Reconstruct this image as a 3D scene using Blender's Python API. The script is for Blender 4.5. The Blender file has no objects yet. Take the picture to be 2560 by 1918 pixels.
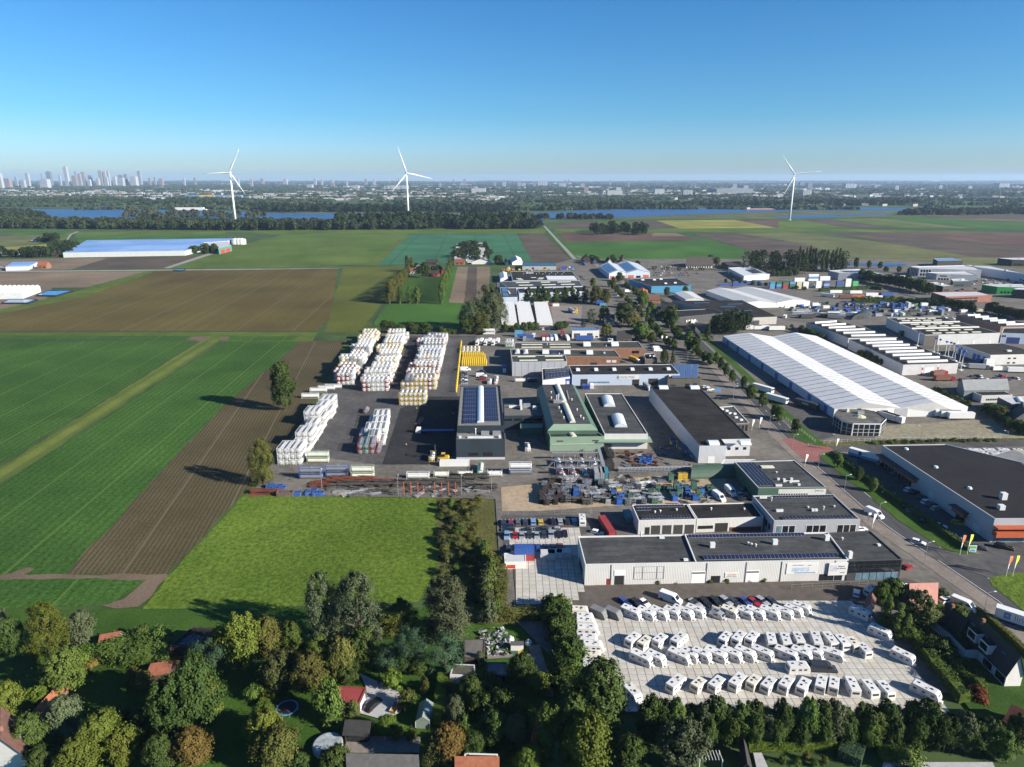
import bpy, math, random
import numpy as np
from mathutils import Vector
R=math.radians
D=bpy.data
scene=bpy.context.scene
COL=scene.collection
# ------------------------------------------------------------------ camera, sky, sun, exposure
F,CX,CY,HOR,CAMH=1707.,1280.,959.,446.,115.
PITCH=math.atan((CY-HOR)/F)
cam=D.cameras.new('camera'); camo=D.objects.new('camera',cam); COL.objects.link(camo)
camo.location=(0,0,CAMH); camo.rotation_euler=(math.pi/2-PITCH,0,0)
cam.sensor_width=36.; cam.lens=36.*F/2560.; cam.clip_end=90000.; cam.clip_start=1.
scene.camera=camo
SUN_AZ,SUN_EL=-24.,24.5           # azimuth of the sun's direction from +X (right, a little behind the camera)
w=D.worlds.new('World'); scene.world=w; w.use_nodes=True
nt=w.node_tree; nt.nodes.clear()
sky=nt.nodes.new('ShaderNodeTexSky'); sky.sky_type='NISHITA'; sky.sun_disc=False
sky.sun_elevation=R(SUN_EL); sky.sun_rotation=R(90-SUN_AZ); sky.altitude=0; sky.air_density=1.0; sky.dust_density=0.35; sky.ozone_density=2.2
bg=nt.nodes.new('ShaderNodeBackground'); bg.inputs[1].default_value=0.0465
# the clear blue of the day: the same tint all the way round, a little stronger towards the horizon
gm=nt.nodes.new('ShaderNodeNewGeometry'); sz=nt.nodes.new('ShaderNodeSeparateXYZ'); nt.links.new(gm.outputs['Incoming'],sz.inputs[0])
el=nt.nodes.new('ShaderNodeMath'); el.operation='ABSOLUTE'; nt.links.new(sz.outputs[2],el.inputs[0])
tr=nt.nodes.new('ShaderNodeValToRGB'); nt.links.new(el.outputs[0],tr.inputs[0])
SKYT=[(0.,(.60,.82,1.17)),(.011,(.66,.92,1.34)),(.04,(.60,.95,1.48)),(.08,(.43,.88,1.32)),(.13,(.385,.845,1.27)),(.21,(.32,.80,1.25)),(.5,(.38,.8,1.25)),(1.,(.45,.85,1.25))]
for i,(p,c) in enumerate(SKYT):
    e=tr.color_ramp.elements[i] if i<2 else tr.color_ramp.elements.new(p)
    e.position=p; e.color=c+(1,)
tm_=nt.nodes.new('ShaderNodeVectorMath'); tm_.operation='MULTIPLY'; nt.links.new(sky.outputs[0],tm_.inputs[0]); nt.links.new(tr.outputs[0],tm_.inputs[1])
wo=nt.nodes.new('ShaderNodeOutputWorld'); nt.links.new(tm_.outputs[0],bg.inputs[0]); nt.links.new(bg.outputs[0],wo.inputs[0])
sl=D.lights.new('sun','SUN'); sl.energy=5.; sl.angle=R(.53); sl.color=(1,.93,.82)
so=D.objects.new('sun',sl); COL.objects.link(so)
sv=Vector((math.cos(R(SUN_AZ))*math.cos(R(SUN_EL)),math.sin(R(SUN_AZ))*math.cos(R(SUN_EL)),math.sin(R(SUN_EL))))
so.rotation_euler=sv.to_track_quat('Z','Y').to_euler(); so.location=(0,0,200)
vs=scene.view_settings; vs.view_transform='Standard'; vs.look='None'; vs.gamma=1.; vs.exposure=1.28
try: vs.use_curve_mapping=False
except Exception: pass
cy=scene.cycles; cy.max_bounces=6; cy.diffuse_bounces=2; cy.glossy_bounces=2; cy.transmission_bounces=3; cy.volume_bounces=0; cy.transparent_max_bounces=6
cy.caustics_reflective=False; cy.caustics_refractive=False; cy.use_denoising=True
# ------------------------------------------------------------------ pixels to places
cP,sP=math.cos(PITCH),math.sin(PITCH)
ZOOM={'S':(0,0,1.15732),'C1':(640,780,.28972),'C2':(1200,620,.28972),'C3':(1400,1280,.30181),'C4':(1960,1280,.30181),'R1':(1800,620,.34358),'R2':(1800,960,.34358),
 'R3':(1200,1080,.30741),'B1':(0,1420,.3255),'B2':(640,1420,.36166),'B3':(1400,1640,.52441),'L1':(0,560,.36166),'M1':(760,560,.28933),
 'F1':(0,360,.28933),'F2':(640,360,.28933),'F3':(1280,360,.28933),'F4':(1920,360,.28933),'P':(0,0,1.)}
def P(k,x,y,z=0.):
    "the place at height z that a pixel of zoom k looks at"
    a,b,s=ZOOM[k]; x=a+x*s; y=b+y*s
    u=(x-CX)/F; v=(CY-y)/F
    dy=cP+v*sP; dz=-sP+v*cP
    t=(z-CAMH)/dz
    return Vector((u*t,dy*t,z))
def PX(k,pts,z=0.): return [P(k,x,y,z) for x,y in pts]
def depth(p): return p[1]*cP+(CAMH-p[2])*sP
# ------------------------------------------------------------------ materials
def lin(c):
    c=c/255.; return c/12.92 if c<=.04045 else ((c+.055)/1.055)**2.4
def rgb(r,g,b): return (lin(r),lin(g),lin(b),1.)
def nod(nt,t,**kw):
    n=nt.nodes.new('ShaderNode'+t)
    for k,v in kw.items():
        if k.startswith('i_'): n.inputs[k[2:].replace('_',' ')].default_value=v
        else: setattr(n,k,v)
    return n
MATS={}
def mat(name,col,rough=.7,var=.12,scale=.6,metal=0.,spec=.4,bump=0.,fine=0.,rnd=0.,col2=None,alpha=None,emit=None,stretch=None,rot=0.,felt=None):
    "plain surface with procedural mottling; col in linear rgb. rnd varies it from object to object"
    if name in MATS: return MATS[name]
    m=D.materials.new(name); m.use_nodes=True; nt=m.node_tree; L=nt.links.new
    b=nt.nodes['Principled BSDF']; b.inputs['Roughness'].default_value=rough; b.inputs['Metallic'].default_value=metal
    b.inputs['Specular IOR Level'].default_value=spec
    col=tuple(c*(.86 if max(col[:3])>.35 else 1.) for c in tuple(col)[:3])+(1.,)
    tc=nod(nt,'TexCoord'); vec=tc.outputs['Object']
    if stretch:
        mp=nod(nt,'Mapping'); mp.inputs['Scale'].default_value=stretch; mp.inputs['Rotation'].default_value=(0,0,R(rot)); L(vec,mp.inputs[0]); vec=mp.outputs[0]
    n1=nod(nt,'TexNoise'); n1.inputs['Scale'].default_value=scale; n1.inputs['Detail'].default_value=5.; n1.inputs['Roughness'].default_value=.65; L(vec,n1.inputs[0])
    rp=nod(nt,'ValToRGB'); rp.color_ramp.elements[0].position=.32; rp.color_ramp.elements[1].position=.68
    if col2 is None:
        rp.color_ramp.elements[0].color=tuple(c*(1-var) for c in col[:3])+(1,); rp.color_ramp.elements[1].color=tuple(min(1,c*(1+var)) for c in col[:3])+(1,)
    else: rp.color_ramp.elements[0].color=col; rp.color_ramp.elements[1].color=tuple(col2)[:3]+(1,)
    L(n1.outputs[0],rp.inputs[0]); out=rp.outputs[0]
    if fine:
        n2=nod(nt,'TexNoise'); n2.inputs['Scale'].default_value=scale*9; n2.inputs['Detail'].default_value=4.; L(vec,n2.inputs[0])
        mr=nod(nt,'MapRange'); mr.inputs[1].default_value=.3; mr.inputs[2].default_value=.7; mr.inputs[3].default_value=1-fine; mr.inputs[4].default_value=1+fine; L(n2.outputs[0],mr.inputs[0])
        mx=nod(nt,'VectorMath',operation='SCALE'); L(out,mx.inputs[0]); L(mr.outputs[0],mx.inputs['Scale']); out=mx.outputs[0]
    if felt:
        bt=nod(nt,'TexBrick'); bt.inputs['Scale'].default_value=1.; bt.inputs['Brick Width'].default_value=felt[0]; bt.inputs['Row Height'].default_value=felt[1]; bt.inputs['Mortar Size'].default_value=.035; bt.inputs['Color1'].default_value=(.82,.82,.82,1); bt.inputs['Color2'].default_value=(1.2,1.19,1.17,1); bt.inputs['Mortar'].default_value=(.7,.7,.7,1); L(tc.outputs['Object'],bt.inputs[0])
        mx=nod(nt,'VectorMath',operation='MULTIPLY'); L(out,mx.inputs[0]); L(bt.outputs[0],mx.inputs[1]); out=mx.outputs[0]
    if rnd:
        oi=nod(nt,'ObjectInfo'); mr=nod(nt,'MapRange'); mr.inputs[3].default_value=1-rnd; mr.inputs[4].default_value=1+rnd; L(oi.outputs['Random'],mr.inputs[0])
        mx=nod(nt,'VectorMath',operation='SCALE'); L(out,mx.inputs[0]); L(mr.outputs[0],mx.inputs['Scale']); out=mx.outputs[0]
    L(out,b.inputs['Base Color'])
    if bump:
        nb=nod(nt,'TexNoise'); nb.inputs['Scale'].default_value=scale*6; nb.inputs['Detail'].default_value=3.; L(vec,nb.inputs[0])
        bp=nod(nt,'Bump'); bp.inputs['Strength'].default_value=min(1,bump); bp.inputs['Distance'].default_value=max(.05,bump*.3); L(nb.outputs[0],bp.inputs['Height']); L(bp.outputs[0],b.inputs['Normal'])
    MATS[name]=m; return m
def fieldmat(name,c1,c2,scale=.02,rows=None,rowcol=None,rowamt=.5,rot=0.,fine=.35,fscale=1.4,bump=.6,streak=None,tram=None,tramcol=None):
    "crop or soil: broad patches c1-c2, leaf-sized mottling, plant rows (spacing m) and tractor lines"
    m=D.materials.new(name); m.use_nodes=True; nt=m.node_tree; L=nt.links.new
    b=nt.nodes['Principled BSDF']; b.inputs['Roughness'].default_value=.95; b.inputs['Specular IOR Level'].default_value=.12
    tc=nod(nt,'TexCoord'); mp=nod(nt,'Mapping'); mp.inputs['Rotation'].default_value=(0,0,R(rot)); L(tc.outputs['Object'],mp.inputs[0]); v=mp.outputs[0]
    n1=nod(nt,'TexNoise'); n1.inputs['Scale'].default_value=scale; n1.inputs['Detail'].default_value=7.; n1.inputs['Roughness'].default_value=.6
    if streak:
        m2=nod(nt,'Mapping'); m2.inputs['Scale'].default_value=(1,streak,1); L(v,m2.inputs[0]); L(m2.outputs[0],n1.inputs[0])
    else: L(v,n1.inputs[0])
    rp=nod(nt,'ValToRGB'); e=rp.color_ramp.elements; e[0].position=.36; e[1].position=.64; e[0].color=tuple(c1)[:3]+(1,); e[1].color=tuple(c2)[:3]+(1,)
    L(n1.outputs[0],rp.inputs[0]); out=rp.outputs[0]
    sx=nod(nt,'SeparateXYZ'); L(v,sx.inputs[0])
    def lines(sp,width):
        d=nod(nt,'Math',operation='DIVIDE'); L(sx.outputs[0],d.inputs[0]); d.inputs[1].default_value=sp
        nz=nod(nt,'TexNoise'); nz.inputs['Scale'].default_value=.05; L(v,nz.inputs[0])
        a=nod(nt,'Math',operation='MULTIPLY_ADD'); L(nz.outputs[0],a.inputs[0]); a.inputs[1].default_value=.6/sp; L(d.outputs[0],a.inputs[2])
        f=nod(nt,'Math',operation='FRACT'); L(a.outputs[0],f.inputs[0])
        s=nod(nt,'Math',operation='SUBTRACT'); L(f.outputs[0],s.inputs[0]); s.inputs[1].default_value=.5
        ab=nod(nt,'Math',operation='ABSOLUTE'); L(s.outputs[0],ab.inputs[0])
        mr=nod(nt,'MapRange'); mr.interpolation_type='SMOOTHSTEP'; mr.inputs[1].default_value=.5-width*1.6; mr.inputs[2].default_value=.5-width*.4; L(ab.outputs[0],mr.inputs[0]); return mr.outputs[0]
    def mixin(fac,col,amt):
        nonlocal out
        mu=nod(nt,'Math',operation='MULTIPLY'); L(fac,mu.inputs[0]); mu.inputs[1].default_value=amt
        mx=nod(nt,'MixRGB'); L(mu.outputs[0],mx.inputs[0]); L(out,mx.inputs[1]); mx.inputs[2].default_value=tuple(col)[:3]+(1,); out=mx.outputs[0]
    if rows: mixin(lines(rows,.22),rowcol,rowamt)
    n2=nod(nt,'TexNoise'); n2.inputs['Scale'].default_value=fscale; n2.inputs['Detail'].default_value=5.; n2.inputs['Roughness'].default_value=.7; L(v,n2.inputs[0])
    mr=nod(nt,'MapRange'); mr.inputs[1].default_value=.3; mr.inputs[2].default_value=.7; mr.inputs[3].default_value=1-fine; mr.inputs[4].default_value=1+fine; L(n2.outputs[0],mr.inputs[0])
    mx=nod(nt,'VectorMath',operation='SCALE'); L(out,mx.inputs[0]); L(mr.outputs[0],mx.inputs['Scale']); out=mx.outputs[0]
    n3=nod(nt,'TexNoise'); n3.inputs['Scale'].default_value=.011; n3.inputs['Detail'].default_value=3.; L(v,n3.inputs[0])
    m3=nod(nt,'MapRange'); m3.inputs[1].default_value=.3; m3.inputs[2].default_value=.7; m3.inputs[3].default_value=.8; m3.inputs[4].default_value=1.2; L(n3.outputs[0],m3.inputs[0])
    x3=nod(nt,'VectorMath',operation='SCALE'); L(out,x3.inputs[0]); L(m3.outputs[0],x3.inputs['Scale']); out=x3.outputs[0]
    if tram: 
        for k,o in enumerate((tram,)): mixin(lines(o,.016),tramcol,.75)
    L(out,b.inputs['Base Color'])
    bp=nod(nt,'Bump'); bp.inputs['Strength'].default_value=min(1,bump); bp.inputs['Distance'].default_value=.35; L(n2.outputs[0],bp.inputs['Height']); L(bp.outputs[0],b.inputs['Normal'])
    MATS[name]=m; return m
# ------------------------------------------------------------------ meshes and things
class MB:
    def __init__(s): s.v=[]; s.f=[]; s.m=[]; s.mats=[]
    def mi(s,m):
        if m not in s.mats: s.mats.append(m)
        return s.mats.index(m)
    def face(s,pts,m):
        i=len(s.v); s.v+= [tuple(p) for p in pts]; s.f.append(tuple(range(i,i+len(pts)))); s.m.append(s.mi(m)); return s
    def prism(s,poly,z0,z1,m,mtop=None,bottom=False,top=True):
        "vertical prism over a polygon (x,y), counter-clockwise; z1 may be a list"
        n=len(poly); i=len(s.v); zt=z1 if isinstance(z1,(list,tuple)) else [z1]*n
        s.v+=[(p[0],p[1],z0) for p in poly]+[(p[0],p[1],zt[k]) for k,p in enumerate(poly)]
        a=s.mi(m); 
        for k in range(n):
            j=(k+1)%n; s.f.append((i+k,i+j,i+n+j,i+n+k)); s.m.append(a)
        if top: s.f.append(tuple(range(i+n,i+2*n))); s.m.append(s.mi(mtop or m))
        if bottom: s.f.append(tuple(range(i+n-1,i-1,-1))); s.m.append(a)
        return s
    def box(s,x0,x1,y0,y1,z0,z1,m,mtop=None,rz=0.,o=(0,0,0)):
        c,q=math.cos(rz),math.sin(rz)
        pl=[(o[0]+x*c-y*q,o[1]+x*q+y*c) for x,y in ((x0,y0),(x1,y0),(x1,y1),(x0,y1))]
        return s.prism(pl,o[2]+z0,o[2]+z1,m,mtop,bottom=True)
    def loft(s,rings,m,cap=True,close=True):
        i=len(s.v); n=len(rings[0]); a=s.mi(m)
        for r in rings: s.v+=[tuple(p) for p in r]
        for k in range(len(rings)-1):
            for j in range(n if close else n-1):
                q=(j+1)%n; s.f.append((i+k*n+j,i+k*n+q,i+(k+1)*n+q,i+(k+1)*n+j)); s.m.append(a)
        if cap:
            s.f.append(tuple(range(i+n-1,i-1,-1))); s.m.append(a)
            e=i+(len(rings)-1)*n; s.f.append(tuple(range(e,e+n))); s.m.append(a)
        return s
    def tube(s,p0,p1,r0,r1,m,n=8,cap=True):
        p0,p1=Vector(p0),Vector(p1); d=(p1-p0).normalized(); u=d.orthogonal().normalized(); v=d.cross(u)
        rg=[[p+r*(math.cos(2*math.pi*k/n)*u+math.sin(2*math.pi*k/n)*v) for k in range(n)] for p,r in ((p0,r0),(p1,r1))]
        return s.loft(rg,m,cap)
    def mesh(s,name,smooth=False):
        me=D.meshes.new(name); me.from_pydata(s.v,[],s.f); 
        for m in s.mats: me.materials.append(m)
        if len(s.mats)>1: me.polygons.foreach_set('material_index',s.m)
        if smooth: me.polygons.foreach_set('use_smooth',[True]*len(me.polygons))
        me.update(); return me
    def obj(s,name,parent=None,smooth=False):
        return ob(name,s.mesh(name,smooth),parent)
def ob(name,me,parent=None,loc=None,rz=None):
    o=D.objects.new(name,me); COL.objects.link(o)
    if parent is not None: o.parent=parent
    if loc is not None: o.location=loc
    if rz is not None: o.rotation_euler=(0,0,rz)
    return o
def tag(o,label=None,cat=None,group=None,kind=None):
    if label: o['label']=label
    if cat: o['category']=cat
    if group: o['group']=group
    if kind: o['kind']=kind
    return o
def thing(name,label,cat,loc=(0,0,0),rz=0.,group=None):
    return tag(ob(name,None,None,loc,rz),label,cat,group)
def clone(o,loc,rz=0.,label=None,group=None,sc=None,parent=None,cat=None):
    c=o.copy(); COL.objects.link(c); c.parent=parent
    if loc is not None:
        c.location=loc; c.rotation_euler=(0,0,rz)
    if sc is not None: c.scale=(sc,sc,sc) if not hasattr(sc,'__len__') else sc
    if label: c['label']=label
    if group: c['group']=group
    if cat: c['category']=cat
    for ch in KIDS.get(o.name,[]): 
        n=clone(ch,None,parent=c)
    if o.name in KIDS: pass
    return c
KIDS={}
def proto(root):
    "remember a thing's parts, so that copies can be made without asking the scene"
    def walk(o):
        k=[c for c in D.objects if c.parent==o]
        if k: KIDS[o.name]=k
        for c in k: walk(c)
    walk(root); return root
USED=set()
def place(p,loc,rz,label=None,group=None,sc=None,cat=None):
    "the first time moves the prototype itself, then copies it"
    if p.name not in USED:
        USED.add(p.name); p.location=loc; p.rotation_euler=(0,0,rz)
        if sc is not None: p.scale=(sc,sc,sc) if not hasattr(sc,'__len__') else sc
        tag(p,label,cat,group); return p
    return clone(p,loc,rz,label,group,sc,cat=cat)
def struct(name,poly,z,m,parent=None,thick=0.):
    b=MB()
    pl=[(p[0],p[1]) for p in poly]
    a=sum(pl[i][0]*pl[(i+1)%len(pl)][1]-pl[(i+1)%len(pl)][0]*pl[i][1] for i in range(len(pl)))
    if a<0: pl=pl[::-1]
    if thick: b.prism(pl,z-thick,z,m)
    else: b.face([(x,y,z) for x,y in pl],m)
    o=b.obj(name,parent)
    if parent is None: o['kind']='structure'
    return o
rng=np.random.default_rng(7); random.seed(7)
# ------------------------------------------------------------------ ground, fields, water, roads
ZOOM.update({'W1':(2020,940,.217),'W2':(2200,1180,.16275),'W3':(2260,1440,.18105),'W4':(2180,760,.18104),'N1':(1240,640,.14467),'N2':(1140,940,.14486),'N3':(2060,620,.22604)})
ZOOM.update({'V1':(0,480,.217),'V2':(1360,520,.27125),'V3':(1960,520,.27125)})
tm=fieldmat('polder_ground',(.035,.06,.018),(.055,.085,.03),scale=.004,fine=.3,fscale=.05,bump=.2)
struct('ground',[(-34000,-300),(34000,-300),(34000,30500),(-34000,30500)],0,tm)
G1=fieldmat('crop_green',(.028,.072,.011),(.044,.096,.016),scale=.03,rows=3.1,rowcol=(.016,.045,.006),rowamt=.4,rot=-3,fine=.55,fscale=.9,tram=24.,tramcol=(.075,.13,.025))
G2=fieldmat('grass_verge',(.056,.085,.014),(.082,.11,.02),scale=.06,fine=.3)
BR=fieldmat('soil_rows',(.068,.046,.028),(.095,.066,.04),scale=.04,rows=1.55,rowcol=(.035,.045,.012),rowamt=.85,rot=-9,fine=.35,tram=22.,tramcol=(.13,.1,.07))
SO=fieldmat('track_soil',(.10,.072,.05),(.135,.10,.07),scale=.05,fine=.2,streak=.2)
ME=fieldmat('meadow_grass',(.058,.098,.010),(.088,.132,.016),scale=.03,fine=.55,fscale=.7,bump=1.)
LA=fieldmat('lawn',(.026,.062,.008),(.042,.084,.012),scale=.08,fine=.22)
OB=fieldmat('dying_crop',(.070,.054,.015),(.084,.074,.019),scale=.018,rows=12.,rowcol=(.08,.048,.016),rowamt=.45,rot=-4,fine=.4,fscale=.8,tram=45.,tramcol=(.12,.085,.06),streak=.35)
OG=fieldmat('greening_crop',(.062,.075,.010),(.078,.094,.014),scale=.02,rows=11.,rowcol=(.085,.07,.02),rowamt=.35,rot=-4,fine=.35,fscale=.8)
TN=fieldmat('dry_stubble',(.13,.10,.07),(.17,.13,.09),scale=.02,streak=4.,fine=.2,fscale=.3)
DK=fieldmat('ploughed_dark',(.06,.047,.036),(.085,.066,.05),scale=.02,fine=.2,fscale=.35)
DR=fieldmat('ploughed_red',(.075,.046,.035),(.10,.062,.047),scale=.01,fine=.2,fscale=.2)
GR=fieldmat('bright_green',(.032,.085,.012),(.045,.105,.017),scale=.015,fine=.15,fscale=.25,streak=.2)
GP=fieldmat('grass_far',(.054,.09,.014),(.08,.115,.022),scale=.012,fine=.2,fscale=.2,streak=.25,rot=-20)
LK=fieldmat('leek_field',(.03,.10,.05),(.04,.12,.062),scale=.02,fine=.2,fscale=.4,rows=4.,rowcol=(.025,.08,.035),rowamt=.4,rot=-3,tram=60.,tramcol=(.02,.05,.02))
YL=fieldmat('yellow_crop',(.16,.16,.03),(.20,.19,.045),scale=.006,fine=.15,fscale=.1,streak=3.)
OL=fieldmat('olive_field',(.085,.09,.035),(.105,.115,.045),scale=.008,fine=.2,fscale=.1,streak=3.,rot=20)
RE=fieldmat('reed_ground',(.07,.07,.022),(.095,.09,.03),scale=.08,fine=.45,fscale=1.2,bump=1.)
fz=[.015]
def dens(pts,step=6.):
    o=[]
    for a,b in zip(pts,pts[1:]):
        k=max(1,int((b-a).length/step)); o+=[a.lerp(b,i/k) for i in range(k)]
    return o+[pts[-1]]
def field(name,k,pts,m):
    fz[0]+=.004; q=PX(k,pts)
    if name in('field','meadow','grass_verge','dirt_track','pasture','dirt_patch') and min(p.y for p in q)<800:
        r=random.Random(int(fz[0]*1000)); q=[p+Vector((r.gauss(0,.4),r.gauss(0,.4),0)) for p in dens(q+[q[0]],5.)[:-1]]
    return struct(name,q,fz[0],m)
# far side, from the river towards the camera
field('field','F1',[(-200,735),(640,748),(560,830),(300,830),(-200,800)],GP)
field('field','V1',[(-300,440),(850,450),(700,500),(-300,480)],GR)
field('field','V1',[(-300,482),(200,482),(0,522),(-300,530)],DK)
field('field','V1',[(-300,530),(560,490),(440,600),(-300,660)],OL)
field('field','V1',[(-300,660),(640,595),(640,700),(-300,720)],YL)
field('field','V1',[(880,460),(2600,455),(2600,500),(860,510)],GP)
field('field','V1',[(860,510),(2600,498),(2500,610),(980,620)],GR)
field('field','L1',[(1500,50),(2430,45),(2200,300),(1150,305),(1560,170),(1960,75)],GP)
field('field','V1',[(-300,790),(700,765),(1240,760),(820,895),(-300,920)],TN)
field('field','V1',[(1250,757),(2330,745),(1890,880),(840,893)],DK)
field('road','V1',[(-400,915),(3900,878),(3900,886),(-400,930)],mat('lane_asphalt',(.2,.19,.17),.9,.1,.05))
field('road','L1',[(1130,305),(1480,190),(1560,172),(1575,176),(1170,306)],MATS['lane_asphalt'])
field('road','V1',[(880,455),(800,490),(740,580),(765,580),(830,490),(915,457)],MATS['lane_asphalt'])
field('field','V1',[(-400,935),(1700,915),(1000,1100),(600,1106),(500,1300),(-400,1500)],TN)
field('field','L1',[(-200,640),(520,470),(1000,330),(1080,322),(600,500),(-200,700)],G2)
field('field','L1',[(-300,680),(600,500),(1090,325),(2335,308),(2285,640),(2180,750),(-300,748)],OB)
field('field','M1',[(340,375),(860,372),(700,680),(660,700),(480,940),(180,940)],OG)
field('grass_verge','L1',[(-300,748),(2200,745),(2160,815),(-300,806)],G2)
field('field','L1',[(-300,770),(1420,775),(1380,806),(-300,806)],G1)
field('field','L1',[(1570,778),(2060,778),(2020,806),(1540,806)],G1)
field('dirt_patch','L1',[(1330,780),(1470,778),(1420,812),(1280,812)],SO)
field('dirt_patch','L1',[(1525,780),(1590,780),(1570,808),(1500,808)],SO)
field('field','S',[(-500,738),(428,738),(0,1003),(-200,1120),(-500,1300)],G1)
field('grass_verge','S',[(432,738),(484,732),(0,1046),(-260,1215),(-330,1220)],fieldmat('pale_grass_track',(.085,.11,.02),(.12,.14,.03),scale=.05,fine=.3,rows=9.,rowcol=(.05,.085,.014),rowamt=.7,rot=-3))
field('field','S',[(484,738),(650,738),(470,890),(140,1243),(-300,1243)],G1)
field('field','S',[(650,738),(752,736),(700,832),(630,940),(540,1050),(358,1245),(140,1243),(470,890)],BR)
field('dirt_track','S',[(-300,1243),(362,1242),(355,1252),(-300,1254)],SO)
field('dirt_track','S',[(362,1244),(300,1312),(215,1312),(265,1300),(315,1252),(330,1246)],SO)
field('dirt_track','S',[(0,1254),(45,1244),(78,1232),(60,1228),(20,1240),(0,1242)],SO)
field('field','S',[(-300,1255),(316,1252),(240,1306),(170,1312),(-300,1322)],G1)
field('meadow','S',[(530,1068),(945,1074),(948,1245),(900,1300),(640,1312),(305,1320),(362,1246)],ME)
field('grass_verge','S',[(748,738),(800,732),(700,840),(600,1010),(570,1080),(525,1075),(640,935),(700,832)],G2)
field('lawn','S',[(-300,1320),(1100,1312),(1250,1480),(1250,2100),(-300,2100)],LA)
field('rough_ground','S',[(942,1072),(1082,1076),(1092,1320),(1190,1325),(1190,1350),(1010,1350),(948,1310)],RE)
DI=mat('ditch_dark',(.02,.028,.012),.95)
for k,q in(('L1',[(-300,744),(2200,742),(2200,747),(-300,751)]),('L1',[(-300,803),(1360,803),(1360,809),(-300,809)]),('M1',[(700,683),(600,850),(590,850),(694,683)]),('M1',[(545,356),(640,357),(640,361),(545,360)]),('V2',[(1360,240),(1470,272),(1466,276),(1355,243)])): field('ditch',k,q,DI)
# middle fields
field('field','M1',[(0,90),(900,90),(545,355),(0,355),(-300,355),(-200,90)],GP)
field('grass_verge','M1',[(880,92),(915,92),(640,358),(535,358)],G2)
field('field','M1',[(915,92),(1840,82),(1975,330),(640,355)],LK)
field('field','M1',[(1845,82),(2060,82),(2330,330),(1975,330)],DK)
field('grass_verge','M1',[(2060,60),(2110,60),(2400,330),(2330,330)],LA)
field('grass_verge','M1',[(-300,52),(2100,45),(2080,82),(-300,92)],GP)
field('road','V2',[(-5,170),(10,165),(330,500),(290,500)],MATS['lane_asphalt'])
field('grass_verge','V2',[(60,205),(90,205),(345,480),(325,490)],GR)
field('pasture','M1',[(720,690),(1500,680),(1560,920),(620,880),(600,850)],GR)
field('pasture','M1',[(850,465),(1190,465),(1180,690),(800,690)],LA)
field('field','M1',[(1325,370),(1610,370),(1600,560),(1500,690),(1250,680)],TN)
field('field','M1',[(1418,370),(1495,370),(1490,690),(1380,690)],DK)
field('grass_verge','M1',[(1285,365),(1325,368),(1248,685),(1195,690)],GR)
field('field','V2',[(110,155),(300,128),(490,125),(615,195),(110,198)],DK)
field('field','V2',[(490,125),(770,125),(990,195),(610,192)],GP)
field('field','V2',[(770,122),(1030,120),(1290,190),(985,192)],DK)
field('field','V2',[(1035,118),(1760,110),(2160,185),(1250,190)],YL)
field('field','V2',[(1760,112),(2250,118),(2500,190),(2150,185)],DR)
field('grass_verge','V2',[(100,195),(2300,185),(4600,235),(4600,240),(2300,225),(100,230)],GP)
field('field','V2',[(130,232),(1200,230),(1420,300),(190,315)],DR)
field('field','V2',[(1000,232),(1210,232),(1300,260),(1000,262)],TN)
field('field','V2',[(190,315),(1540,305),(1850,380),(1780,490),(700,510),(330,500)],GR)
field('field','V2',[(1370,232),(2270,228),(3400,470),(2400,500),(1860,385)],DK)
field('field','V2',[(1760,232),(2270,225),(4600,480),(4600,500),(2900,500),(2400,330)],OL)
field('field','V3',[(390,225),(960,225),(2400,410),(2400,470),(1750,455)],DK)
field('field','V3',[(960,222),(2700,235),(2700,440)],DR)
field('field','V3',[(-50,120),(190,120),(600,185),(-50,190)],GP)
field('field','V3',[(180,115),(420,108),(1090,190),(600,185)],DK)
field('field','V3',[(410,104),(680,100),(1500,190),(1080,188)],GP)
field('field','V3',[(820,95),(1200,85),(2800,170),(2800,205),(1800,190)],GR)
field('field','V3',[(690,100),(830,96),(1780,190),(1500,188)],OL)
field('field','V3',[(1200,85),(2800,40),(2800,175)],DK)
field('field','V3',[(1350,95),(2800,120),(2800,150)],OL)
field('lane','V3',[(580,485),(2000,462),(2600,466),(2600,473),(2000,470),(580,492)],MATS['dry_stubble'])
field('grass_verge','V3',[(560,492),(2600,475),(2600,560),(560,560)],OL)
# river and ponds
WA=mat('river_water',(.03,.08,.18),.4,.2,.02,spec=.12,bump=.1,stretch=(.25,1,1))  # blue of the reflected sky is put into the water's base colour
def water(name,k,pts): fz[0]+=.004; return struct(name,PX(k,pts),fz[0]+.25,WA)
ROUGH=fieldmat('flood_plain',(.06,.075,.025),(.085,.095,.035),scale=.01,fine=.3,fscale=.08)
field('flood_plain','F3',[(-700,640),(900,650),(2212,655),(4800,600),(4800,540),(2212,575),(200,640)],ROUGH)
water('river','F1',[(160,566),(700,566),(1100,562),(1400,570),(1730,574),(2400,602),(3000,602),(4700,612),(4700,668),(2400,660),(1500,655),(400,645),(250,600)])
water('river','F1',[(690,543),(1000,538),(1200,552),(1110,560),(760,558)])
water('river','F3',[(150,602),(700,572),(1500,558),(2300,545),(2800,545),(3450,555),(3400,575),(2400,582),(2100,592),(1500,612),(1000,636),(500,645),(160,640)])
water('pond','F4',[(900,458),(1080,460),(1060,478),(930,480)])
water('pond','F4',[(20,628),(300,618),(640,612),(1080,600),(1050,612),(650,628),(500,642),(200,645)])
water('ditch','V3',[(580,515),(900,515),(1150,518),(1100,540),(960,545),(600,530)])
field('spit','F1',[(680,582),(800,572),(1200,570),(1200,585),(700,592)],ROUGH)
field('river_bank','F2',[(250,596),(720,588),(2212,600),(2212,612),(700,606),(250,606)],RE)
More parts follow.
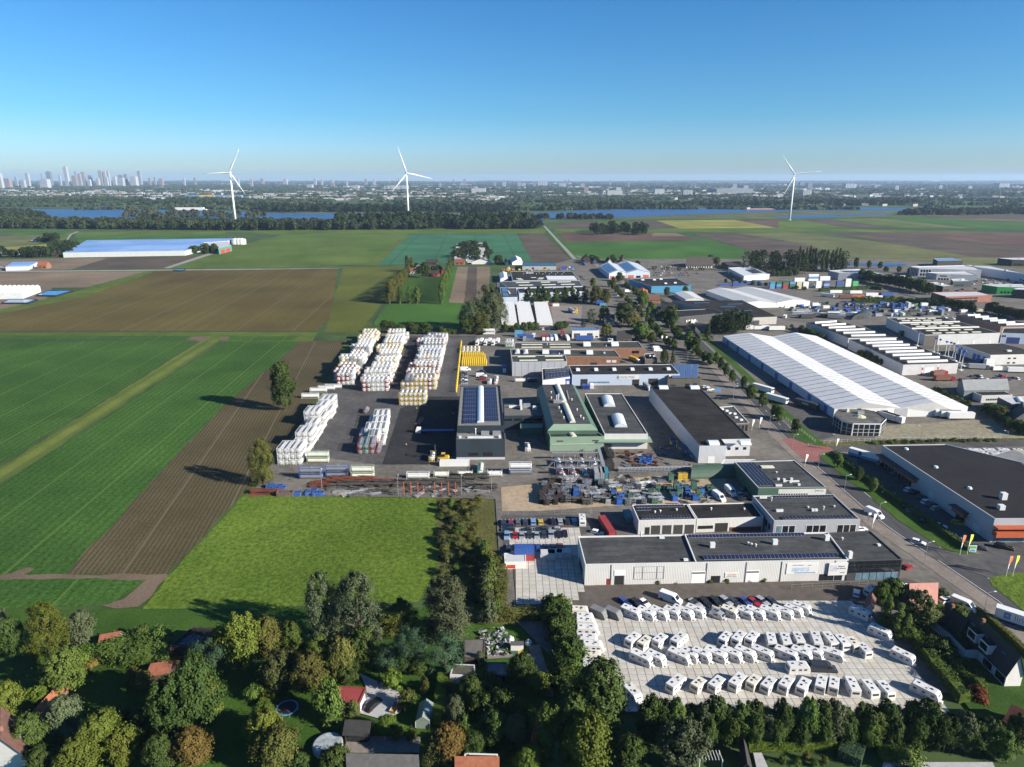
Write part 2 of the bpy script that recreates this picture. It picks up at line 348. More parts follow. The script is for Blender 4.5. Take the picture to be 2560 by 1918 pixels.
# industrial estate ground
YA=mat('yard_paving',(.09,.082,.071),.9,.22,.05,fine=.2,spec=.12,col2=(.15,.137,.118))
AS=mat('asphalt_grey',(.05,.049,.049),.9,.15,.05,fine=.2,spec=.12,col2=(.085,.082,.08))
BK=mat('asphalt_fresh',(.018,.018,.02),.9,.2,.06,fine=.2,spec=.1,col2=(.034,.034,.037))
BRK=mat('brick_paving',(.15,.13,.115),.9,.15,.08,fine=.15,col2=(.19,.165,.145))
RED=mat('red_asphalt',(.2,.075,.065),.9,.15,.1,fine=.1)
field('industrial_yard','S',[(1072,600),(1240,560),(1640,560),(1900,560),(2500,600),(2600,760),(2600,1500),(1900,1500),(1250,1480),(1085,1315),(1070,1080),(540,1070),(590,1000),(790,722),(1000,715),(1080,700)],YA)
field('yard_asphalt','C1',[(900,210),(1900,210),(1740,640),(1720,1310),(1090,1330),(480,1250),(640,640)],AS)
field('yard_asphalt','C1',[(1080,215),(1150,215),(880,540),(790,600)],BK)
field('yard_asphalt','C1',[(1330,225),(1420,225),(1290,640),(1170,660)],BK)
field('yard_asphalt','C1',[(1480,735),(1760,735),(1710,1240),(1480,1325),(1090,1320),(1245,840)],BK)
field('paved_lot','C2',[(1350,150),(2209,110),(2400,250),(1700,260),(1480,250)],YA)
field('paved_lot','C2',[(610,510),(880,500),(870,680),(640,680)],BRK)
field('sand_yard','R3',[(170,455),(480,430),(2000,330),(2000,600),(1200,600),(480,650),(180,650)],mat('sandy_yard',(.24,.18,.115),.95,.2,.08,fine=.2,col2=(.32,.25,.165)))
field('yard_asphalt','C3',[(-20,630),(1990,575),(2300,570),(2300,640),(2280,650),(1990,760),(500,830),(0,790)],mat('brown_asphalt',(.085,.072,.062),.9,.2,.06,fine=.15,spec=.15))
field('yard_asphalt','C4',[(250,575),(1020,560),(1130,600),(560,760),(0,760),(0,580)],MATS['brown_asphalt'])
field('car_park','R2',[(990,480),(1170,470),(1980,1150),(2300,1160),(2300,1350),(1900,1240),(1700,1110),(1050,680),(1000,600)],AS)
field('grass_verge','R2',[(720,425),(2300,395),(2300,435),(760,455),(690,445)],RE)
field('car_park','R3',[(170,690),(790,680),(1230,800),(800,840),(790,920),(190,930)],AS)
field('waste_ground','R2',[(1210,310),(2212,240),(2300,400),(1180,405),(1120,400)],mat('waste_soil',(.16,.135,.095),.95,.2,.06,fine=.25,col2=(.2,.19,.12)))
field('paved_ground','R2',[(330,0),(560,0),(830,240),(830,390),(700,420),(560,330),(480,260)],AS)
# main road
ROADP=[(2700,1700),(2560,1528),(2461,1462),(2330,1375),(2232,1312),(2140,1235),(2060,1165),(1985,1098),(1915,1030),(1855,965),(1800,908),(1740,850),(1690,800),(1625,745),(1570,705),(1520,672),(1480,650),(1452,640)]
def ribbon(pts,wd,off=0.):
    n=len(pts); L=[];Rr=[]
    for i,p in enumerate(pts):
        a=pts[max(0,i-1)]; b=pts[min(n-1,i+1)]; d=Vector((b[0]-a[0],b[1]-a[1],0)).normalized(); q=Vector((d.y,-d.x,0))
        L.append(p+q*(off+wd/2)); Rr.append(p+q*(off-wd/2))
    return L,Rr
def ribbon_obj(name,pts,wd,off,m,parent=None,h=None,dz=0.):
    a,b=ribbon(pts,wd,off); mb=MB(); fz[0]+=.004; z=fz[0]+dz
    for i in range(len(pts)-1):
        if h:
            q=[(a[i].x,a[i].y),(a[i+1].x,a[i+1].y),(b[i+1].x,b[i+1].y),(b[i].x,b[i].y)]; mb.prism(q,0,z+h,m)
        else: mb.face([(a[i].x,a[i].y,z),(a[i+1].x,a[i+1].y,z),(b[i+1].x,b[i+1].y,z),(b[i].x,b[i].y,z)],m)
    o=mb.obj(name,parent)
    if parent is None: o['kind']='structure'
    return o
ROAD=[P('P',x,y) for x,y in ROADP]
def smooth(pts,n=3):
    for _ in range(n):
        pts=[pts[0]]+[q for a,b in zip(pts,pts[1:]) for q in (a.lerp(b,.25),a.lerp(b,.75))]+[pts[-1]]
    return pts
ROAD=smooth(ROAD,2)
ribbon_obj('pavement',ROAD,5.2,-7.0,mat('pavement_tiles',(.17,.145,.125),.9,.18,.15,fine=.15,spec=.15))
ribbon_obj('grass_verge',ROAD,5.,8.2,LA)
road=ribbon_obj('road',ROAD,7.6,0.,mat('road_asphalt',(.055,.055,.057),.9,.12,.08,fine=.12,spec=.15,stretch=(1,.2,1)))
PT=mat('road_paint',(.62,.62,.6),.7,.1,1.)
for s in (-3.45,3.45): ribbon_obj('edge_line',ROAD,.18,s,PT,road)
acc=0.; 
fz[0]+=.004
for a,b in zip(ROAD,ROAD[1:]):
    d=(b-a); n=int(d.length//9)
    for i in range(max(0,n)):
        p=a+d.normalized()*(i*9+3); q=p+d.normalized()*3; s=Vector((d.y,-d.x,0)).normalized()*.09
        if p.y<420: MB().face([(*(p+s).xy,fz[0]),(*(q+s).xy,fz[0]),(*(q-s).xy,fz[0]),(*(p-s).xy,fz[0])],PT).obj('centre_dash',road)
field('junction','R2',[(445,405),(520,402),(650,450),(700,455),(830,470),(820,492),(720,520),(715,570),(630,570),(520,480)],RED)
ribbon_obj('road',[P('R2',x,y) for x,y in ((820,480),(1200,466),(1650,450),(2300,437))],7.,0.,AS)
ribbon_obj('road',[P('C4',x,y) for x,y in ((1230,330),(1420,420),(1700,420),(2000,350),(2300,300))],9.,0.,AS)
ribbon_obj('road',[P('R1',x,y) for x,y in ((430,240),(900,300),(1300,330),(1700,440),(2400,470))],6.,0.,AS)
# concrete slab lots: the nearest slabs are pieces of their own, the rest one mesh
CO=[mat('concrete_slab_%d'%i,c,.9,.12,.5,fine=.06) for i,c in enumerate([(.43,.41,.365),(.46,.44,.395),(.40,.38,.33),(.44,.40,.34)])]
JO=mat('slab_joint',(.05,.048,.042),.95)
def slabs(k,pts,ang,s=2.,n_parts=300):
    poly=[(p.x,p.y) for p in PX(k,pts)]
    def inside(x,y):
        c=False
        for i in range(len(poly)):
            (x1,y1),(x2,y2)=poly[i],poly[i-1]
            if (y1>y)!=(y2>y) and x<(x2-x1)*(y-y1)/(y2-y1)+x1: c=not c
        return c
    fz[0]+=.004; z=fz[0]
    base=struct('concrete_yard',[Vector((x,y,0)) for x,y in poly],z,JO)
    a=R(ang); ux,uy=math.cos(a),math.sin(a); cen=[]
    for i in range(-90,90):
        for j in range(-60,90):
            x=poly[0][0]+(i+.5)*s*ux-(j+.5)*s*uy; y=poly[0][1]+(i+.5)*s*uy+(j+.5)*s*ux
            if inside(x,y): cen.append((y,x))
    cen.sort(); h=s/2-.055; b=MB()
    mes=[]
    for m in CO:
        q=MB(); q.box(-h,h,-h,h,0,.05,m); mes.append(q.mesh('concrete_slab'))
    for n,(y,x) in enumerate(cen):
        c=random.choice((0,0,0,1,1,2,3)); dz=random.uniform(-.01,.008)
        if n<n_parts:
            o=ob('concrete_slab',mes[c],base,(x,y,z+dz),a)
        else: b.box(-h,h,-h,h,0,.05,CO[c],rz=a,o=(x,y,z+dz))
    if b.v: tag(b.obj('concrete_slabs',base),kind='stuff')
    return base
slabs('C3',[(330,1560),(200,1250),(90,810),(500,830),(1990,755),(2440,755),(2580,870),(3130,1560),(3200,1680),(400,1680)],0.,2.,300)
slabs('C3',[(-420,140),(160,130),(200,640),(75,790),(-360,770)],0.,2.,90)
# ------------------------------------------------------------------ trees, hedges, woods
def leafmat(name,c,c2,sc=.35):
    m=D.materials.new(name); m.use_nodes=True; nt=m.node_tree; L=nt.links.new
    b=nt.nodes['Principled BSDF']; b.inputs['Roughness'].default_value=.6; b.inputs['Specular IOR Level'].default_value=.06
    tc=nod(nt,'TexCoord'); n=nod(nt,'TexNoise'); n.inputs['Scale'].default_value=sc; n.inputs['Detail'].default_value=6.; n.inputs['Roughness'].default_value=.75; L(tc.outputs['Object'],n.inputs[0])
    rp=nod(nt,'ValToRGB'); e=rp.color_ramp.elements; e[0].position=.35; e[1].position=.65; e[0].color=tuple(c)+(1,); e[1].color=tuple(c2)+(1,); L(n.outputs[0],rp.inputs[0])
    oi=nod(nt,'ObjectInfo'); hs=nod(nt,'HueSaturation')
    mr=nod(nt,'MapRange'); mr.inputs[3].default_value=.485; mr.inputs[4].default_value=.515; L(oi.outputs['Random'],mr.inputs[0]); L(mr.outputs[0],hs.inputs['Hue'])
    m2=nod(nt,'Math',operation='FRACT'); m1=nod(nt,'Math',operation='MULTIPLY'); L(oi.outputs['Random'],m1.inputs[0]); m1.inputs[1].default_value=7.31; L(m1.outputs[0],m2.inputs[0])
    m3=nod(nt,'MapRange'); m3.inputs[3].default_value=.75; m3.inputs[4].default_value=1.3; L(m2.outputs[0],m3.inputs[0]); L(m3.outputs[0],hs.inputs['Value'])
    L(rp.outputs[0],hs.inputs['Color']); L(hs.outputs[0],b.inputs['Base Color'])
    MATS[name]=m; return m
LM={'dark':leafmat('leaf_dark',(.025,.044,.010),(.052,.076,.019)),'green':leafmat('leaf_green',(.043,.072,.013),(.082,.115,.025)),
 'yellow':leafmat('leaf_yellow_green',(.052,.07,.011),(.092,.11,.018)),'blue':leafmat('leaf_blue_green',(.028,.055,.028),(.05,.085,.045)),
 'grey':leafmat('leaf_grey_green',(.045,.058,.028),(.085,.10,.05)),'orange':leafmat('leaf_orange',(.07,.055,.014),(.12,.085,.022)),
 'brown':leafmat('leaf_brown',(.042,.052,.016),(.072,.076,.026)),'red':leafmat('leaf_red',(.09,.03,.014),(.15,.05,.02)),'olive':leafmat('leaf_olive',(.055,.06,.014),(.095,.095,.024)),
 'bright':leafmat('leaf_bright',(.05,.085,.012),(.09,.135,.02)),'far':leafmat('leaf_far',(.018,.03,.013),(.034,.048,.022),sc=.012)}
BARK=mat('bark',(.075,.058,.042),.95,.25,1.5)
def leaves(c,nrm,size,g,aspect=.62):
    "rhombus leaves at c, facing nrm (with scatter)"
    n=len(c); r=g.normal(size=(n,3)); nr=nrm+r*.5; nr/=np.linalg.norm(nr,axis=1)[:,None]+1e-9
    t=np.cross(nr,g.normal(size=(n,3))); t/=np.linalg.norm(t,axis=1)[:,None]+1e-9; b=np.cross(nr,t)
    s=(size*(.65+.7*g.random(n)))[:,None]
    v=np.stack([c+t*s,c+b*s*aspect,c-t*s,c-b*s*aspect],1).reshape(-1,3)
    return v
def quadmesh(name,v,m):
    n=len(v)//4; me=D.meshes.new(name); me.vertices.add(n*4); me.vertices.foreach_set('co',v.astype(np.float32).ravel())
    me.loops.add(n*4); me.loops.foreach_set('vertex_index',np.arange(n*4,dtype=np.int32))
    me.polygons.add(n); me.polygons.foreach_set('loop_start',np.arange(0,n*4,4,dtype=np.int32))
    try: me.polygons.foreach_set('loop_total',np.full(n,4,dtype=np.int32))
    except Exception: pass
    me.materials.append(m); me.update(calc_edges=True); return me
def crown_points(g,kind,n):
    "clumped leaf positions in a unit crown: x,y in +-0.5, z in 0..1 from the ground up"
    if kind=='broad': nc,z0,prof,cr=84,.14,lambda t:np.sqrt(np.clip(1-((t-.45)/.58)**2,0,1)),.125
    elif kind=='willow': nc,z0,prof,cr=95,.05,lambda t:np.clip(np.sqrt(np.clip(1-((t-.42)/.6)**2,0,1)),0,1),.115
    elif kind=='poplar': nc,z0,prof,cr=44,.04,lambda t:np.clip(.55+.8*t-1.28*t**3,0.05,1),.24
    elif kind=='conifer': nc,z0,prof,cr=50,.03,lambda t:np.clip(1.02-t*.93,.04,1),.16
    elif kind=='pine': nc,z0,prof,cr=34,.2,lambda t:np.clip(np.sqrt(np.clip(1-((t-.5)/.55)**2,0,1)),0,1),.17
    else: nc,z0,prof,cr=22,.0,lambda t:np.sqrt(np.clip(1-((t-.35)/.68)**2,0,1)),.24
    C=[];N=[]
    lump=g.random(6)*6.28
    per=np.maximum(8,(n/nc*(.5+g.random(nc)))).astype(int)
    for k in range(nc):
        t=g.random()**.85; a=g.random()*6.283; pr=prof(t)*.5*(.86+.22*math.sin(2*a+lump[0])*math.sin(5*t+lump[1])+.08*math.sin(3*a+lump[2]))
        rr=pr*(.35+.58*math.sqrt(g.random())) if kind!='conifer' else pr*(.5+.45*g.random())
        c=np.array([math.cos(a)*rr,math.sin(a)*rr,z0+(1-z0)*t]); q=cr*(.6+.75*g.random())*(max(.35,prof(t)))
        d=g.normal(size=(per[k],3)); d/=np.linalg.norm(d,axis=1)[:,None]; d[:,2]=np.where(d[:,2]<-.3,-d[:,2],d[:,2])
        off=g.normal(size=(per[k],3))*q*.46*(.65+.7*g.random(3)); off[:,2]=off[:,2]*.85+.08*q
        if kind in('willow',): off[:,2]*=1.1; off[:,2]-=.12*q*g.random(per[k])
        C.append(c+off); N.append(d*.25+off/(q+1e-6)*.8+np.array([math.cos(a)*.6,math.sin(a)*.6,.4]))
    C=np.concatenate(C); N=np.concatenate(N); C[:,2]=np.clip(C[:,2],.01,1.02); return C,N
DIM={'broad':(9.,11.),'willow':(9.,14.),'poplar':(4.6,20.),'conifer':(5.,11.),'pine':(8.,11.),'shrub':(3.5,2.8)}
TREE={}
def tree_proto(kind,var):
    g=np.random.default_rng(100+var*17+len(kind)*5); n={'broad':13000,'willow':14000,'poplar':6000,'conifer':8000,'pine':8500,'shrub':2400}[kind]
    W,Hh=DIM[kind]; C,N=crown_points(g,kind,n); C=C*np.array([W,W,Hh])
    ls={'broad':.23,'willow':.20,'poplar':.22,'conifer':.18,'pine':.19,'shrub':.13}[kind]
    asp={'willow':.4,'conifer':.35,'pine':.3}.get(kind,.65)
    me=quadmesh(kind+'_crown',leaves(C,N,np.full(len(C),ls),g,asp),LM['green'])
    b=MB(); hb=Hh*(.55 if kind!='shrub' else .3); r=.028*Hh
    b.tube((0,0,-.1),(0,0,hb*.5),r,r*.75,BARK,7,False); b.tube((0,0,hb*.5),(.02*W,0,hb*1.25),r*.75,r*.25,BARK,6,False)
    for k in range(5 if kind!='shrub' else 3):
        a=k*2.4+var; z=hb*(.42+.13*k); b.tube((0,0,z),(math.cos(a)*W*.3,math.sin(a)*W*.3,z+Hh*.16),r*.42,r*.12,BARK,5,False)
    tr=b.mesh(kind+'_trunk')
    return me,tr
for k in DIM:
    for v in range({'broad':4,'willow':2,'poplar':2,'conifer':2,'pine':2,'shrub':3}[k]): TREE[k,v]=tree_proto(k,v)
NV={k:sum(1 for q in TREE if q[0]==k) for k in DIM}
tcount=[0]
TNAME={'broad':'broadleaf_tree','willow':'willow_tree','poplar':'poplar_tree','conifer':'conifer_tree','pine':'pine_tree','shrub':'shrub'}
def tree_at(p,h,w,kind,col,label,group=None,cat=None):
    tcount[0]+=1; i=tcount[0]; me,tr=TREE[kind,i%NV[kind]]; W,Hh=DIM[kind]
    o=thing(TNAME[kind],label,cat or ('shrub' if kind=='shrub' else 'tree'),(p[0],p[1],0),i*2.4,group)
    o.scale=(w/W,w/W,h/Hh)
    for nm,d in (('crown',me),('trunk',tr)):
        c=ob(nm,d,o)
        if nm=='crown' and LM[col]!=LM['green']:
            c.material_slots[0].link='OBJECT'; c.material_slots[0].material=LM[col]
    return o
def ztop(p,k,y):
    "height above the place p at which the pixel row y of zoom k passes"
    v=(CY-(ZOOM[k][1]+y*ZOOM[k][2]))/F; return CAMH+p[1]*(-sP+v*cP)/(cP+v*sP)
CN={'dark':'dark green','green':'green','yellow':'yellow green','blue':'blue green','grey':'grey green','orange':'orange autumn','brown':'brownish','red':'dark red','olive':'olive','bright':'bright green','far':'dark'}
KN={'broad':'broadleaf tree','willow':'willow','poplar':'tall narrow poplar','conifer':'conifer','pine':'feathery pine','shrub':'shrub'}
def TT(k,x,y0,y1,w,kind,col,where,group=None,full=None,wm=None):
    "tree with its top at row y0 and its foot at row y1 of zoom k, w pixels wide"
    if k in('B1','B2') and kind in('broad','willow'): y1=y0+(y1-y0)*.84
    p=P(k,x,y1); h=max(.6,ztop(p,k,y0)); pc=Vector((p.x,p.y,h*.5)); ww=wm or w*ZOOM[k][2]*depth(pc)/F*(.88 if kind=='broad' else 1.)
    return tree_at(p,h,ww,kind,col,full or f'{CN[col]} {KN[kind]} {where}',group)
def row(k,pts,n,w,h,kind,cols,where,group,jit=.15):
    "n trees of about h metres along a line of ground pixels"
    q=PX(k,pts); seg=[(b-a).length for a,b in zip(q,q[1:])]; T=sum(seg)
    for i in range(n):
        d=(i+.5)/n*T+random.uniform(-jit,jit)*T/n
        for j,s in enumerate(seg):
            if d<=s or j==len(seg)-1: p=q[j].lerp(q[j+1],min(1,max(0,d/s))); break
            d-=s
        c=cols[i%len(cols)]; f=random.uniform(.8,1.2)
        tree_at(p+Vector((random.uniform(-1,1)*w*jit,random.uniform(-1,1)*w*jit,0)),h*f,w*random.uniform(.85,1.15),kind,c,f'{CN[c]} {KN[kind]} {where}',group)
def hedge(k,pts,wd,h,col,label,size=.13,dens_=26,rough=.25,name='hedge',cat='hedge',wob=.0):
    pts=dens(PX(k,pts),1.5); g=np.random.default_rng(int(abs(pts[0].x*13+pts[0].y*7))); C=[];N=[]
    core=MB(); a,b=ribbon(pts,wd*.8); cm=LM[col]
    for i in range(len(pts)-1): 
        q=[(a[i].x,a[i].y),(a[i+1].x,a[i+1].y),(b[i+1].x,b[i+1].y),(b[i].x,b[i].y)]; core.prism(q,0,h*.88,cm)
    for i in range(len(pts)-1):
        p,q=pts[i],pts[i+1]; d=(q-p); s=Vector((d.y,-d.x,0)).normalized(); L=d.length
        hh=h*(1+wob*math.sin(i*1.3)*g.random()); n=int(L*(wd+2*hh)*dens_)
        u=g.random(n); f=g.random(n)*(wd+2*hh); j=g.normal(size=n)*rough*.4
        lat=np.where(f<hh,-wd/2+j,np.where(f<2*hh,wd/2+j,f-2*hh-wd/2)); z=np.where(f<hh,f,np.where(f<2*hh,f-hh,hh+j))
        C.append(np.stack([p.x+d.x*u+s.x*lat,p.y+d.y*u+s.y*lat,np.abs(z)],1))
        nx=np.where(f<hh,-1.,np.where(f<2*hh,1.,0.)); N.append(np.stack([s.x*nx,s.y*nx,np.where(f<2*hh,.3,1.)],1))
    C=np.concatenate(C); N=np.concatenate(N)
    me=quadmesh('foliage',leaves(C,N,np.full(len(C),size),g),cm)
    o=thing(name,label,cat,tuple(pts[0])); 
    for nm,d in (('foliage',me),('inner_twigs',core.mesh('inner_twigs'))):
        c=ob(nm,d,o); c.location=(-pts[0].x,-pts[0].y,0)
    return o
def wood(name,label,pos,w,h,m,per=70,ls=1.1,seed=1,kind='broad'):
    "a wood that reads as one mass: many crowns in one mesh"
    g=np.random.default_rng(seed); V=[]
    tp=[crown_points(np.random.default_rng(seed*31+i),kind,per) for i in range(6)]
    for i,(x,y) in enumerate(pos):
        C,N=tp[i%6]; ww=w*(.75+.5*g.random()); hh=h*(.7+.55*g.random()); a=g.random()*6.28; c,s=math.cos(a),math.sin(a)
        q=np.stack([(C[:,0]*c-C[:,1]*s)*ww+x,(C[:,0]*s+C[:,1]*c)*ww+y,C[:,2]*hh],1)
        V.append(leaves(q,N,np.full(len(q),ls),g,.8))
    me=quadmesh(name,np.concatenate(V),m); return tag(ob(name,me),label,'wood',kind='stuff')
def scatter(poly,n,seed):
    g=np.random.default_rng(seed); px=np.array([(p[0],p[1]) for p in poly]); lo,hi=px.min(0),px.max(0); o=[]
    while len(o)<n:
        for x,y in g.random((n,2))*(hi-lo)+lo:
            c=False
            for i in range(len(px)):
                (x1,y1),(x2,y2)=px[i],px[i-1]
                if (y1>y)!=(y2>y) and x<(x2-x1)*(y-y1)/(y2-y1)+x1: c=not c
            if c: o.append((x,y))
    return o[:n]
LF=LM['far']
# --- far woods: one mass each
def band(label,k,pts,n,w,h,seed,m=LF,per=60,ls=2.2,name='far_wood'): return wood(name,label,scatter(PX(k,pts),n,seed),w,h,m,per,ls,seed)
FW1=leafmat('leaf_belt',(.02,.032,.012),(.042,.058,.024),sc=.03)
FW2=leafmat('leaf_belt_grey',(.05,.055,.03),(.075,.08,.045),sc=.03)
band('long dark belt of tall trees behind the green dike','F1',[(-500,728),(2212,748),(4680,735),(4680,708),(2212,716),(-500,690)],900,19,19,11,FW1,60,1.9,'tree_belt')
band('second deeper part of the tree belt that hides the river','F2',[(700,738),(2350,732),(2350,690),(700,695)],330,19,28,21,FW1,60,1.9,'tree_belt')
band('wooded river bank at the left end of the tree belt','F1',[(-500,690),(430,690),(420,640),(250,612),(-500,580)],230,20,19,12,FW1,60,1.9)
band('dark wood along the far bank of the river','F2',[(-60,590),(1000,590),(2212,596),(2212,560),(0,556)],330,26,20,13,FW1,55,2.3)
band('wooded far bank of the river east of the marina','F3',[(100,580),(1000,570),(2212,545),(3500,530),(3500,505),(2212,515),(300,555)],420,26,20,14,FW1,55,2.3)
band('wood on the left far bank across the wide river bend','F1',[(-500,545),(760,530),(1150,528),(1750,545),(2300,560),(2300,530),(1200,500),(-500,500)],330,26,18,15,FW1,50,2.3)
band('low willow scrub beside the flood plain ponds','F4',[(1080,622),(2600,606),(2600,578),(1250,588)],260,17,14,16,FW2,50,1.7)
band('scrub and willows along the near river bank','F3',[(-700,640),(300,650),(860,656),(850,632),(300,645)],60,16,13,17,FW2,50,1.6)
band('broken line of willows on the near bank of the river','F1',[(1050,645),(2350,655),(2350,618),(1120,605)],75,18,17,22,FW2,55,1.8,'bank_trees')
def farmass():
    g=np.random.default_rng(5); V=[]; tp=[crown_points(np.random.default_rng(60+i),'shrub',16) for i in range(4)]
    pos=[]
    for _ in range(540):                     # rows and blocks of trees between the far suburbs
        Y=2650*math.exp(g.random()**1.0*math.log(24000/2650)); x0=(g.random()*2-1)*Y*.82; n=int(4+g.random()*16); a=g.normal()*.25; st=8+Y*.006
        for i in range(n): pos.append((x0+i*st*math.cos(a),Y+i*st*math.sin(a)+g.normal()*st*.3,st))
    for i,(x,y,st) in enumerate(pos):
        C,N=tp[i%4]; s=st*(1.3+.6*g.random()); q=C*np.array([s,s,(7+5*g.random())])+np.array([x,y,0]); V.append(leaves(q,N,np.full(len(q),s*.17),g,.8))
    return tag(ob('far_tree_rows',quadmesh('far_tree_rows',np.concatenate(V),LF)),'hazy rows of trees between the far suburbs','trees',kind='stuff')
farmass()
# --- garden trees at the foot of the picture
gl='in the back gardens left of the red shed'
for a in [(120,400,760,240,'broad','dark','standing behind the curved autumn hedge'),(390,285,770,330,'willow','yellow','with golden patches beside the tiled shed'),(650,340,640,250,'broad','grey','close to the small tiled shed'),
 (520,650,1010,360,'broad','green','overhanging the curved autumn hedge'),(90,900,1210,270,'broad','yellow','next to the white dormer house'),(300,920,1070,190,'broad','bright','behind the long tiled lean-to'),
 (540,1000,1350,310,'broad','grey','on the lawn below the autumn hedge'),(820,1140,1500,430,'broad','yellow','with a broad crown below the sunlit lawn'),(620,1340,1660,390,'broad','yellow','at the foot of the sunlit lawn gardens'),
 (960,1270,1560,280,'broad','yellow','beside the dark garden path'),(1030,770,890,140,'shrub','olive','rounded, on the lawn beside the dark tiled shed'),(1110,810,925,130,'shrub','olive','touching the dark tiled shed roof'),
 (1550,690,1330,420,'broad','dark','tallest of the group below the solar shed'),(1360,850,1420,400,'broad','dark','leaning over the dark garden path'),(1620,840,1230,280,'broad','yellow','in front of the tall dark group below the solar shed'),
 (1600,580,850,310,'pine','blue','just below the solar shed'),(1710,470,800,220,'broad','yellow','touching the right edge of the solar shed'),(1880,360,860,330,'broad','yellow','tall, right of the solar shed'),
 (2060,400,740,270,'broad','olive','between the yellow green tree and the pines'),(2040,1080,1350,310,'broad','bright','left of the blue trampoline'),
 (1490,1260,1570,350,'broad','orange','at the lower garden edge beside the white garden seat'),(2110,1250,1560,430,'broad','olive','below the blue trampoline'),(1250,1300,1620,280,'broad','dark','in the shaded lower gardens'),
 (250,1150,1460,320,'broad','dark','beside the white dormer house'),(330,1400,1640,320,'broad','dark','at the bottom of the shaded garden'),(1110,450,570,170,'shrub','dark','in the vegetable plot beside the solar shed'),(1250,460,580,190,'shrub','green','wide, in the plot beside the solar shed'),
 (1960,900,1010,150,'shrub','green','in the shade on the small lawn'),(30,300,560,150,'willow','grey','at the edge of the green crop'),(1120,1100,1330,220,'broad','dark','in the dark hollow between gardens')]:
    TT('B1',*a[:6],a[6])
for a in [(470,45,640,290,'willow','grey','left of the tall pair at the meadow corner'),(720,55,650,400,'willow','grey','with the widest crown of the tall pair at the meadow corner'),(1320,75,570,400,'willow','grey','standing alone between the meadow and the scrap garden'),
 (80,360,650,220,'broad','yellow','behind the brown garden tree'),(250,390,620,220,'broad','green','beside the tall willow pair'),(460,440,620,220,'broad','green','at the foot of the tall willow pair'),(600,490,830,210,'broad','olive','slim, above the red garage'),
 (170,590,890,320,'broad','brown','left of the red garage'),(370,600,910,320,'broad','olive','rounded, left of the red garage'),(740,430,710,240,'broad','dark','shading the gravel drive'),(930,320,490,220,'broad','yellow','between the two willow groups'),
 (1000,240,440,260,'broad','dark','between the two willow groups'),(1060,430,730,280,'pine','blue','with a bare trunk on the lawn above the drive'),(1310,470,750,270,'pine','blue','beside the flat garden sheds'),(930,540,730,220,'pine','blue','smaller, above the gravel drive'),
 (500,780,1050,210,'shrub','green','large leaved, left of the red garage wall'),(550,910,1060,200,'shrub','green','large leaved, below the red garage'),(680,920,1030,80,'shrub','green','small, at the corner of the red garage'),
 (945,700,840,140,'shrub','bright','on the lawn beside the drive'),(1170,760,870,70,'shrub','olive','small, at the lawn edge'),(1040,850,970,130,'shrub','olive','beside the parked trailer'),(910,1030,1180,170,'broad','bright','small, below the black car'),
 (1330,1090,1440,270,'broad','orange','beside the orange tiled house'),(1240,1150,1440,210,'broad','brown','beside the orange autumn tree'),(1370,890,1150,170,'broad','grey','thin, beside the clipped hedge'),(1790,1030,1270,190,'broad','grey','beside the narrow tiled house'),
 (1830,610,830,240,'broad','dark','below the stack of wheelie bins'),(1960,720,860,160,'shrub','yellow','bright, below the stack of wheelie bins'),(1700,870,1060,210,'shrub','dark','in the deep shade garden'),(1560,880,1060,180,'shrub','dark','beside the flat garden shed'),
 (1880,1250,1440,230,'broad','bright','below the narrow tiled house'),(2080,1210,1420,150,'conifer','blue','below the narrow tiled house'),(80,1000,1320,300,'broad','yellow','left of the round pool'),(170,1150,1460,300,'broad','olive','below the round pool'),
 (560,1260,1460,280,'broad','dark','right of the round pool'),(300,1300,1460,220,'broad','dark','left below the round pool'),(1550,580,700,70,'broad','grey','small, between the flat garden sheds'),(1440,1020,1160,130,'shrub','green','in the shaded kitchen garden'),(990,1090,1180,90,'shrub','green','by the patio pots'),(1080,1110,1190,90,'shrub','green','at the patio edge')]:
    TT('B2',*a[:6],a[6])
TT('B2',855,705,808,34,'conifer','dark','columnar, at the gravel drive',full='dark clipped columnar cypress at the gravel drive')
for a in [(180,55,360,330,'broad','dark','biggest, at the corner of the caravan yard'),(130,290,560,280,'broad','yellow','rounded, below the corner of the caravan yard'),(570,320,560,280,'broad','grey','thin, below the caravan yard'),(330,390,560,200,'broad','dark','below the caravan yard corner'),
 (60,200,440,200,'broad','dark','left of the caravan yard corner'),(1650,460,545,170,'shrub','green','in the formal garden'),(-60,240,470,190,'broad','green','at the shaded garden boundary')]:
    TT('B3',*a[:6],a[6])
for i,x in enumerate(range(420,2180,62)):
    b=395 if x<1700 else 395+(x-1700)*.2
    TT('B3',x,b-(160 if i%4 else 190)+random.uniform(-30,34),b+random.uniform(-6,22),random.uniform(115,175),'conifer' if x in(1350,1412) else 'broad',('dark','dark','green','dark','grey')[i%5],'in the row between the caravan yard and the gardens','trees below the caravan yard')
for i,x in enumerate(range(480,2100,110)): TT('B3',x,300+random.uniform(-15,15),430+random.uniform(0,30),100,'broad',('dark','green')[i%2],'in the second row below the caravan yard','second row below the caravan yard')
for i,(x,y) in enumerate([(1060,500),(1170,488),(1262,506),(1130,515),(1210,520)]): TT('B3',x,y-26,y+10,38,'shrub',('yellow','orange','yellow','green','green')[i],'',None,full=('yellow green ball shrub at the gravel path','orange ball shrub in the middle of the formal garden','yellow green ball shrub beside the clipped hedge block','green ball shrub between path and orange ball','green ball shrub below the orange ball')[i])
hedge('B3',[(890,440),(1310,432)],2.6,2.2,'bright','clipped green hedge across the top of the formal garden')
hedge('B3',[(1330,460),(1440,510)],4.5,2.4,'blue','clipped hedge block with a flat blue green top')
hedge('B3',[(1530,490),(1640,480)],3.2,2.,'green','clipped green hedge block in the formal garden')
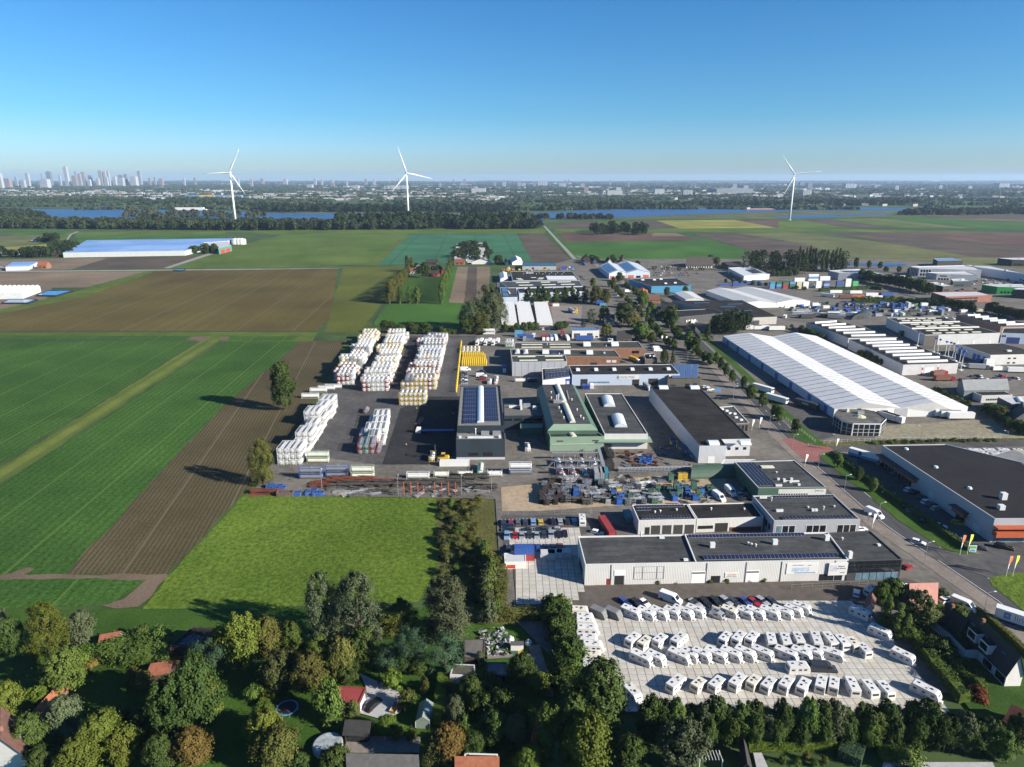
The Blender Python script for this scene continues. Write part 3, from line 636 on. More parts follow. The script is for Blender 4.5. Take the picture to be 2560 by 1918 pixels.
hedge('B2',[(1250,1085),(1300,750)],2.6,2.2,'bright','long clipped bright green hedge beside the glass greenhouse',.1,40,.1)
row('B2',[(2075,280),(2105,480),(2150,700),(2185,940)],26,6.,5.2,'shrub',['dark','green','dark'],'in the rough screen along the left side of the caravan yard','screen left of the caravan yard',.35)
hedge('B2',[(60,990),(110,860)],2.4,2.2,'yellow','short clipped yellow green hedge beside the trampoline')
hedge('B1',[(820,690),(700,760),(620,840),(540,920)],1.8,1.6,'orange','curved orange autumn hedge along the lawn')
hedge('B1',[(540,920),(430,1030),(350,1130)],1.6,1.5,'orange','straight orange autumn hedge beside the long tiled roof')
hedge('B1',[(800,640),(1000,690),(1200,690),(1300,660)],8.,3.2,'green','wide laurel hedge with glossy leaves behind the lawn',.3,12,.6,wob=.25)
hedge('B1',[(740,660),(600,760),(500,880)],4.,3.,'bright','tall loose green hedge behind the autumn hedge',.22,14,.6,wob=.3)
# meadow edge scrub
row('B2',[(1590,-80),(1605,140),(1625,390)],24,4.2,6.,'shrub',['olive','green','grey'],'in the narrow tall screen beside the slab yard','screen beside the slab yard',.3)
hedge('B2',[(1690,-40),(1700,120),(1690,270)],3.,2.4,'olive','rough olive hedge along the edge of the slab yard',.22,14,.6,wob=.3)
hedge('B2',[(1640,350),(1800,345),(1990,345)],4.,2.6,'olive','rough olive hedge below the slab yard',.22,14,.6,wob=.3)
for i,(x,y) in enumerate(scatter([(s.x,s.y) for s in PX('S',[(950,1085),(1035,1085),(1035,1300),(960,1290)])],80,4)):
    tree_at((x,y),random.uniform(1.2,3.2),random.uniform(3.,5.5),'shrub',('olive','brown','olive','green','brown')[i%5],'rough %s scrub between the meadow and the slab yard'%CN[('olive','brown','olive','green','brown')[i%5]],'scrub strip beside the meadow')
# right side of the caravan yard
for a in [(1100,675,975,350,'broad','brown','wide, beside the pink roofed house'),(890,560,730,230,'broad','green','beside the curved yellow roof'),(790,590,760,150,'broad','bright','at the gate of the caravan yard'),(830,690,960,190,'conifer','green','left of three beside the caravan yard'),
 (920,760,1040,210,'conifer','green','middle of three beside the caravan yard'),(1000,850,1060,190,'conifer','green','right of three beside the caravan yard'),(1240,1050,1210,220,'shrub','dark','in the shaded house garden'),(1300,640,705,120,'shrub','dark','behind the pink roofed house'),(1600,1455,1570,170,'shrub','red','in the shaded house garden'),(1440,760,850,110,'shrub','green','beside the white parked van')]:
    TT('C4',*a[:6],a[6])
hedge('C4',[(1010,990),(1100,1100),(1180,1220),(1330,1400),(1490,1590)],3.,3.,'green','thick laurel hedge along the right side of the caravan yard',.2,20,.4,wob=.2)
hedge('C4',[(1560,810),(1700,900),(1900,1080),(2080,1250)],1.6,1.5,'olive','low hedge between the dark roofed houses and the road')
# roadside hedge and trees
hedge('R2',[(830,520),(960,620),(1130,745),(1400,940),(1620,1090),(1800,1215)],2.4,2.,'dark','long dark hedge between the main road and the car park',.22,14,.4)
for i,(x,y) in enumerate([(215,115),(305,175),(395,255),(430,275),(545,362),(855,615),(1000,705),(1105,790)]): TT('R2',x,y-105,y,80,'broad',('dark','green')[i%2],'on the verge right of the main road','street trees along the main road')
for i,(x,y) in enumerate([(40,935),(85,985),(170,1030),(245,1100),(5,890),(-30,850)]): TT('R1',x,y-95,y,60,'broad',('dark','green')[i%2],'in the roadside row beside the white warehouse','street trees beside the white warehouse')
row('C2',[(1790,880),(2000,1030)],6,5,7,'broad',['dark','green'],'beside the warehouse drive','street trees beside the warehouse drive')
# yard and middle trees
TT('C1',250,445,850,260,'broad','dark','standing alone beside the tank yard'); TT('C1',75,1095,1490,250,'willow','olive','standing alone at the corner of the tank yard')
n=24
for i in range(n):
    t=i/(n-1); TT('M1',738+t*170,500-t*140,690-t*265,0,'poplar','olive','in the left row across the pasture','left poplar row',wm=9.)
for i in range(20):
    t=i/19; TT('M1',1185+t*75,510-t*190,695-t*290,0,'poplar','green','in the right row across the pasture','right poplar row',wm=7.)
for x in (830,910,977): TT('M1',x,545,690,0,'poplar','green','in the short front row of the pasture','front poplars of the pasture',wm=8.)
for x,y0,y1 in [(895,275,420),(930,290,410),(1260,290,400)]: TT('M1',x,y0,y1,0,'poplar','olive','tallest, at the farm yard','tall poplars at the farm',wm=9.)
for a in [(1590,535,930,300,'willow','grey','biggest of the group beside the trailer yard'),(1450,665,940,240,'willow','grey','left of the big one beside the trailer yard'),(1660,600,910,220,'willow','grey','next to the blue solar hall'),(1520,740,950,240,'willow','olive','in front of the big one beside the trailer yard'),(1400,800,955,150,'broad','dark','at the head of the tank yard'),(1050,330,465,100,'broad','dark','in the farm yard'),(1680,270,350,110,'broad','dark','beside the white gabled barn')]: TT('M1',*a[:6],a[6])
row('M1',[(690,945),(1110,955)],9,9,9,'broad',['dark'],'in the row behind the tank stacks','trees behind the tank stacks'); row('M1',[(1150,960),(1330,955)],4,6,6,'broad',['dark','green'],'right of the row behind the tank stacks','small trees behind the tank stacks')
row('C2',[(370,475),(930,470)],18,13,14,'conifer',['dark'],'in the dense screen below the blue solar hall','conifer screen below the solar hall')
row('C2',[(650,720),(740,690)],3,6,7,'broad',['dark'],'beside the trailer yard gate','trees at the trailer yard gate'); row('C2',[(200,735),(500,710)],6,7,6,'broad',['dark'],'in front of the white trailers','trees in front of the white trailers')
for a in [(1000,330,490,150,'broad','olive','at the verge corner by the solar hall'),(1080,360,490,120,'broad','olive','behind the verge corner'),(975,260,345,65,'broad','green','small, beside the solar hall'),(965,530,665,120,'pine','grey','beside the house with the grey roof'),(1070,505,640,130,'broad','green','behind the house with the grey roof'),(1240,480,660,210,'broad','dark','right of the house with the grey roof'),(1310,560,690,170,'broad','olive','beside the main road bend'),(1390,640,800,200,'broad','green','over the black timber barn'),(1090,650,765,130,'broad','olive','left of the black timber barn'),(890,610,690,60,'conifer','olive','small, beside the brick lot'),(1640,505,710,160,'broad','dark','rounded, beside the dark hall'),(1480,730,825,100,'broad','brown','at the car drive'),(1590,880,1010,100,'broad','brown','beside the car drive'),(1660,885,1010,75,'conifer','dark','clipped, beside the car drive'),(1400,370,530,120,'broad','green','beside the orange roofed house'),(1205,210,290,90,'broad','dark','in front of the blue gabled hall'),(1450,300,360,60,'broad','green','small, beside the orange shed'),(1610,340,420,70,'broad','grey','beside the light blue hall'),(1770,330,400,60,'broad','green','at the corner of the light blue hall'),(1225,60,120,60,'broad','brown','reddish, at the far car park'),(1360,110,160,60,'broad','dark','at the far car park'),(1990,60,140,70,'broad','dark','left beside the thatched restaurant'),(2040,80,160,70,'broad','brown','right beside the thatched restaurant'),(1150,250,340,60,'broad','green','on the verge below the blue gabled hall'),(1450,510,580,60,'broad','green','on the right verge'),(1700,690,780,120,'broad','dark','beside the black gabled house'),(1800,720,880,120,'broad','green','in front of the black gabled house'),(1960,660,800,120,'conifer','dark','right of the black gabled house'),(1860,770,900,100,'broad','dark','in the row before the warehouse')]: TT('C2',*a[:6],a[6])
for j,(x,y) in enumerate([(1500,190),(1610,190),(1720,195),(1820,195),(1910,195)]):
    row('C2',[(x-25,y),(x+25,y)],3,3.,4.5,'poplar',['green'],'in a small clump on the car park','clipped clumps on the car park')
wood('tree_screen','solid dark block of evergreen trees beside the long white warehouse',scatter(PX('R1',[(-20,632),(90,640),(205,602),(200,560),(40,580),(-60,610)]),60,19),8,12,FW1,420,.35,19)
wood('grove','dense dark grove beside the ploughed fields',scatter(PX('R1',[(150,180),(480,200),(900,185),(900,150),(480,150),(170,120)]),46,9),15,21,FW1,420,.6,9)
row('R1',[(560,175),(700,165)],6,6,27,'poplar',['dark'],'rising above the grove','poplars above the grove'); row('R1',[(730,180),(900,170)],6,8,26,'poplar',['dark','green'],'at the right end of the grove','poplars at the end of the grove')
row('R1',[(1010,235),(1250,280),(1540,345)],13,13,13,'broad',['dark'],'in the curved dark row behind the trailer park','dark row behind the trailer park')
hedge('R1',[(720,320),(1100,300),(1180,310)],3.,3.5,'dark','dark hedge below the stacked containers',.5,4,.6); hedge('R1',[(960,400),(1300,400),(1600,430)],5.,5.,'dark','dark hedge between trailer park and skip yard',.5,4,.8,wob=.3)
row('R1',[(1600,420),(1850,470)],7,9,8,'broad',['dark','olive'],'beside the red brick office','trees beside the red brick office'); row('R1',[(1930,470),(2230,530)],9,10,9,'broad',['dark','brown','olive'],'at the right edge of the estate','trees at the right edge of the estate')
row('R1',[(950,150),(1200,155)],3,7,12,'broad',['dark','green'],'beside the blue ditch','trees beside the ditch'); row('R1',[(590,620),(760,680)],6,6,5,'broad',['dark','green'],'between the two long halls','bushes between the long halls'); row('R1',[(990,790),(1180,860)],5,6,5,'broad',['olive'],'lower between the two long halls','bushes lower between the halls')
row('R1',[(200,600),(620,590)],7,4,3.5,'shrub',['green','olive'],'behind the long white warehouse','shrubs behind the warehouse')
row('R2',[(1950,220),(2212,380)],8,9,6,'broad',['dark','green','olive'],'on the waste ground at the right edge','trees on the waste ground'); row('R2',[(1560,60),(1820,170)],9,4,3,'shrub',['green','olive'],'along the far side of the white warehouse','shrubs along the white warehouse')
row('R1',[(40,700),(330,880),(600,1080)],16,3,2.2,'shrub',['dark','green'],'at the foot of the white warehouse wall','shrubs at the warehouse wall')
row('R1',[(370,210),(560,205)],6,7,8,'broad',['dark','green'],'behind the blue container yard','trees behind the container yard')
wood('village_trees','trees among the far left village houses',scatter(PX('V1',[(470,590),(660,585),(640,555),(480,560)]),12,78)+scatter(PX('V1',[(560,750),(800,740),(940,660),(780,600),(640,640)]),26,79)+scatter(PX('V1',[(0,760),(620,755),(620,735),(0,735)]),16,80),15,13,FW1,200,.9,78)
row('L1',[(1310,205),(1500,205)],6,13,14,'broad',['dark'],'beside the big greenhouse','trees beside the big greenhouse')
wood('park_trees','trees between the chalets of the holiday park',scatter(PX('M1',[(1290,340),(1640,340),(1590,180),(1340,180)]),46,10),11,11,FW1,260,.6,10)
wood('grove','dark walled grove in the middle of the ploughed field',scatter(PX('V2',[(420,250),(960,255),(950,215),(620,205),(440,215)]),34,12),17,19,FW1,260,.9,12)
wood('farm_trees','trees around the farm yard between the poplar rows',scatter(PX('M1',[(900,440),(1210,440),(1200,380),(920,385)]),16,77),8,8,FW1,240,.5,77)
wood('house_trees','trees around the houses at the edge of the bright green field',scatter(PX('V2',[(340,510),(660,505),(650,485),(350,485)]),16,81),9,8,FW1,240,.5,81)
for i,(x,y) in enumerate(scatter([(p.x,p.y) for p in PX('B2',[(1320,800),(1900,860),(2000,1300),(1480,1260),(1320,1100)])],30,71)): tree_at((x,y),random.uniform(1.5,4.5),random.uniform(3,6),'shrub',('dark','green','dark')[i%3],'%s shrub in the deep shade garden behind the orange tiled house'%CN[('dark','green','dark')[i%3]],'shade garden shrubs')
for i,(x,y) in enumerate(scatter([(p.x,p.y) for p in PX('B1',[(1100,900),(1350,800),(1300,1300),(900,1250),(1000,1000)])],6,72)): tree_at((x,y),random.uniform(3,7),random.uniform(4,7),'broad','dark','dark green tree filling the hollow between the lawns','hollow trees')
for i,(x,y) in enumerate(scatter([(p.x,p.y) for p in PX('C4',[(1100,1000),(1500,1100),(1700,1500),(1500,1480),(1250,1180)])],16,73)): tree_at((x,y),random.uniform(1.5,4),random.uniform(3,6),'shrub',('dark','green')[i%2],'%s shrub in the garden of the dark terrace'%CN[('dark','green')[i%2]],'terrace garden shrubs')
row('C2',[(1490,700),(1560,790),(1680,900)],7,6,7,'broad',['green','dark'],'on the left verge of the main road','left verge trees')
for a in [(1000,560,760,180,'broad','dark','behind the feathery pines'),(640,640,820,180,'broad','dark','behind the red garage'),(1120,620,760,150,'broad','green','at the top of the small lawn'),(1480,760,980,200,'broad','dark','beside the clipped bright hedge'),(1650,1000,1240,230,'broad','dark','in the middle of the shade garden'),(2120,980,1240,220,'broad','dark','right of the narrow tiled house'),(2150,1150,1400,240,'broad','green','lower right of the narrow tiled house'),(1500,1150,1330,200,'broad','dark','above the orange tiled house')]: TT('B2',*a[:6],a[6])
row('C2',[(1110,330),(1250,450),(1400,600),(1500,700)],12,6,7,'broad',['green','olive','dark'],'on the left verge of the upper main road','upper left verge trees')
row('C2',[(1250,330),(1380,440),(1560,620),(1700,760)],12,6,7,'broad',['dark','green'],'on the right verge of the upper main road','upper right verge trees')
row('W1',[(700,790),(1400,770),(2200,755)],16,4,1.6,'shrub',['green','olive'],'in the verge below the pavilion fence','verge shrubs below the fence')
row('R1',[(1280,560),(1640,690)],6,4,3,'shrub',['green','dark'],'beside the three bay hall','shrubs at the three bay hall')
row('R1',[(20,250),(640,310)],12,5,5,'broad',['dark','green'],'along the lane of the container yard','lane trees of the container yard')
row('R1',[(1180,170),(1400,190),(1500,160)],7,7,7,'broad',['dark','olive'],'around the grass by the ditch','ditch trees')
# ------------------------------------------------------------------ buildings
def corr(name,c,pitch=.5,rough=.5,axis=2):
    "profiled sheet: fine upright ribs as relief"
    m=mat(name,c,rough,.06,.15,spec=.4); nt=m.node_tree; b=nt.nodes['Principled BSDF']; L=nt.links.new
    tc=nod(nt,'TexCoord'); sx=nod(nt,'SeparateXYZ'); L(tc.outputs['Object'],sx.inputs[0])
    ad=nod(nt,'Math',operation='ADD'); L(sx.outputs[0],ad.inputs[0]); L(sx.outputs[1],ad.inputs[1])
    ml=nod(nt,'Math',operation='MULTIPLY'); L(ad.outputs[0],ml.inputs[0]); ml.inputs[1].default_value=6.283/pitch
    sn=nod(nt,'Math',operation='SINE'); L(ml.outputs[0],sn.inputs[0]); bp=nod(nt,'Bump'); bp.inputs['Strength'].default_value=.3; bp.inputs['Distance'].default_value=.05; L(sn.outputs[0],bp.inputs['Height']); L(bp.outputs[0],b.inputs['Normal']); return m
WHT=corr('white_cladding',(.58,.57,.545)); WH2=mat('white_panel',(.64,.63,.61),.6,.06,.3,rnd=.03); GRC=corr('grey_cladding',(.30,.31,.33),.4); LGR=mat('light_grey_panel',(.48,.48,.48),.6,.08,.3)
NVY=mat('navy_panel',(.025,.035,.045),.5,.12,.2); GRN=corr('green_cladding',(.055,.11,.075),.4); GRL=corr('pale_green_cladding',(.19,.27,.19),.4); LBL=mat('pale_blue_panel',(.42,.48,.58),.55,.06,.2); BLU=mat('blue_panel',(.06,.25,.42),.5,.1,.2)
DGR=mat('charcoal_panel',(.045,.045,.047),.6,.12,.2); BRI=mat('brick_wall',(.20,.10,.06),.9,.18,.5,fine=.15); BRN=mat('brown_panel',(.075,.068,.055),.7,.12,.3); CRM=mat('cream_panel',(.55,.48,.30),.7,.08,.4)
RF=mat('bitumen_grey',(.036,.038,.039),.95,.16,.09,fine=.16,spec=.1,col2=(.064,.066,.067),felt=(8.,1.)); RFD=mat('bitumen_dark',(.016,.0155,.016),.95,.2,.1,fine=.2,spec=.08,col2=(.032,.031,.031),felt=(7.,2.)); RFB=mat('bitumen_brown',(.026,.024,.022),.95,.2,.2,fine=.2,spec=.1,col2=(.045,.042,.038)); RFG=mat('roof_green_grey',(.045,.05,.043),.95,.22,.12,fine=.15,spec=.1,felt=(8.,1.))
GLS=mat('dark_glass',(.012,.015,.018),.08,.3,.8,spec=.8); GLB=mat('blue_glass',(.10,.17,.22),.12,.3,.5,spec=.7); DOO=mat('dark_door',(.02,.02,.02),.6,.2,1.); WDO=mat('white_door',(.75,.75,.74),.5,.05,1.); SKY=mat('skylight_dome',(.62,.66,.66),.3,.1,.6,spec=.6); SKM=mat('skylight_milky',(.62,.60,.48),.4,.12,.6)
MET=mat('galvanised',(.42,.43,.44),.4,.15,1.,metal=.5); WM=mat('white_metal',(.64,.64,.63),.4,.05,1.); PAN=mat('solar_cell',(.011,.015,.045),.35,.3,1.2,spec=.3); PAK=mat('solar_cell_black',(.014,.017,.028),.25,.3,1.2,spec=.6); PFR=mat('panel_frame',(.45,.46,.48),.4)
TIL=mat('roof_tile_red',(.15,.05,.028),.8,.22,1.,fine=.2); TIP=mat('roof_tile_orange',(.22,.075,.036),.8,.2,1.,fine=.2); TIB=mat('roof_tile_black',(.025,.024,.024),.75,.25,1.,fine=.2); TIG=mat('roof_tile_grey',(.075,.072,.07),.85,.2,1.,fine=.2); STW=mat('stucco_white',(.66,.64,.60),.85,.08,.6); THA=mat('thatch',(.055,.046,.038),1.,.2,.6,fine=.2); FIB=mat('fibre_cement',(.22,.215,.20),.9,.2,.3,fine=.15); ORA=mat('orange_band',(.42,.09,.03),.6,.1,.5); WOO=mat('timber_dark',(.05,.035,.024),.9,.2,1.)
class Bld:
    def __init__(s,name,label,k,pts,h,wall,roof,par=.35,capm=None,cat='building',parent=None,z0=0.,world=None):
        w=world or PX(k,pts,h); s.h=h; s.z0=z0
        a=sum(w[i].x*w[(i+1)%len(w)].y-w[(i+1)%len(w)].x*w[i].y for i in range(len(w)))
        if a<0: w=w[::-1]
        if parent is None:
            c=sum((Vector((p.x,p.y,0)) for p in w),Vector())/len(w); s.o=thing(name,label,cat,c); s.c=c
        else: s.o=parent.o; s.c=parent.c
        s.w=[Vector((p.x,p.y))-s.c.xy for p in w]; n=len(s.w)
        s.wall=MB().prism(s.w,z0,h,wall,top=False).obj('wall',s.o)
        ins=s.inset(.3)
        s.rz=h-par
        MB().face([(p.x,p.y,s.rz) for p in ins],roof).obj('roof',s.o)
        b=MB(); cm=capm or wall
        for i in range(n):
            j=(i+1)%n; b.face([(*s.w[i],h),(*s.w[j],h),(*ins[j],h),(*ins[i],h)],cm); b.face([(*ins[j],s.rz),(*ins[i],s.rz),(*ins[i],h),(*ins[j],h)],cm)
        b.obj('parapet',s.o)
    def inset(s,d):
        n=len(s.w); o=[]
        for i in range(n):
            a,b,c=s.w[i-1],s.w[i],s.w[(i+1)%n]; e=(b-a).normalized(); f=(c-b).normalized(); n1=Vector((-e.y,e.x)); n2=Vector((-f.y,f.x)); q=(n1+n2); q=q/max(.4,q.length_squared/2)
            o.append(b+q*d)
        return o
    def rect(s,e,u0,u1,z0,z1,name,m,d=.06,back=.02,parent=None):
        a,b=s.w[e%len(s.w)],s.w[(e+1)%len(s.w)]; t=(b-a); nrm=Vector((t.y,-t.x)).normalized()
        p,q=a+t*u0,a+t*u1
        return MB().prism([p-nrm*back+nrm*d+nrm*back,q+nrm*d,q-nrm*back,p-nrm*back],s.z0+z0,s.z0+z1,m,bottom=True).obj(name,parent or s.o)
    def wins(s,e,u0,u1,z0,z1,n,m=None,gap=.3,name='window',d=.05):
        st=(u1-u0)/n
        for i in range(n): s.rect(e,u0+st*(i+gap/2),u0+st*(i+1-gap/2),z0,z1,name,m or GLS,d)
    def bil(s,u,v):
        A,B,C,Dd=s.w[0],s.w[1],s.w[2],s.w[3]; return (A*(1-u)+B*u)*(1-v)+(Dd*(1-u)+C*u)*v
    def ang(s): t=s.w[1]-s.w[0]; return math.atan2(t.y,t.x)
    def rbox(s,u,v,w,d,h,name,m,mt=None,z=0.):
        p=s.bil(u,v); b=MB(); b.box(-w/2,w/2,-d/2,d/2,0,h,m,mt); o=b.obj(name,s.o); o.location=(p.x,p.y,s.rz+z); o.rotation_euler=(0,0,s.ang()); return o
    def vent(s,u,v,h=.9): 
        p=s.bil(u,v); b=MB(); b.tube((0,0,0),(0,0,h),.22,.22,WM,8); b.tube((0,0,h),(0,0,h+.25),.38,.3,WM,8); o=b.obj('roof_vent',s.o); o.location=(p.x,p.y,s.rz)
    def vault(s,u0,v0,u1,v1,w,r,m,name='skylight'):
        p,q=s.bil(u0,v0),s.bil(u1,v1); t=(q-p).normalized(); nn=Vector((-t.y,t.x)); rg=[]
        for e in (p,q):
            rg.append([(e.x+nn.x*w/2*math.cos(a),e.y+nn.y*w/2*math.cos(a),s.rz+.25+r*math.sin(a)) for a in [math.pi*k/8 for k in range(9)]])
        b=MB(); b.loft(rg,m,cap=True,close=False)
        o=b.obj(name,s.o,smooth=False)
        k=MB(); a=p-nn*(w/2+.15)-t*.15; c=p+nn*(w/2+.15)-t*.15; d_=q+nn*(w/2+.15)+t*.15; e=q-nn*(w/2+.15)+t*.15
        k.prism([a,e,d_,c],s.rz,s.rz+.26,MET); k.obj('kerb',o)
    def panels(s,u0,u1,v0,v1,nu,nv,m=None,tilt=.0,gap=.06,lift=.25):
        m=m or PAN; A=s.bil(u0,v0); B=s.bil(u1,v0); Dd=s.bil(u0,v1); U=(B-A)/nu; V=(Dd-A)/nv
        b=MB(); g=gap/2
        c=[U*g+V*g,U*(1-g)+V*g,U*(1-g)+V*(1-g),U*g+V*(1-g)]; zz=[0,0,tilt,tilt]
        b.prism(c,-.05,[z for z in zz],PFR,top=False)
        i=[U*(g+.02)+V*(g+.02),U*(1-g-.02)+V*(g+.02),U*(1-g-.02)+V*(1-g-.02),U*(g+.02)+V*(1-g-.02)]
        b.face([(p.x,p.y,z+.004) for p,z in zip(c,zz)],PFR); b.face([(p.x,p.y,z+.014) for p,z in zip(i,zz)],m)
        me=b.mesh('solar_panel')
        for a in range(nu):
            for q in range(nv):
                p=A+U*a+V*q; o=ob('solar_panel',me,s.o); o.location=(p.x,p.y,s.rz+lift)
def gable(name,label,k,pts,he,hr,axis,wall,roof,ov=.35,cat='house',world=None,chim=False,roofname='roof',parent=None):
    "pitched roof over four eave corners (near-left, near-right, far-right, far-left)"
    w=world or PX(k,pts,he)
    a=sum(w[i].x*w[(i+1)%4].y-w[(i+1)%4].x*w[i].y for i in range(4))
    if a<0: w=[w[0],w[3],w[2],w[1]]; axis=1-axis
    c=sum((Vector((p.x,p.y,0)) for p in w),Vector())/4; o=parent or thing(name,label,cat,c); c=Vector((*o.location.xy,0)) if parent else c
    v=[Vector((p.x,p.y))-c.xy for p in w]
    if axis==1: v=[v[1],v[2],v[3],v[0]]
    A,B,C,Dd=v; m1,m2=(A+Dd)/2,(B+C)/2
    b=MB()
    b.face([(*A,0),(*B,0),(*B,he),(*A,he)],wall); b.face([(*C,0),(*Dd,0),(*Dd,he),(*C,he)],wall)
    b.face([(*B,0),(*C,0),(*C,he),(*m2,hr-.06),(*B,he)],wall); b.face([(*Dd,0),(*A,0),(*A,he),(*m1,hr-.06),(*Dd,he)],wall)
    b.obj('wall',o)
    t=(B-A).normalized(); q=(Dd-A).normalized(); sl=(hr-he)/max(.1,((Dd-A).length/2)); r=MB(); th=.16
    def slope(P0,P1,M1,M0,dirn):
        lo=he-sl*ov; p0=P0-t*ov+dirn*ov; p1=P1+t*ov+dirn*ov; n0=M0-t*ov; n1=M1+t*ov
        return [(*p0,lo),(*p1,lo),(*n1,hr),(*n0,hr)]
    for P0,P1,M1,M0,dn in ((A,B,m2,m1,-q),(C,Dd,m1,m2,q)):
        if dn==q: f=[(*(C+t*ov+q*ov),he-sl*ov),(*(Dd-t*ov+q*ov),he-sl*ov),(*(m1-t*ov),hr),(*(m2+t*ov),hr)]
        else: f=slope(P0,P1,M1,M0,dn)
        up=[(x,y,z+th) for x,y,z in f]; r.face(up,roof); r.face(f[::-1],roof)
        for i in range(4): j=(i+1)%4; r.face([f[i],f[j],up[j],up[i]],roof)
    ro=r.obj(roofname,o)
    if chim:
        m=m1.lerp(m2,.25); MB().box(-.35,.35,-.35,.35,hr-1.,hr+.9,BRI,o=(m.x,m.y,0)).obj('chimney',ro)
    o['_']=0; del o['_']
    return o,v
def gwin(o,v,e,u0,u1,z0,z1,m=None,name='window'):
    a,b=v[e%4],v[(e+1)%4]; t=b-a; n=Vector((t.y,-t.x)).normalized()*.05; p,q=a+t*u0,a+t*u1
    return MB().prism([p+n,q+n,q-n*.4,p-n*.4],z0,z1,m or GLS,bottom=True).obj(name,o)
def txt(s,body,size,loc,rot,m,parent,name='lettering',ext=.01):
    c=D.curves.new(name,'FONT'); c.body=body; c.size=size; c.extrude=ext; c.align_x='CENTER'; c.align_y='CENTER'; t_=D.objects.new(name,c); COL.objects.link(t_); me=D.meshes.new_from_object(t_.evaluated_get(bpy.context.evaluated_depsgraph_get())); D.objects.remove(t_); me.materials.clear(); me.materials.append(m)
    o=ob(name,me,parent,loc); o.rotation_euler=rot; return o
INK=mat('sign_ink',(.05,.06,.09),.6); INB=mat('sign_blue',(.09,.24,.48),.6); INO=mat('sign_orange',(.6,.22,.05),.6)
def sign(b,e,u0,u1,z0,z1,label,lines,m=None,pics=()):
    s=b.rect(e,u0,u1,z0,z1,'sign_board',m or WH2,.14); 
    if label: s['label']=label
    a,q=b.w[e],b.w[e+1]; t=q-a; n=Vector((t.y,-t.x)).normalized(); L=t.length*(u1-u0)
    for (cu,cz,w,h,pm) in pics:
        p=a+t*(u0+(u1-u0)*cu); d=t.normalized()*w*L/2; zz=z0+(z1-z0)*cz
        MB().prism([p-d+n*.16,p+d+n*.16,p+d+n*.13,p-d+n*.13],zz-h*(z1-z0)/2,zz+h*(z1-z0)/2,pm,bottom=True).obj('picture',s)
    for (body,cu,cz,size,im) in lines:
        p=a+t*(u0+(u1-u0)*cu)+n*.155; txt(s,body,size,(p.x,p.y,z0+(z1-z0)*cz),(math.pi/2,0,math.atan2(t.y,t.x)),im,s)
    return s
# ---- caravan showroom (long white hall)
h=7.3
src=lambda *q:[(x,y) for x,y in q]
b=Bld('showroom_hall','long white ribbed caravan showroom with grey roof and dark glass corner','P',src((1462.8,1411.3),(2122,1399.5),(2070,1330),(1444.7,1340.4)),h,WHT,RF,.45,WH2)
SH=b
for u0,u1,z1,nm,m in ((.113,.149,3.4,'roller_door',DOO),(.405,.458,4.4,'roller_door',WDO),(.612,.663,4.4,'roller_door',WDO),(.083,.098,2.4,'door',mat('red_door',(.2,.03,.025),.5)),(.48,.515,2.7,'glass_door',GLS)): b.rect(0,u0,u1,.1,z1,nm,m,.05)
b.rect(0,.111,.151,3.4,5.2,'roller_door_panel',WDO,.09); b.rect(0,.614,.661,3.6,4.0,'door_window',GLS,.1); b.rect(0,.407,.456,3.6,4.0,'door_window',GLS,.1)
for u in (.098,.46,.61,.745,.95): b.rect(0,u,u+.0025,.1,7.1,'drain_pipe',MET,.14)
for u in (.185,.218,.272,.298): b.rect(0,u,u+.0016,2.,6.2,'frame_bar',MET,.07)
for z in (2.,4.2,6.15): b.rect(0,.185,.298,z,z+.1,'frame_bar',MET,.06)
b.wins(0,.895,.985,.4,2.6,9,GLS,.08); b.rect(0,.89,.99,.15,.4,'window_sill',LGR,.1)
for u0,u1 in ((.2,.22),(.232,.25)): pass
sign(b,0,.532,.583,2.1,3.7,'white sign board with small orange lettering',[('caravans',.5,.62,.75,INO),('verkoop & reparatie',.5,.28,.36,INK)])
sign(b,0,.765,.885,2.9,6.5,'wide white billboard with a blue landscape picture',[('[ caravan vakantie ]',.36,.82,.45,INK),('welkom',.72,.8,.36,INK)],pics=((.45,.42,.55,.36,mat('picture_blue',(.42,.5,.6),.6,.35,.8)),(.6,.12,.66,.07,INB)))
b.panels(.455,.97,.10,.22,34,1,tilt=.45); b.panels(.435,.90,.88,.97,34,1,tilt=.45)
for u,v in ((.51,.55),(.76,.62)): b.rbox(u,v,1.5,.9,1.7,'air_conditioner',WM); 
for u,v in ((.655,.62),(.665,.58),(.68,.55)): b.vent(u,v,.7)
b.vent(.25,.99,1.6); b.rbox(.33,.93,1.6,1.2,.3,'roof_hatch',SKY); b.rbox(.385,.12,1.3,.9,.5,'roof_hatch',SKY)
p,q=b.bil(.418,0.004),b.bil(.425,.996); n=Vector((.18,0)); MB().prism([p-n,p+n,q+n,q-n],b.rz,b.h+.12,WH2).obj('fire_wall_cap',b.o)
for e,u0,u1 in ((3,.15,.35),): b.rect(3,.3,.75,.1,3.2,'roller_door',DOO,.05)
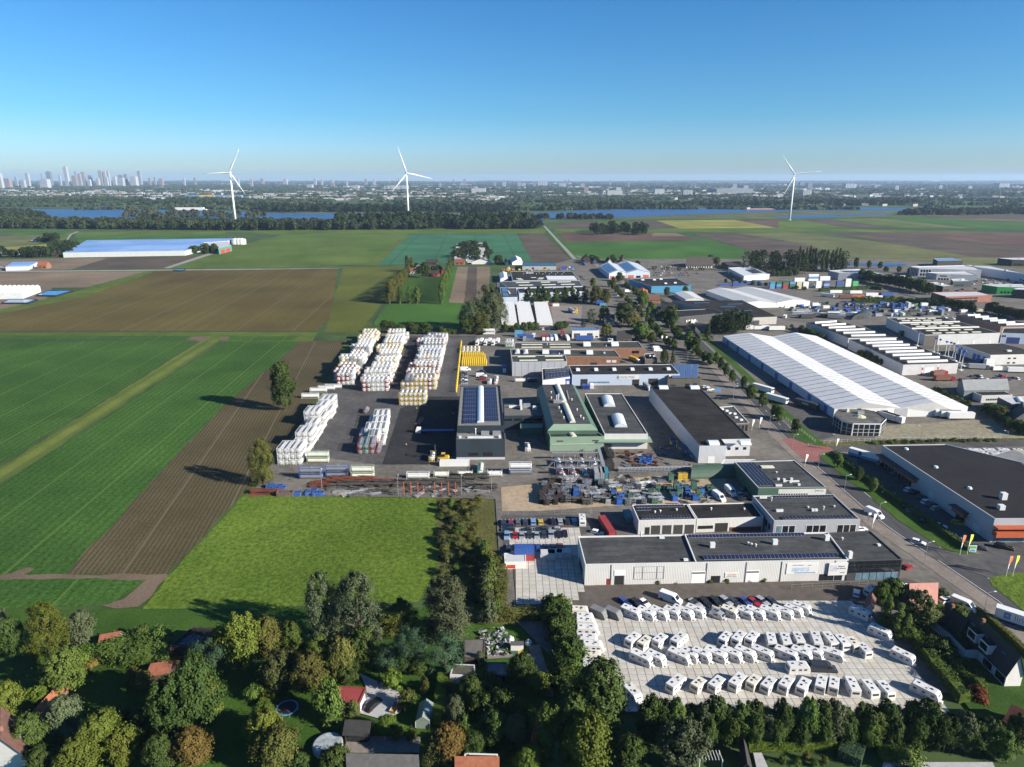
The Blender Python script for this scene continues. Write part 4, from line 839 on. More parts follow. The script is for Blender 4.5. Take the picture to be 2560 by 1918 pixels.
# dark glass corner of the showroom
g=Bld('showroom_corner','',None,None,h-.25,DGR,RF,.3,DGR,parent=b,world=[P('P',2123,1400.5,h),P('P',2257.3,1396.2,h),P('P',2175.8,1325.3,h),P('P',2071.5,1329.9,h)])
for i in range(10):
    for z0,z1 in ((3.0,4.2),(4.3,5.5),(5.6,6.8)): g.rect(0,.01+i*.098,.01+i*.098+.088,z0,z1,'window',GLS,.05)
for i in range(6): g.rect(0,.16+i*.135,.16+i*.135+.12,.2,2.8,'display_window',GLB,.06)
for i in range(8):
    for z0,z1 in ((.3,2.8),(3.0,4.8),(5.,6.8)): g.rect(1,.02+i*.12,.02+i*.12+.1,z0,z1,'window',GLS,.05)
sign(g,0,-.36,-.012,2.4,6.6,'tall white billboard with a sketch of a bed',[('slapen',.66,.72,.8,INK),('op vakantie',.66,.55,.6,INK),('comfort',.75,.22,.5,INK)],pics=((.26,.58,.34,.5,mat('picture_grey',(.5,.52,.55),.6,.3,1.)),))
g.rbox(.06,.12,1.1,1.,2.2,'roof_cowl',WM); g.rbox(.85,.5,.9,.9,.5,'roof_hatch',WM); g.vent(.2,.75,.6); g.rbox(-.15,.75,1.4,1.,1.9,'air_conditioner',WM)
MB().box(-9,9,-1.6,1.6,0,.06,LGR).obj('entrance_step',b.o).location=(*(P('C4',760,560).xy-b.c.xy),.06)
# ---- garage row north of it
b=Bld('garage_hall','white garage hall with four dark roller doors and solar rows','R3',[(1290,720),(1760,710),(1685,585),(1235,592)],5.6,WHT,RFD,.3,WH2)
for i in range(4): b.rect(0,.225+i*.195,.385+i*.195,.1,3.6,'roller_door',mat('ribbed_dark_door',(.045,.045,.045),.5,.2,2.,stretch=(1,1,9)),.05)
b.rect(0,.12,.2,.1,3.,'roller_door',DOO,.05)
b.panels(.06,.92,.82,.95,16,1,PAK,.2); b.panels(.06,.92,.1,.25,16,1,PAK,.2); b.panels(.04,.3,.62,.78,5,1,PAK,.2)
for u,v in ((.35,.5),(.45,.55),(.75,.62)): b.vent(u,v,.5)
b=Bld('workshop_hall','low white workshop with worn black roof beside the garage hall',None,None,5.4,WHT,RFD,.3,WH2,world=[P('R3',1766,708,5.4),P('R2',318,968,5.4),P('R2',235,862,5.4),P('R3',1690,585,5.4)])
b.rect(0,.28,.47,.1,3.6,'roller_door',DOO,.05); b.rect(0,.02,.25,1.6,2.8,'window',GLS,.05); b.rect(0,.5,.98,.4,1.9,'brick_plinth',mat('dark_brick',(.1,.04,.035),.9,.2,1.),.06); b.vent(.3,.6,.7); b.vent(.8,.55,.5)
# ---- grey showroom
b=Bld('car_showroom','grey car showroom with big windows and two long solar rows','R2',[(395,995),(1022,985),(825,803),(237,812)],7.2,GRC,RF,.4,LGR)
for u0,u1 in ((.02,.26),(.375,.62),(.735,.97)): 
    w=b.rect(0,u0,u1,2.2,5.4,'window_frame',LGR,.05)
    for i in range(3): b.rect(0,u0+.012+(u1-u0-.012)/3*i,u0+(u1-u0-.012)/3*(i+1),2.4,5.2,'window',GLS if i>0 or u0>.1 else GLB,.08)
b.panels(.12,.98,.06,.16,20,2,PAK,.2); b.panels(.24,.99,.9,.98,20,1,PAK,.2)
for u,v in ((.08,.92),(.11,.92),(.14,.92)): b.rbox(u,v,.8,.6,.8,'air_conditioner',WM)
for u,v in ((.14,.38),(.165,.38),(.19,.38),(.56,.38),(.6,.38)): b.rbox(u,v,.9,.7,.8,'air_conditioner',WM)
b.vent(.18,.8,1.3); b.vent(.7,.42,1.1); b.vent(.54,.5,.4); b.vent(.86,.52,.4); b.wins(3,.1,.9,2.4,4.4,6)
# ---- green hall with solar roof
b=Bld('green_hall','dark green hall with a block of solar panels and a white front','R2',[(280,757),(775,752),(540,553),(105,565)],6.2,GRN,RF,.3,LGR)
b.panels(.02,.3,.08,.97,5,20,PAK,.05); b.rect(0,.3,1.0,.3,5.6,'white_front',WHT,.06); b.wins(0,.3,.74,2.6,3.8,12,GLS,.3,d=.09); b.rbox(.45,.77,5.,2.,.4,'skylight',SKM)
for u,v in ((.3,.08),(.33,.08),(.36,.08),(.42,.3),(.5,.28),(.56,.2),(.62,.3),(.64,.1)): b.rbox(u,v,.9,.7,.7,'air_conditioner',WM)
b.rbox(.58,.22,6.,.4,.6,'duct',WM); b.vent(.5,.55,.4)
sign(b,0,.84,.97,4.2,5.5,'small white name board on the white front',[('MITSU',.5,.5,1.1,INK)])
b=Bld('lean_to','open lean-to with a pale flat roof beside the green hall','R2',[(0,592),(100,592),(262,548),(30,548)],3.6,GRN,LGR,.15,WH2,cat='shed')
# ---- big dark hall by the road
b=Bld('steel_hall','large pale grey hall with a wide black roof and arched skylights','P',src((1748.7,1114.4),(1816.4,1114.4),(1804,1098.4),(1877.8,1097),(1747.6,966.2),(1624.4,966.2)),8.2,corr('silver_cladding',(.52,.53,.55),.5),RFD,.3,DGR)
A_=b.w; b.w=[A_[0],A_[3]+(A_[1]-A_[2]),A_[4],A_[5]]
for u,v in ((.25,.975),(.88,.975),(.27,.03),(.82,.03)): b.vault(u-.09,v,u+.09,v,5.,1.2,SKY)
b.w=A_
b.rect(0,.35,.6,.1,3.4,'roller_door',WDO,.05); b.wins(2,.15,.95,3.2,4.4,3,GLS,.6)
b=Bld('office_strip','low office with roof plant along the main road','R2',[(70,295),(215,285),(100,160),(-40,170)],4.6,BRN,RF,.3,WH2)
for u,v in ((.2,.9),(.3,.86),(.45,.75),(.5,.6),(.7,.55),(.62,.35),(.75,.2)): b.rbox(u,v,1.4,1.,.7,'air_conditioner',WM)
b.wins(0,.05,.95,.8,3.8,5)
# ---- hall with two barrel skylights
b=Bld('barrel_light_hall','grey roofed hall with two long arched skylights and white front','C2',[(1075,1605),(1450,1605),(1225,1255),(905,1255)],7.4,WHT,RF,.3,WH2)
b.vault(.47,.64,.53,.88,5.6,1.6,SKY); b.vault(.47,.15,.53,.4,5.6,1.6,SKY)
MB().box(-12,12,-3.2,3.2,4.4,4.9,GRL).obj('canopy',b.o).location=(*(P('R3',1170,62,4.6).xy-b.c.xy),0)
for x in (1030,1160,1290): 
    q=P('R3',x,128).xy-b.c.xy; MB().tube((q.x,q.y,0),(q.x,q.y,4.4),.15,.15,WM,6).obj('post',b.o)
b.rect(3,.0,1.,.1,6.8,'green_side',GRN,.06)
# ---- green mansard hall
top=[P('N2',1685,830,11.),P('N2',2330,830,11.),P('N2',2010,145,11.),P('N2',1490,150,11.)]; eav=[P('N2',1580,945,8.2),P('N2',2450,940,8.2),P('N2',2060,180,8.2),P('N2',1395,220,8.2)]
c=sum(top,Vector())/4; c.z=0
o=thing('cleaning_hall','green hall with sloping roof edges and a long milky skylight','building',c)
b=Bld.__new__(Bld); b.o=o; b.c=c; b.z0=0; b.h=11; b.rz=11.; b.w=[Vector((p.x-c.x,p.y-c.y)) for p in top]
ev=[Vector((p.x-c.x,p.y-c.y)) for p in eav]
MB().face([(*p,11.) for p in b.w],RF).obj('roof',o)
for i in range(4):
    j=(i+1)%4; MB().face([(*ev[i],8.2),(*ev[j],8.2),(*b.w[j],11.),(*b.w[i],11.)],GRL if i==0 else GRN).obj('roof_slope',o)
MB().prism(ev,0,8.2,GRN,top=False).obj('wall',o)
b.vault(.52,.02,.5,.45,2.6,.9,SKM); b.vault(.5,.5,.48,.97,2.6,.9,SKM)
for u,v in ((.15,.6),(.75,.55),(.3,.25),(.32,.12),(.78,.3),(.8,.15),(.85,.1),(.2,.75),(.28,.35)): b.vent(u,v,.8)
b.rbox(.3,.5,4.,2.,1.2,'roof_plant',MET); b.vent(.28,.52,3.2); b.vent(.34,.53,3.6); b.rbox(.7,.7,.6,14.,.3,'cable_tray',MET)
f=Bld('front','',None,None,7.,GRL,RFB,.5,GRL,parent=b,world=[P('N2',1625,1055,7.),P('N2',2560,1045,7.),P('N2',2440,960,7.),P('N2',1595,960,7.)])
f.vault(.45,.05,.44,.95,2.6,.7,SKM); f.rect(0,.12,.24,4.8,5.3,'louvre',DOO,.05); f.rect(0,.78,.9,4.8,5.3,'louvre',DOO,.05); f.rect(0,.02,.98,3.5,3.7,'gutter',LGR,.25)
# ---- navy hall with solar roof
b=Bld('solar_hall','dark navy hall whose roof is filled with solar panels','N2',[(20,860),(825,855),(760,165),(75,170)],11.4,NVY,mat('gravel_roof',(.16,.15,.135),.95,.25,1.2,fine=.2),.5,NVY)
b.panels(.11,.43,.05,.97,6,9,PAN,.12,.04); b.panels(.59,.9,.1,.97,6,9,PAN,.12,.04); b.vault(.5,.08,.51,.97,3.,.9,SKY)
f=Bld('front','',None,None,9.6,NVY,MATS['gravel_roof'],.5,NVY,parent=b,world=[P('N2',0,1095,9.6),P('N2',845,1090,9.6),P('N2',830,965,9.6),P('N2',10,968,9.6)])
f.rect(0,0,1,.0,1.4,'concrete_plinth',LGR,.08); f.rect(0,.26,.45,2.,3.4,'window',GLS,.05); f.rect(0,.55,.75,2.,3.6,'window',GLS,.05)
for u in (.25,.49,.75): f.rect(0,u,u+.003,1.4,9.2,'panel_joint',DGR,.02)
for u,v in ((.6,.75),(.84,.75)): f.rbox(u,v,3.4,1.4,1.6,'air_handling_unit',MET); 
f.vent(.4,.8,2.6); f.rbox(.5,.35,11.,1.2,.5,'skylight_strip',SKY); f.rbox(.9,.35,1.,1.,1.,'roof_box',WM); f.rbox(.08,.35,1.,1.,.8,'roof_box',WM)
# ---- link block
b=Bld('link_block','low navy block with pipes on its roof between solar hall and cleaning hall','N2',[(830,690),(1515,680),(1480,475),(820,480)],7.2,NVY,mat('gravel_roof2',(.10,.095,.09),.95,.3,1.2,fine=.3),.4,NVY)
for i in range(4): b.rect(0,.0+i*.25,.2+i*.25,4.6,5.8,'window',GLS,.05)
b.rbox(.45,.6,1.,3.,2.,'roof_plant',WM); b.rbox(.6,.75,3.4,2.,1.8,'air_handling_unit',MET); b.rbox(.32,.72,7.,.5,1.2,'duct',WM); b.rbox(.8,.6,2.,2.,1.4,'roof_tank',WM); b.rbox(.45,.95,1.2,1.2,2.6,'roof_tower',WM)
f=Bld('porch','',None,None,4.2,GRN,GRL,.1,GRL,parent=b,world=[P('N2',1110,900,4.2),P('N2',1500,890,4.2),P('N2',1505,820,4.2),P('N2',1112,822,4.2)])
# ---- pale blue hall
b=Bld('coach_works','long pale blue hall with a black roof and six arched skylights','C2',[(795,1095),(1725,1088),(1650,1003),(765,1012)],6.8,LBL,RFD,.3,LGR)
for i in range(6): u=.07+i*.172; b.vault(u-.017,.5,u+.017,.5,4.4,1.1,SKY)
for u0,u1,m in ((.08,.145,DOO),(.56,.625,DOO),(.71,.8,DOO)): b.rect(0,u0,u1,.1,4.2,'roller_door',m,.05)
b.rect(0,.16,.35,1.6,2.6,'window_strip',GLB,.05)
sign(b,0,.43,.62,3.8,6.3,'white name board with black lettering',[('SCHOUTEN',.36,.5,1.9,INK)])
b=Bld('glass_hall','hall with rows of blue solar panels at the main road','C2',[(1620,1130),(1905,1125),(1795,1002),(1655,1003)],6.,BRN,RFD,.3,BRN)
b.panels(.12,.95,.06,.97,4,14,mat('solar_blue',(.06,.10,.2),.2,.3,1.,spec=.7),.1,.1); b.wins(0,.5,.95,.4,3.,2,GLS,.4); b.rect(0,.08,.25,.1,2.6,'roller_door',DOO,.05)
for v in (.2,.35,.5,.65,.8): b.rbox(.04,v,1.2,.9,.8,'air_conditioner',WM)
b=Bld('panel_shed','grey shed with two black solar blocks on its roof','C2',[(540,1142),(775,1112),(752,1032),(535,1038)],6.,LGR,RFD,.3,WH2)
b.panels(.1,.95,.1,.45,7,2,PAK,.1); b.panels(.1,.95,.58,.92,7,2,PAK,.1)
o=Bld('site_cabin','blue and white site cabin in front of the panel shed','C2',[(615,1130),(778,1128),(778,1118),(615,1120)],5.2,mat('cabin_blue',(.04,.12,.4),.5),WH2,.1,WM,cat='cabin'); o.wins(0,.02,.98,2.,3.8,5,WM,.3)
# ---- grey workshop complex
b=Bld('workshop_complex','grey workshop whose roof carries four pale skylight strips','C2',[(278,985),(752,978),(735,922),(268,930)],9.2,GRC,RFG,.3,LGR)
for u,v in ((.28,.85),(.78,.85),(.3,.25),(.78,.25)): b.rbox(u,v,11.,1.3,.5,'skylight_strip',SKM)
for i in range(8): b.rect(0,.12*i+.05,.12*i+.054,.2,8.8,'panel_joint',DGR,.03)
b=Bld('brick_workshop','brick workshop with arched skylights and a row of solar panels','C2',[(268,928),(1212,940),(1160,880),(262,870)],7.4,BRI,RFG,.3,LGR)
for u in (.33,.53,.74): b.vault(u-.03,.5,u+.03,.5,7.,2.,SKY)
for u in (.06,.14): b.vault(u,.3,u+.004,.8,3.,.9,SKY)
b.panels(.38,.49,.3,.8,6,1,PAN,.2); b.rect(0,.73,.79,.1,3.4,'roller_door',DOO,.05); b.wins(0,.87,.97,3.6,5.2,2,WM,.2); b.rbox(.88,.5,1.,1.,1.,'roof_box',WM); b.vent(.45,.3,.8)
b=Bld('brick_hall','brick walled hall behind with two big arched skylights','C2',[(290,868),(1410,862),(1365,806),(300,815)],7.,BRI,RFG,.3,LGR)
for u in (.57,.79): b.vault(u-.028,.5,u+.028,.5,7.5,2.2,SKY)
for u,v in ((.14,.65),(.36,.65),(.14,.2),(.36,.2)): b.rbox(u,v,14.,1.2,.5,'skylight_strip',SKM)
b.wins(0,.9,.98,3.2,5.,1); b.vent(.72,.3,.8); b.vent(.26,.6,.8)
b=Bld('storage_units','white storage units with two dark doors and a solar roof','C2',[(795,715),(1030,712),(1025,688),(790,690)],6.2,WH2,PAN,.15,WH2)
b.rect(0,.07,.3,.1,4.2,'roller_door',DGR,.05); b.rect(0,.55,.76,.1,4.2,'roller_door',DGR,.05); b.rect(0,.35,.42,.1,2.4,'door',DGR,.05); b.rect(0,.86,.96,.8,2.,'window',GLS,.05); b.panels(.02,.98,.1,.95,9,1,mat('solar_mid',(.08,.14,.3),.2,.3,1.,spec=.7),.1)
# ---- blue solar works, sheds and halls further up the road
b=Bld('solar_works','wide pale blue works hall with cream skylight strips','N1',[(210,550),(1500,520),(1430,425),(60,440)],7.6,LBL,RF,.3,LBL)
for u0,v in ((.27,.78),(.27,.35),(.56,.78),(.57,.35),(.8,.78),(.82,.35)): b.rbox(u0,v,15. if u0!=.56 else 10.,1.8,.6,'skylight_strip',SKM)
b=Bld('solar_works_wing','left wing of the blue works with solar blocks and a skylight strip','N1',[(95,715),(370,710),(350,545),(65,545)],7.4,LBL,RF,.3,LBL); b.panels(.1,.45,.1,.45,4,3,mat('solar_teal',(.03,.07,.15),.2,.3,1.),.05); b.panels(.1,.45,.55,.95,4,3,MATS['solar_teal'],.05); b.rbox(.52,.5,1.4,16.,.6,'skylight_strip',SKM)
b=Bld('conifer_side_sheds','front sheds of the blue works behind the conifer screen','N1',[(400,640),(1600,610),(1520,530),(360,560)],7.2,LBL,RFD,.3,LBL)
for u in (.13,.38,.55,.83): b.vault(u,.1,u-.02,.9,2.6,.8,SKM)
b=Bld('paint_shop','black roofed shop with many ducts north of the blue works','N1',[(290,425),(1440,420),(1310,262),(250,268)],7.2,LBL,RFD,.3,LGR)
rb=Bld('white_roof','',None,None,7.45,WH2,mat('white_membrane',(.6,.62,.64),.7,.12,.5),.05,WH2,parent=b,world=[P('N1',890,405,7.45),P('N1',1400,405,7.45),P('N1',1350,345,7.45),P('N1',860,345,7.45)])
for u,v in ((.1,.2),(.12,.1),(.33,.3),(.45,.25),(.42,.15)): b.rbox(u,v,6.,1.3,.6,'skylight_strip',SKM)
for i in range(14): b.vent(.2+.05*i,.72+.1*math.sin(i*3),.9)
b.rbox(.3,.8,9.,.5,.8,'duct',WM); b.rbox(.27,.88,.6,6.,.8,'duct',WM)
b=Bld('panel_barn','long open shed with a black solar roof','N1',[(455,180),(1040,178),(1030,120),(455,120)],5.,mat('shed_grey',(.3,.3,.29),.8),PAK,.1,DGR,cat='shed')
for u in (.28,.63): b.rect(0,u,u+.07,.1,3.6,'door_opening',DOO,.04)
gable('white_tent','white tent hall with a pitched roof beside the blue works','N1',[(75,400),(215,395),(190,290),(55,300)],4.5,6.5,1,WM,WM,.1,'tent')
# blue gabled sports hall: two gables
o,v=gable('sports_hall','pale blue hall with two gables and big solar fields','N1',[(1960,280),(2560,380),(2300,110),(1780,150)],6.,6.,1,LBL,LBL,.1,'building')
D.objects.remove([c for c in D.objects if c.parent==o and c.name.startswith('roof')][0])
for nm,pp in (('gable_left',[(1030,148),(1115,220),(1255,205),(1165,120)]),):pass
def twin(k,A,B,C,Dd,label,he=6.5,hr=10.,parent=None):
    q=[P(k,*A,he),P(k,*B,he),P(k,*C,he),P(k,*Dd,he)]; return gable('gable_hall',label,k,None,he,hr,1,LBL,mat('pale_roof',(.42,.46,.5),.5,.08,.3),.4,'building',world=q)
D.objects.remove([c for c in D.objects if c.parent==o][0]); D.objects.remove(o)
for A,B,C,Dd,lab,su in (((1115,222),(1265,215),(1175,138),(1028,155),'left gable of the pale blue sports hall, two solar fields on its roof',0),((1268,215),(1468,210),(1360,135),(1178,138),'right gable of the pale blue sports hall with one solar field',1)):
    o,v=twin('C2',A,B,C,Dd,lab)
    # solar field on the left slope
    P0,P1,P2,P3=v; m1=(P0+P3)/2; 
    gwin(o,v,3 if True else 0,.05,.3,.1,3.6,ORA,'red_panel'); gwin(o,v,3,.7,.95,.1,3.6,ORA,'red_panel'); gwin(o,v,3,.4,.6,.1,2.8,GLS,'door')
    A3=[Vector((*P0,6.5)),Vector((*P1,6.5)),Vector((*((P1+P2)/2),10.)),Vector((*((P0+P3)/2),10.))]
    A4=[Vector((*P3,6.5)),Vector((*P2,6.5)),A3[2],A3[3]]
    for sl_ in (A4,):
        def S(u,w): return (sl_[0]*(1-u)+sl_[1]*u)*(1-w)+(sl_[3]*(1-u)+sl_[2]*u)*w
        for i in range(3):
            for j in range(5):
                f=[S(.1+.8*j/5,.1+.8*i/3),S(.1+.8*(j+.94)/5,.1+.8*i/3),S(.1+.8*(j+.94)/5,.1+.8*(i+.92)/3),S(.1+.8*j/5,.1+.8*(i+.92)/3)]
                MB().face([(p.x,p.y,p.z+.3) for p in f],mat('solar_sky',(.05,.10,.22),.2,.3,1.)).obj('solar_panel',o)
b=Bld('blue_hall','bright blue hall with a dark flat roof and five skylights','C2',[(1480,330),(1820,325),(1690,258),(1285,266)],7.5,BLU,RFD,.3,LBL)
for u,v in ((.2,.8),(.45,.78),(.62,.85),(.5,.3),(.75,.35)): b.vault(u-.03,v,u+.03,v,4.,1.,SKY)
gable('orange_shed','small shed with a bright orange roof beside the blue hall','C2',[(1370,385),(1448,385),(1440,345),(1368,350)],3.,4.6,1,ORA,mat('orange_roof',(.45,.12,.04),.7,.1,.5),.3,'shed')
gable('tiled_house','house with a brown tiled roof beside the blue hall','C2',[(1455,450),(1550,450),(1545,400),(1450,405)],3.6,6.4,0,BRI,mat('brown_tiles',(.13,.06,.045),.85,.2,1.,fine=.2),.4)
o,v=gable('white_shed_hall','low white gabled hall behind the dark hall','C2',[(1775,445),(1935,445),(1830,380),(1680,390)],4.,5.5,1,WH2,mat('white_sheet_roof',(.5,.5,.49),.55,.06,.2),.2,'building')
# pair of white gabled halls
WSR=MATS['white_sheet_roof']
for q,lab in (([(158,403),(413,398),(86,299),(-101,311)],'left white gabled hall below the container yard'),([(416,398),(656,386),(292,294),(90,299)],'right white gabled hall below the container yard')):
    gable('white_gable_hall',lab,'R1',q,5.,7.2,1,WH2,WSR,.2,'building')
# dark long halls
b=Bld('dark_hall','large hall with charcoal roof and rows of low rooflights','R1',[(205,508),(415,500),(160,380),(-350,385)],6.5,mat('pale_stone_panel',(.42,.40,.37),.8),RFD,.2,RF)
for u,v in ((.3,.85),(.5,.6),(.55,.35),(.75,.75),(.4,.3)): b.rbox(u,v,15.,2.,.4,'rooflight',mat('blue_rooflight',(.03,.06,.12),.3))
b.rect(0,.2,.4,.1,4.,'roller_door',DGR,.05)
b=Bld('dark_annex','dark annex with a pale gutter line in front of the charcoal hall','C2',[(1700,600),(2120,560),(2080,520),(1690,540)],6.,DGR,RFD,.2,LGR); b.wins(0,.05,.4,1.,3.,6,WM,.4)
b=Bld('dark_wing','charcoal wing left of the rooflight hall, roof edged in black','C2',[(1560,540),(1720,600),(1700,480),(1560,456)],6.,DGR,RFD,.2,DGR)
# ---- long white twin gabled warehouse
he,hr=5.2,8.6
E=[[P('W1',305,380,he),P('R1',20,640,he)],[P('W1',690,308,hr),P('R1',205,617,hr)],[P('W1',1070,368,he),P('R1',380,645,he)],[P('W1',1455,298,hr),P('R1',545,615,hr)],[P('W1',1845,355,he),P('R1',700,640,he)]]
c=sum((a+q for a,q in E),Vector())/10; c.z=0
o=thing('white_warehouse','very long white warehouse with two parallel pitched roofs','building',c)
L_=[[p-c for p in e] for e in E]
near=[L_[i][0] for i in range(5)]; far=[L_[i][1] for i in range(5)]
MB().face([(near[0].x,near[0].y,0),(near[4].x,near[4].y,0)]+[tuple(p) for p in near[::-1]],WH2).obj('gable_wall',o)
MB().face([(far[0].x,far[0].y,0),(far[4].x,far[4].y,0)]+[tuple(p) for p in far[::-1]],WH2).obj('gable_wall',o)
LW=MB().face([(near[0].x,near[0].y,0),tuple(near[0]),tuple(far[0]),(far[0].x,far[0].y,0)],LBL).obj('wall',o); MB().face([(near[4].x,near[4].y,0),tuple(near[4]),tuple(far[4]),(far[4].x,far[4].y,0)],WH2).obj('wall',o)
RSH=mat('warehouse_roof',(.64,.64,.63),.6,.1,.06,fine=.06); SEAM=mat('roof_seam',(.10,.10,.10),.8)
for i in range(4):
    a0,a1=near[i],far[i]; b0,b1=near[i+1],far[i+1]
    N=13 if i%2==0 else 24
    for k in range(26):
        t0,t1=k/26,(k+.985)/26
        MB().face([tuple(a0.lerp(a1,t0)),tuple(b0.lerp(b1,t0)),tuple(b0.lerp(b1,t1)),tuple(a0.lerp(a1,t1))],RSH).obj('roof_sheet',o)
        if k and k%(1 if i%2==0 else 1)==0:
            z=Vector((0,0,.12)); w=.17/ (a1-a0).length
            t=k/26; MB().face([tuple(a0.lerp(a1,t-w)+z),tuple(b0.lerp(b1,t-w)+z),tuple(b0.lerp(b1,t+w)+z),tuple(a0.lerp(a1,t+w)+z)],SEAM).obj('roof_seam',o)
t=far[0]-near[0]; nn=Vector((t.y,-t.x,0)).normalized(); nn=-nn if nn.x>0 else nn
for k in (.04,.15,.29,.41,.54,.67,.8,.92):
    p=near[0]+t*k; q=near[0]+t*(k+.022); MB().prism([(p+nn*.1).xy,(q+nn*.1).xy,(q-nn*.05).xy,(p-nn*.05).xy],.1,4.2,mat('blue_door',(.05,.13,.36),.5),bottom=True).obj('roller_door',o)
tt=near[4]-near[0]; nf=Vector((tt.y,-tt.x,0)).normalized(); nf=-nf if nf.y>0 else nf
for u0,u1,z0,z1 in ((.17,.2,3.6,5.2),(.22,.3,2.6,3.8),(.36,.4,2.8,4.),(.45,.55,.1,5.)):
    p=near[0]+tt*u0; q=near[0]+tt*u1; MB().prism([(p+nf*.08).xy,(q+nf*.08).xy,(q-nf*.05).xy,(p-nf*.05).xy],z0,z1,GLS if u0<.44 else mat('grey_recess',(.3,.3,.31),.7),bottom=True).obj('window' if u0<.44 else 'roller_door',o)  # last one is a flat grey sheet at the recess, not a door
# ---- octagonal glass pavilion
h=6.6; pts=[(300,440),(395,515),(520,545),(850,548),(905,490),(790,415),(660,385),(350,382)]
b=Bld('glass_pavilion','eight sided glazed office pavilion with a patchy flat roof','W1',pts,h,mat('mullion_white',(.6,.6,.62),.5),mat('patchy_roof',(.035,.034,.036),.9,.2,.25,col2=(.13,.125,.10)),.25,DGR)
for e in range(8):
    L=(b.w[(e+1)%8]-b.w[e]).length; n=max(2,int(L/2.6))
    for z0,z1 in ((.2,2.),(2.2,3.6),(3.8,6.)): b.wins(e,.03,.97,z0,z1,n,GLS,.14)
ctr=sum(b.w,Vector((0,0)))/8
MB().tube((ctr.x,ctr.y,b.rz),(ctr.x,ctr.y,b.rz+1.),3.,1.,mat('cupola',(.45,.42,.3),.6),8).obj('cupola',b.o); MB().box(-1.6,1.6,-.8,.8,0,1.3,MET).obj('air_handling_unit',b.o).location=(ctr.x+2.5,ctr.y+4.5,b.rz); MB().box(-.6,.6,-.6,.6,0,1.6,WM).obj('roof_box',b.o).location=(ctr.x-2.5,ctr.y+7,b.rz)
# ---- halls with sawtooth skylights
def saw(label,k,pts,h,n,wall,cap,u0=.14,u1=.88,w=1.9):
    b=Bld('saw_light_hall',label,k,pts,h,wall,RFD,.25,cap)
    for i in range(n):
        v=(i+.6)/(n+.2); b.vault(u0,v,u1,v,w,1.2,mat('white_light',(.5,.52,.53),.4,.14,.3))
    return b
b=saw('long hall with white roof lights behind the white warehouse','R1',[(935,655),(1290,650),(830,525),(630,540)],7.,6,LGR,DGR)
b=saw('hall with eight white roof lights, striped front and white door','R1',[(1335,850),(1735,838),(1290,655),(940,665)],7.,8,LGR,DGR)
b.rect(0,.4,.57,.1,4.6,'roller_door',WDO,.06)
for u in (.345,.63):
    for i in range(4): b.rect(0,u,u+.025,.1+i*1.6,1.6+i*1.6,'stripe',(mat('stripe_red',(.5,.03,.03),.5),WH2)[i%2],.05)
b=saw('wide three bay hall with rows of small roof lights','W4',[(735,428),(1770,400),(960,178),(205,190)],8.,0,LGR,WH2)
for v,u in ((.33,.02),(.66,.02)): 
    p,q=b.bil(.0,v),b.bil(.99,v); n=Vector((0,.5)); MB().prism([p-n,q-n,q+n,p+n],b.rz,b.h+.7,WH2).obj('bay_wall',b.o)
for v in (.08,.22,.45,.58,.8,.92):
    for u in (.2,.38,.56,.74): b.rbox(u,v,7.,1.6,.5,'rooflight',SKM)
b.rect(0,0.,.18,.1,7.6,'dark_cladding',BRN,.08)
for u in (.45,.66,.88): b.rect(0,u,u+.015,.1,2.6,'door',WDO,.06)
b=Bld('blue_door_hall','flat roofed hall with blue roller doors along its side','W4',[(1640,705),(2400,690),(1780,540),(1190,555)],7.,WHT,RFB,.25,LGR)
for u0 in (.06,.2,.5,.62,.8): b.rect(3,u0,u0+.1,.1,4.6,'roller_door',mat('blue_door2',(.04,.10,.34),.5),.06)
b.wins(0,.3,.5,1.,2.,2,GLS,.5); b.wins(0,.3,.5,4.,5.,2,GLS,.5); b.rbox(.55,.3,3.,1.6,.9,'air_conditioner',WM)
b=saw('stepped hall row with white strip lights at the right edge','W4',[(1780,310),(2300,300),(1500,140),(1170,150)],7.,6,mat('brown_brick',(.22,.13,.1),.85),DGR,.25,.75,2.2)
b=Bld('unit_block','pale block of units with a wide dark blue door','W4',[(1790,400),(2350,420),(2200,325),(1820,330)],8.,LBL,RFD,.3,WH2); b.rect(0,.16,.48,.1,5.,'roller_door',mat('navy_door',(.02,.03,.14),.5),.06); b.wins(0,.02,.13,5.,6.4,2)
o,v=gable('long_barn','long grey barn with a row of small roof windows','W4',[(1280,1195),(1890,1185),(1800,1060),(1190,1080)],5.4,9.,0,mat('slate_wall',(.13,.15,.16),.8),mat('slate_roof',(.20,.21,.21),.8,.12,.3,fine=.1),.3,'building')
b=Bld('garage_block','grey garage block with a black roof beside the long barn','W4',[(1520,1265),(1945,1255),(1790,1190),(1365,1200)],4.5,LGR,RFD,.2,WH2); b.wins(0,.15,.6,1.6,2.6,8,GLS,.3)
b=Bld('slate_house','dark slate hall with one long skylight','W4',[(1930,1380),(2400,1385),(2300,1270),(1740,1285)],7.,mat('slate_panel',(.06,.065,.07),.7),LGR,.2,LGR); b.vault(.35,.2,.45,.85,2.4,.6,SKY)
o,v=gable('black_house','black gabled house at the waste ground','W4',[(1930,1620),(2250,1600),(2200,1420),(1900,1500)],4.,8.,1,DGR,TIB,.3); gwin(o,v,3,.4,.6,2.,3.2,WM)
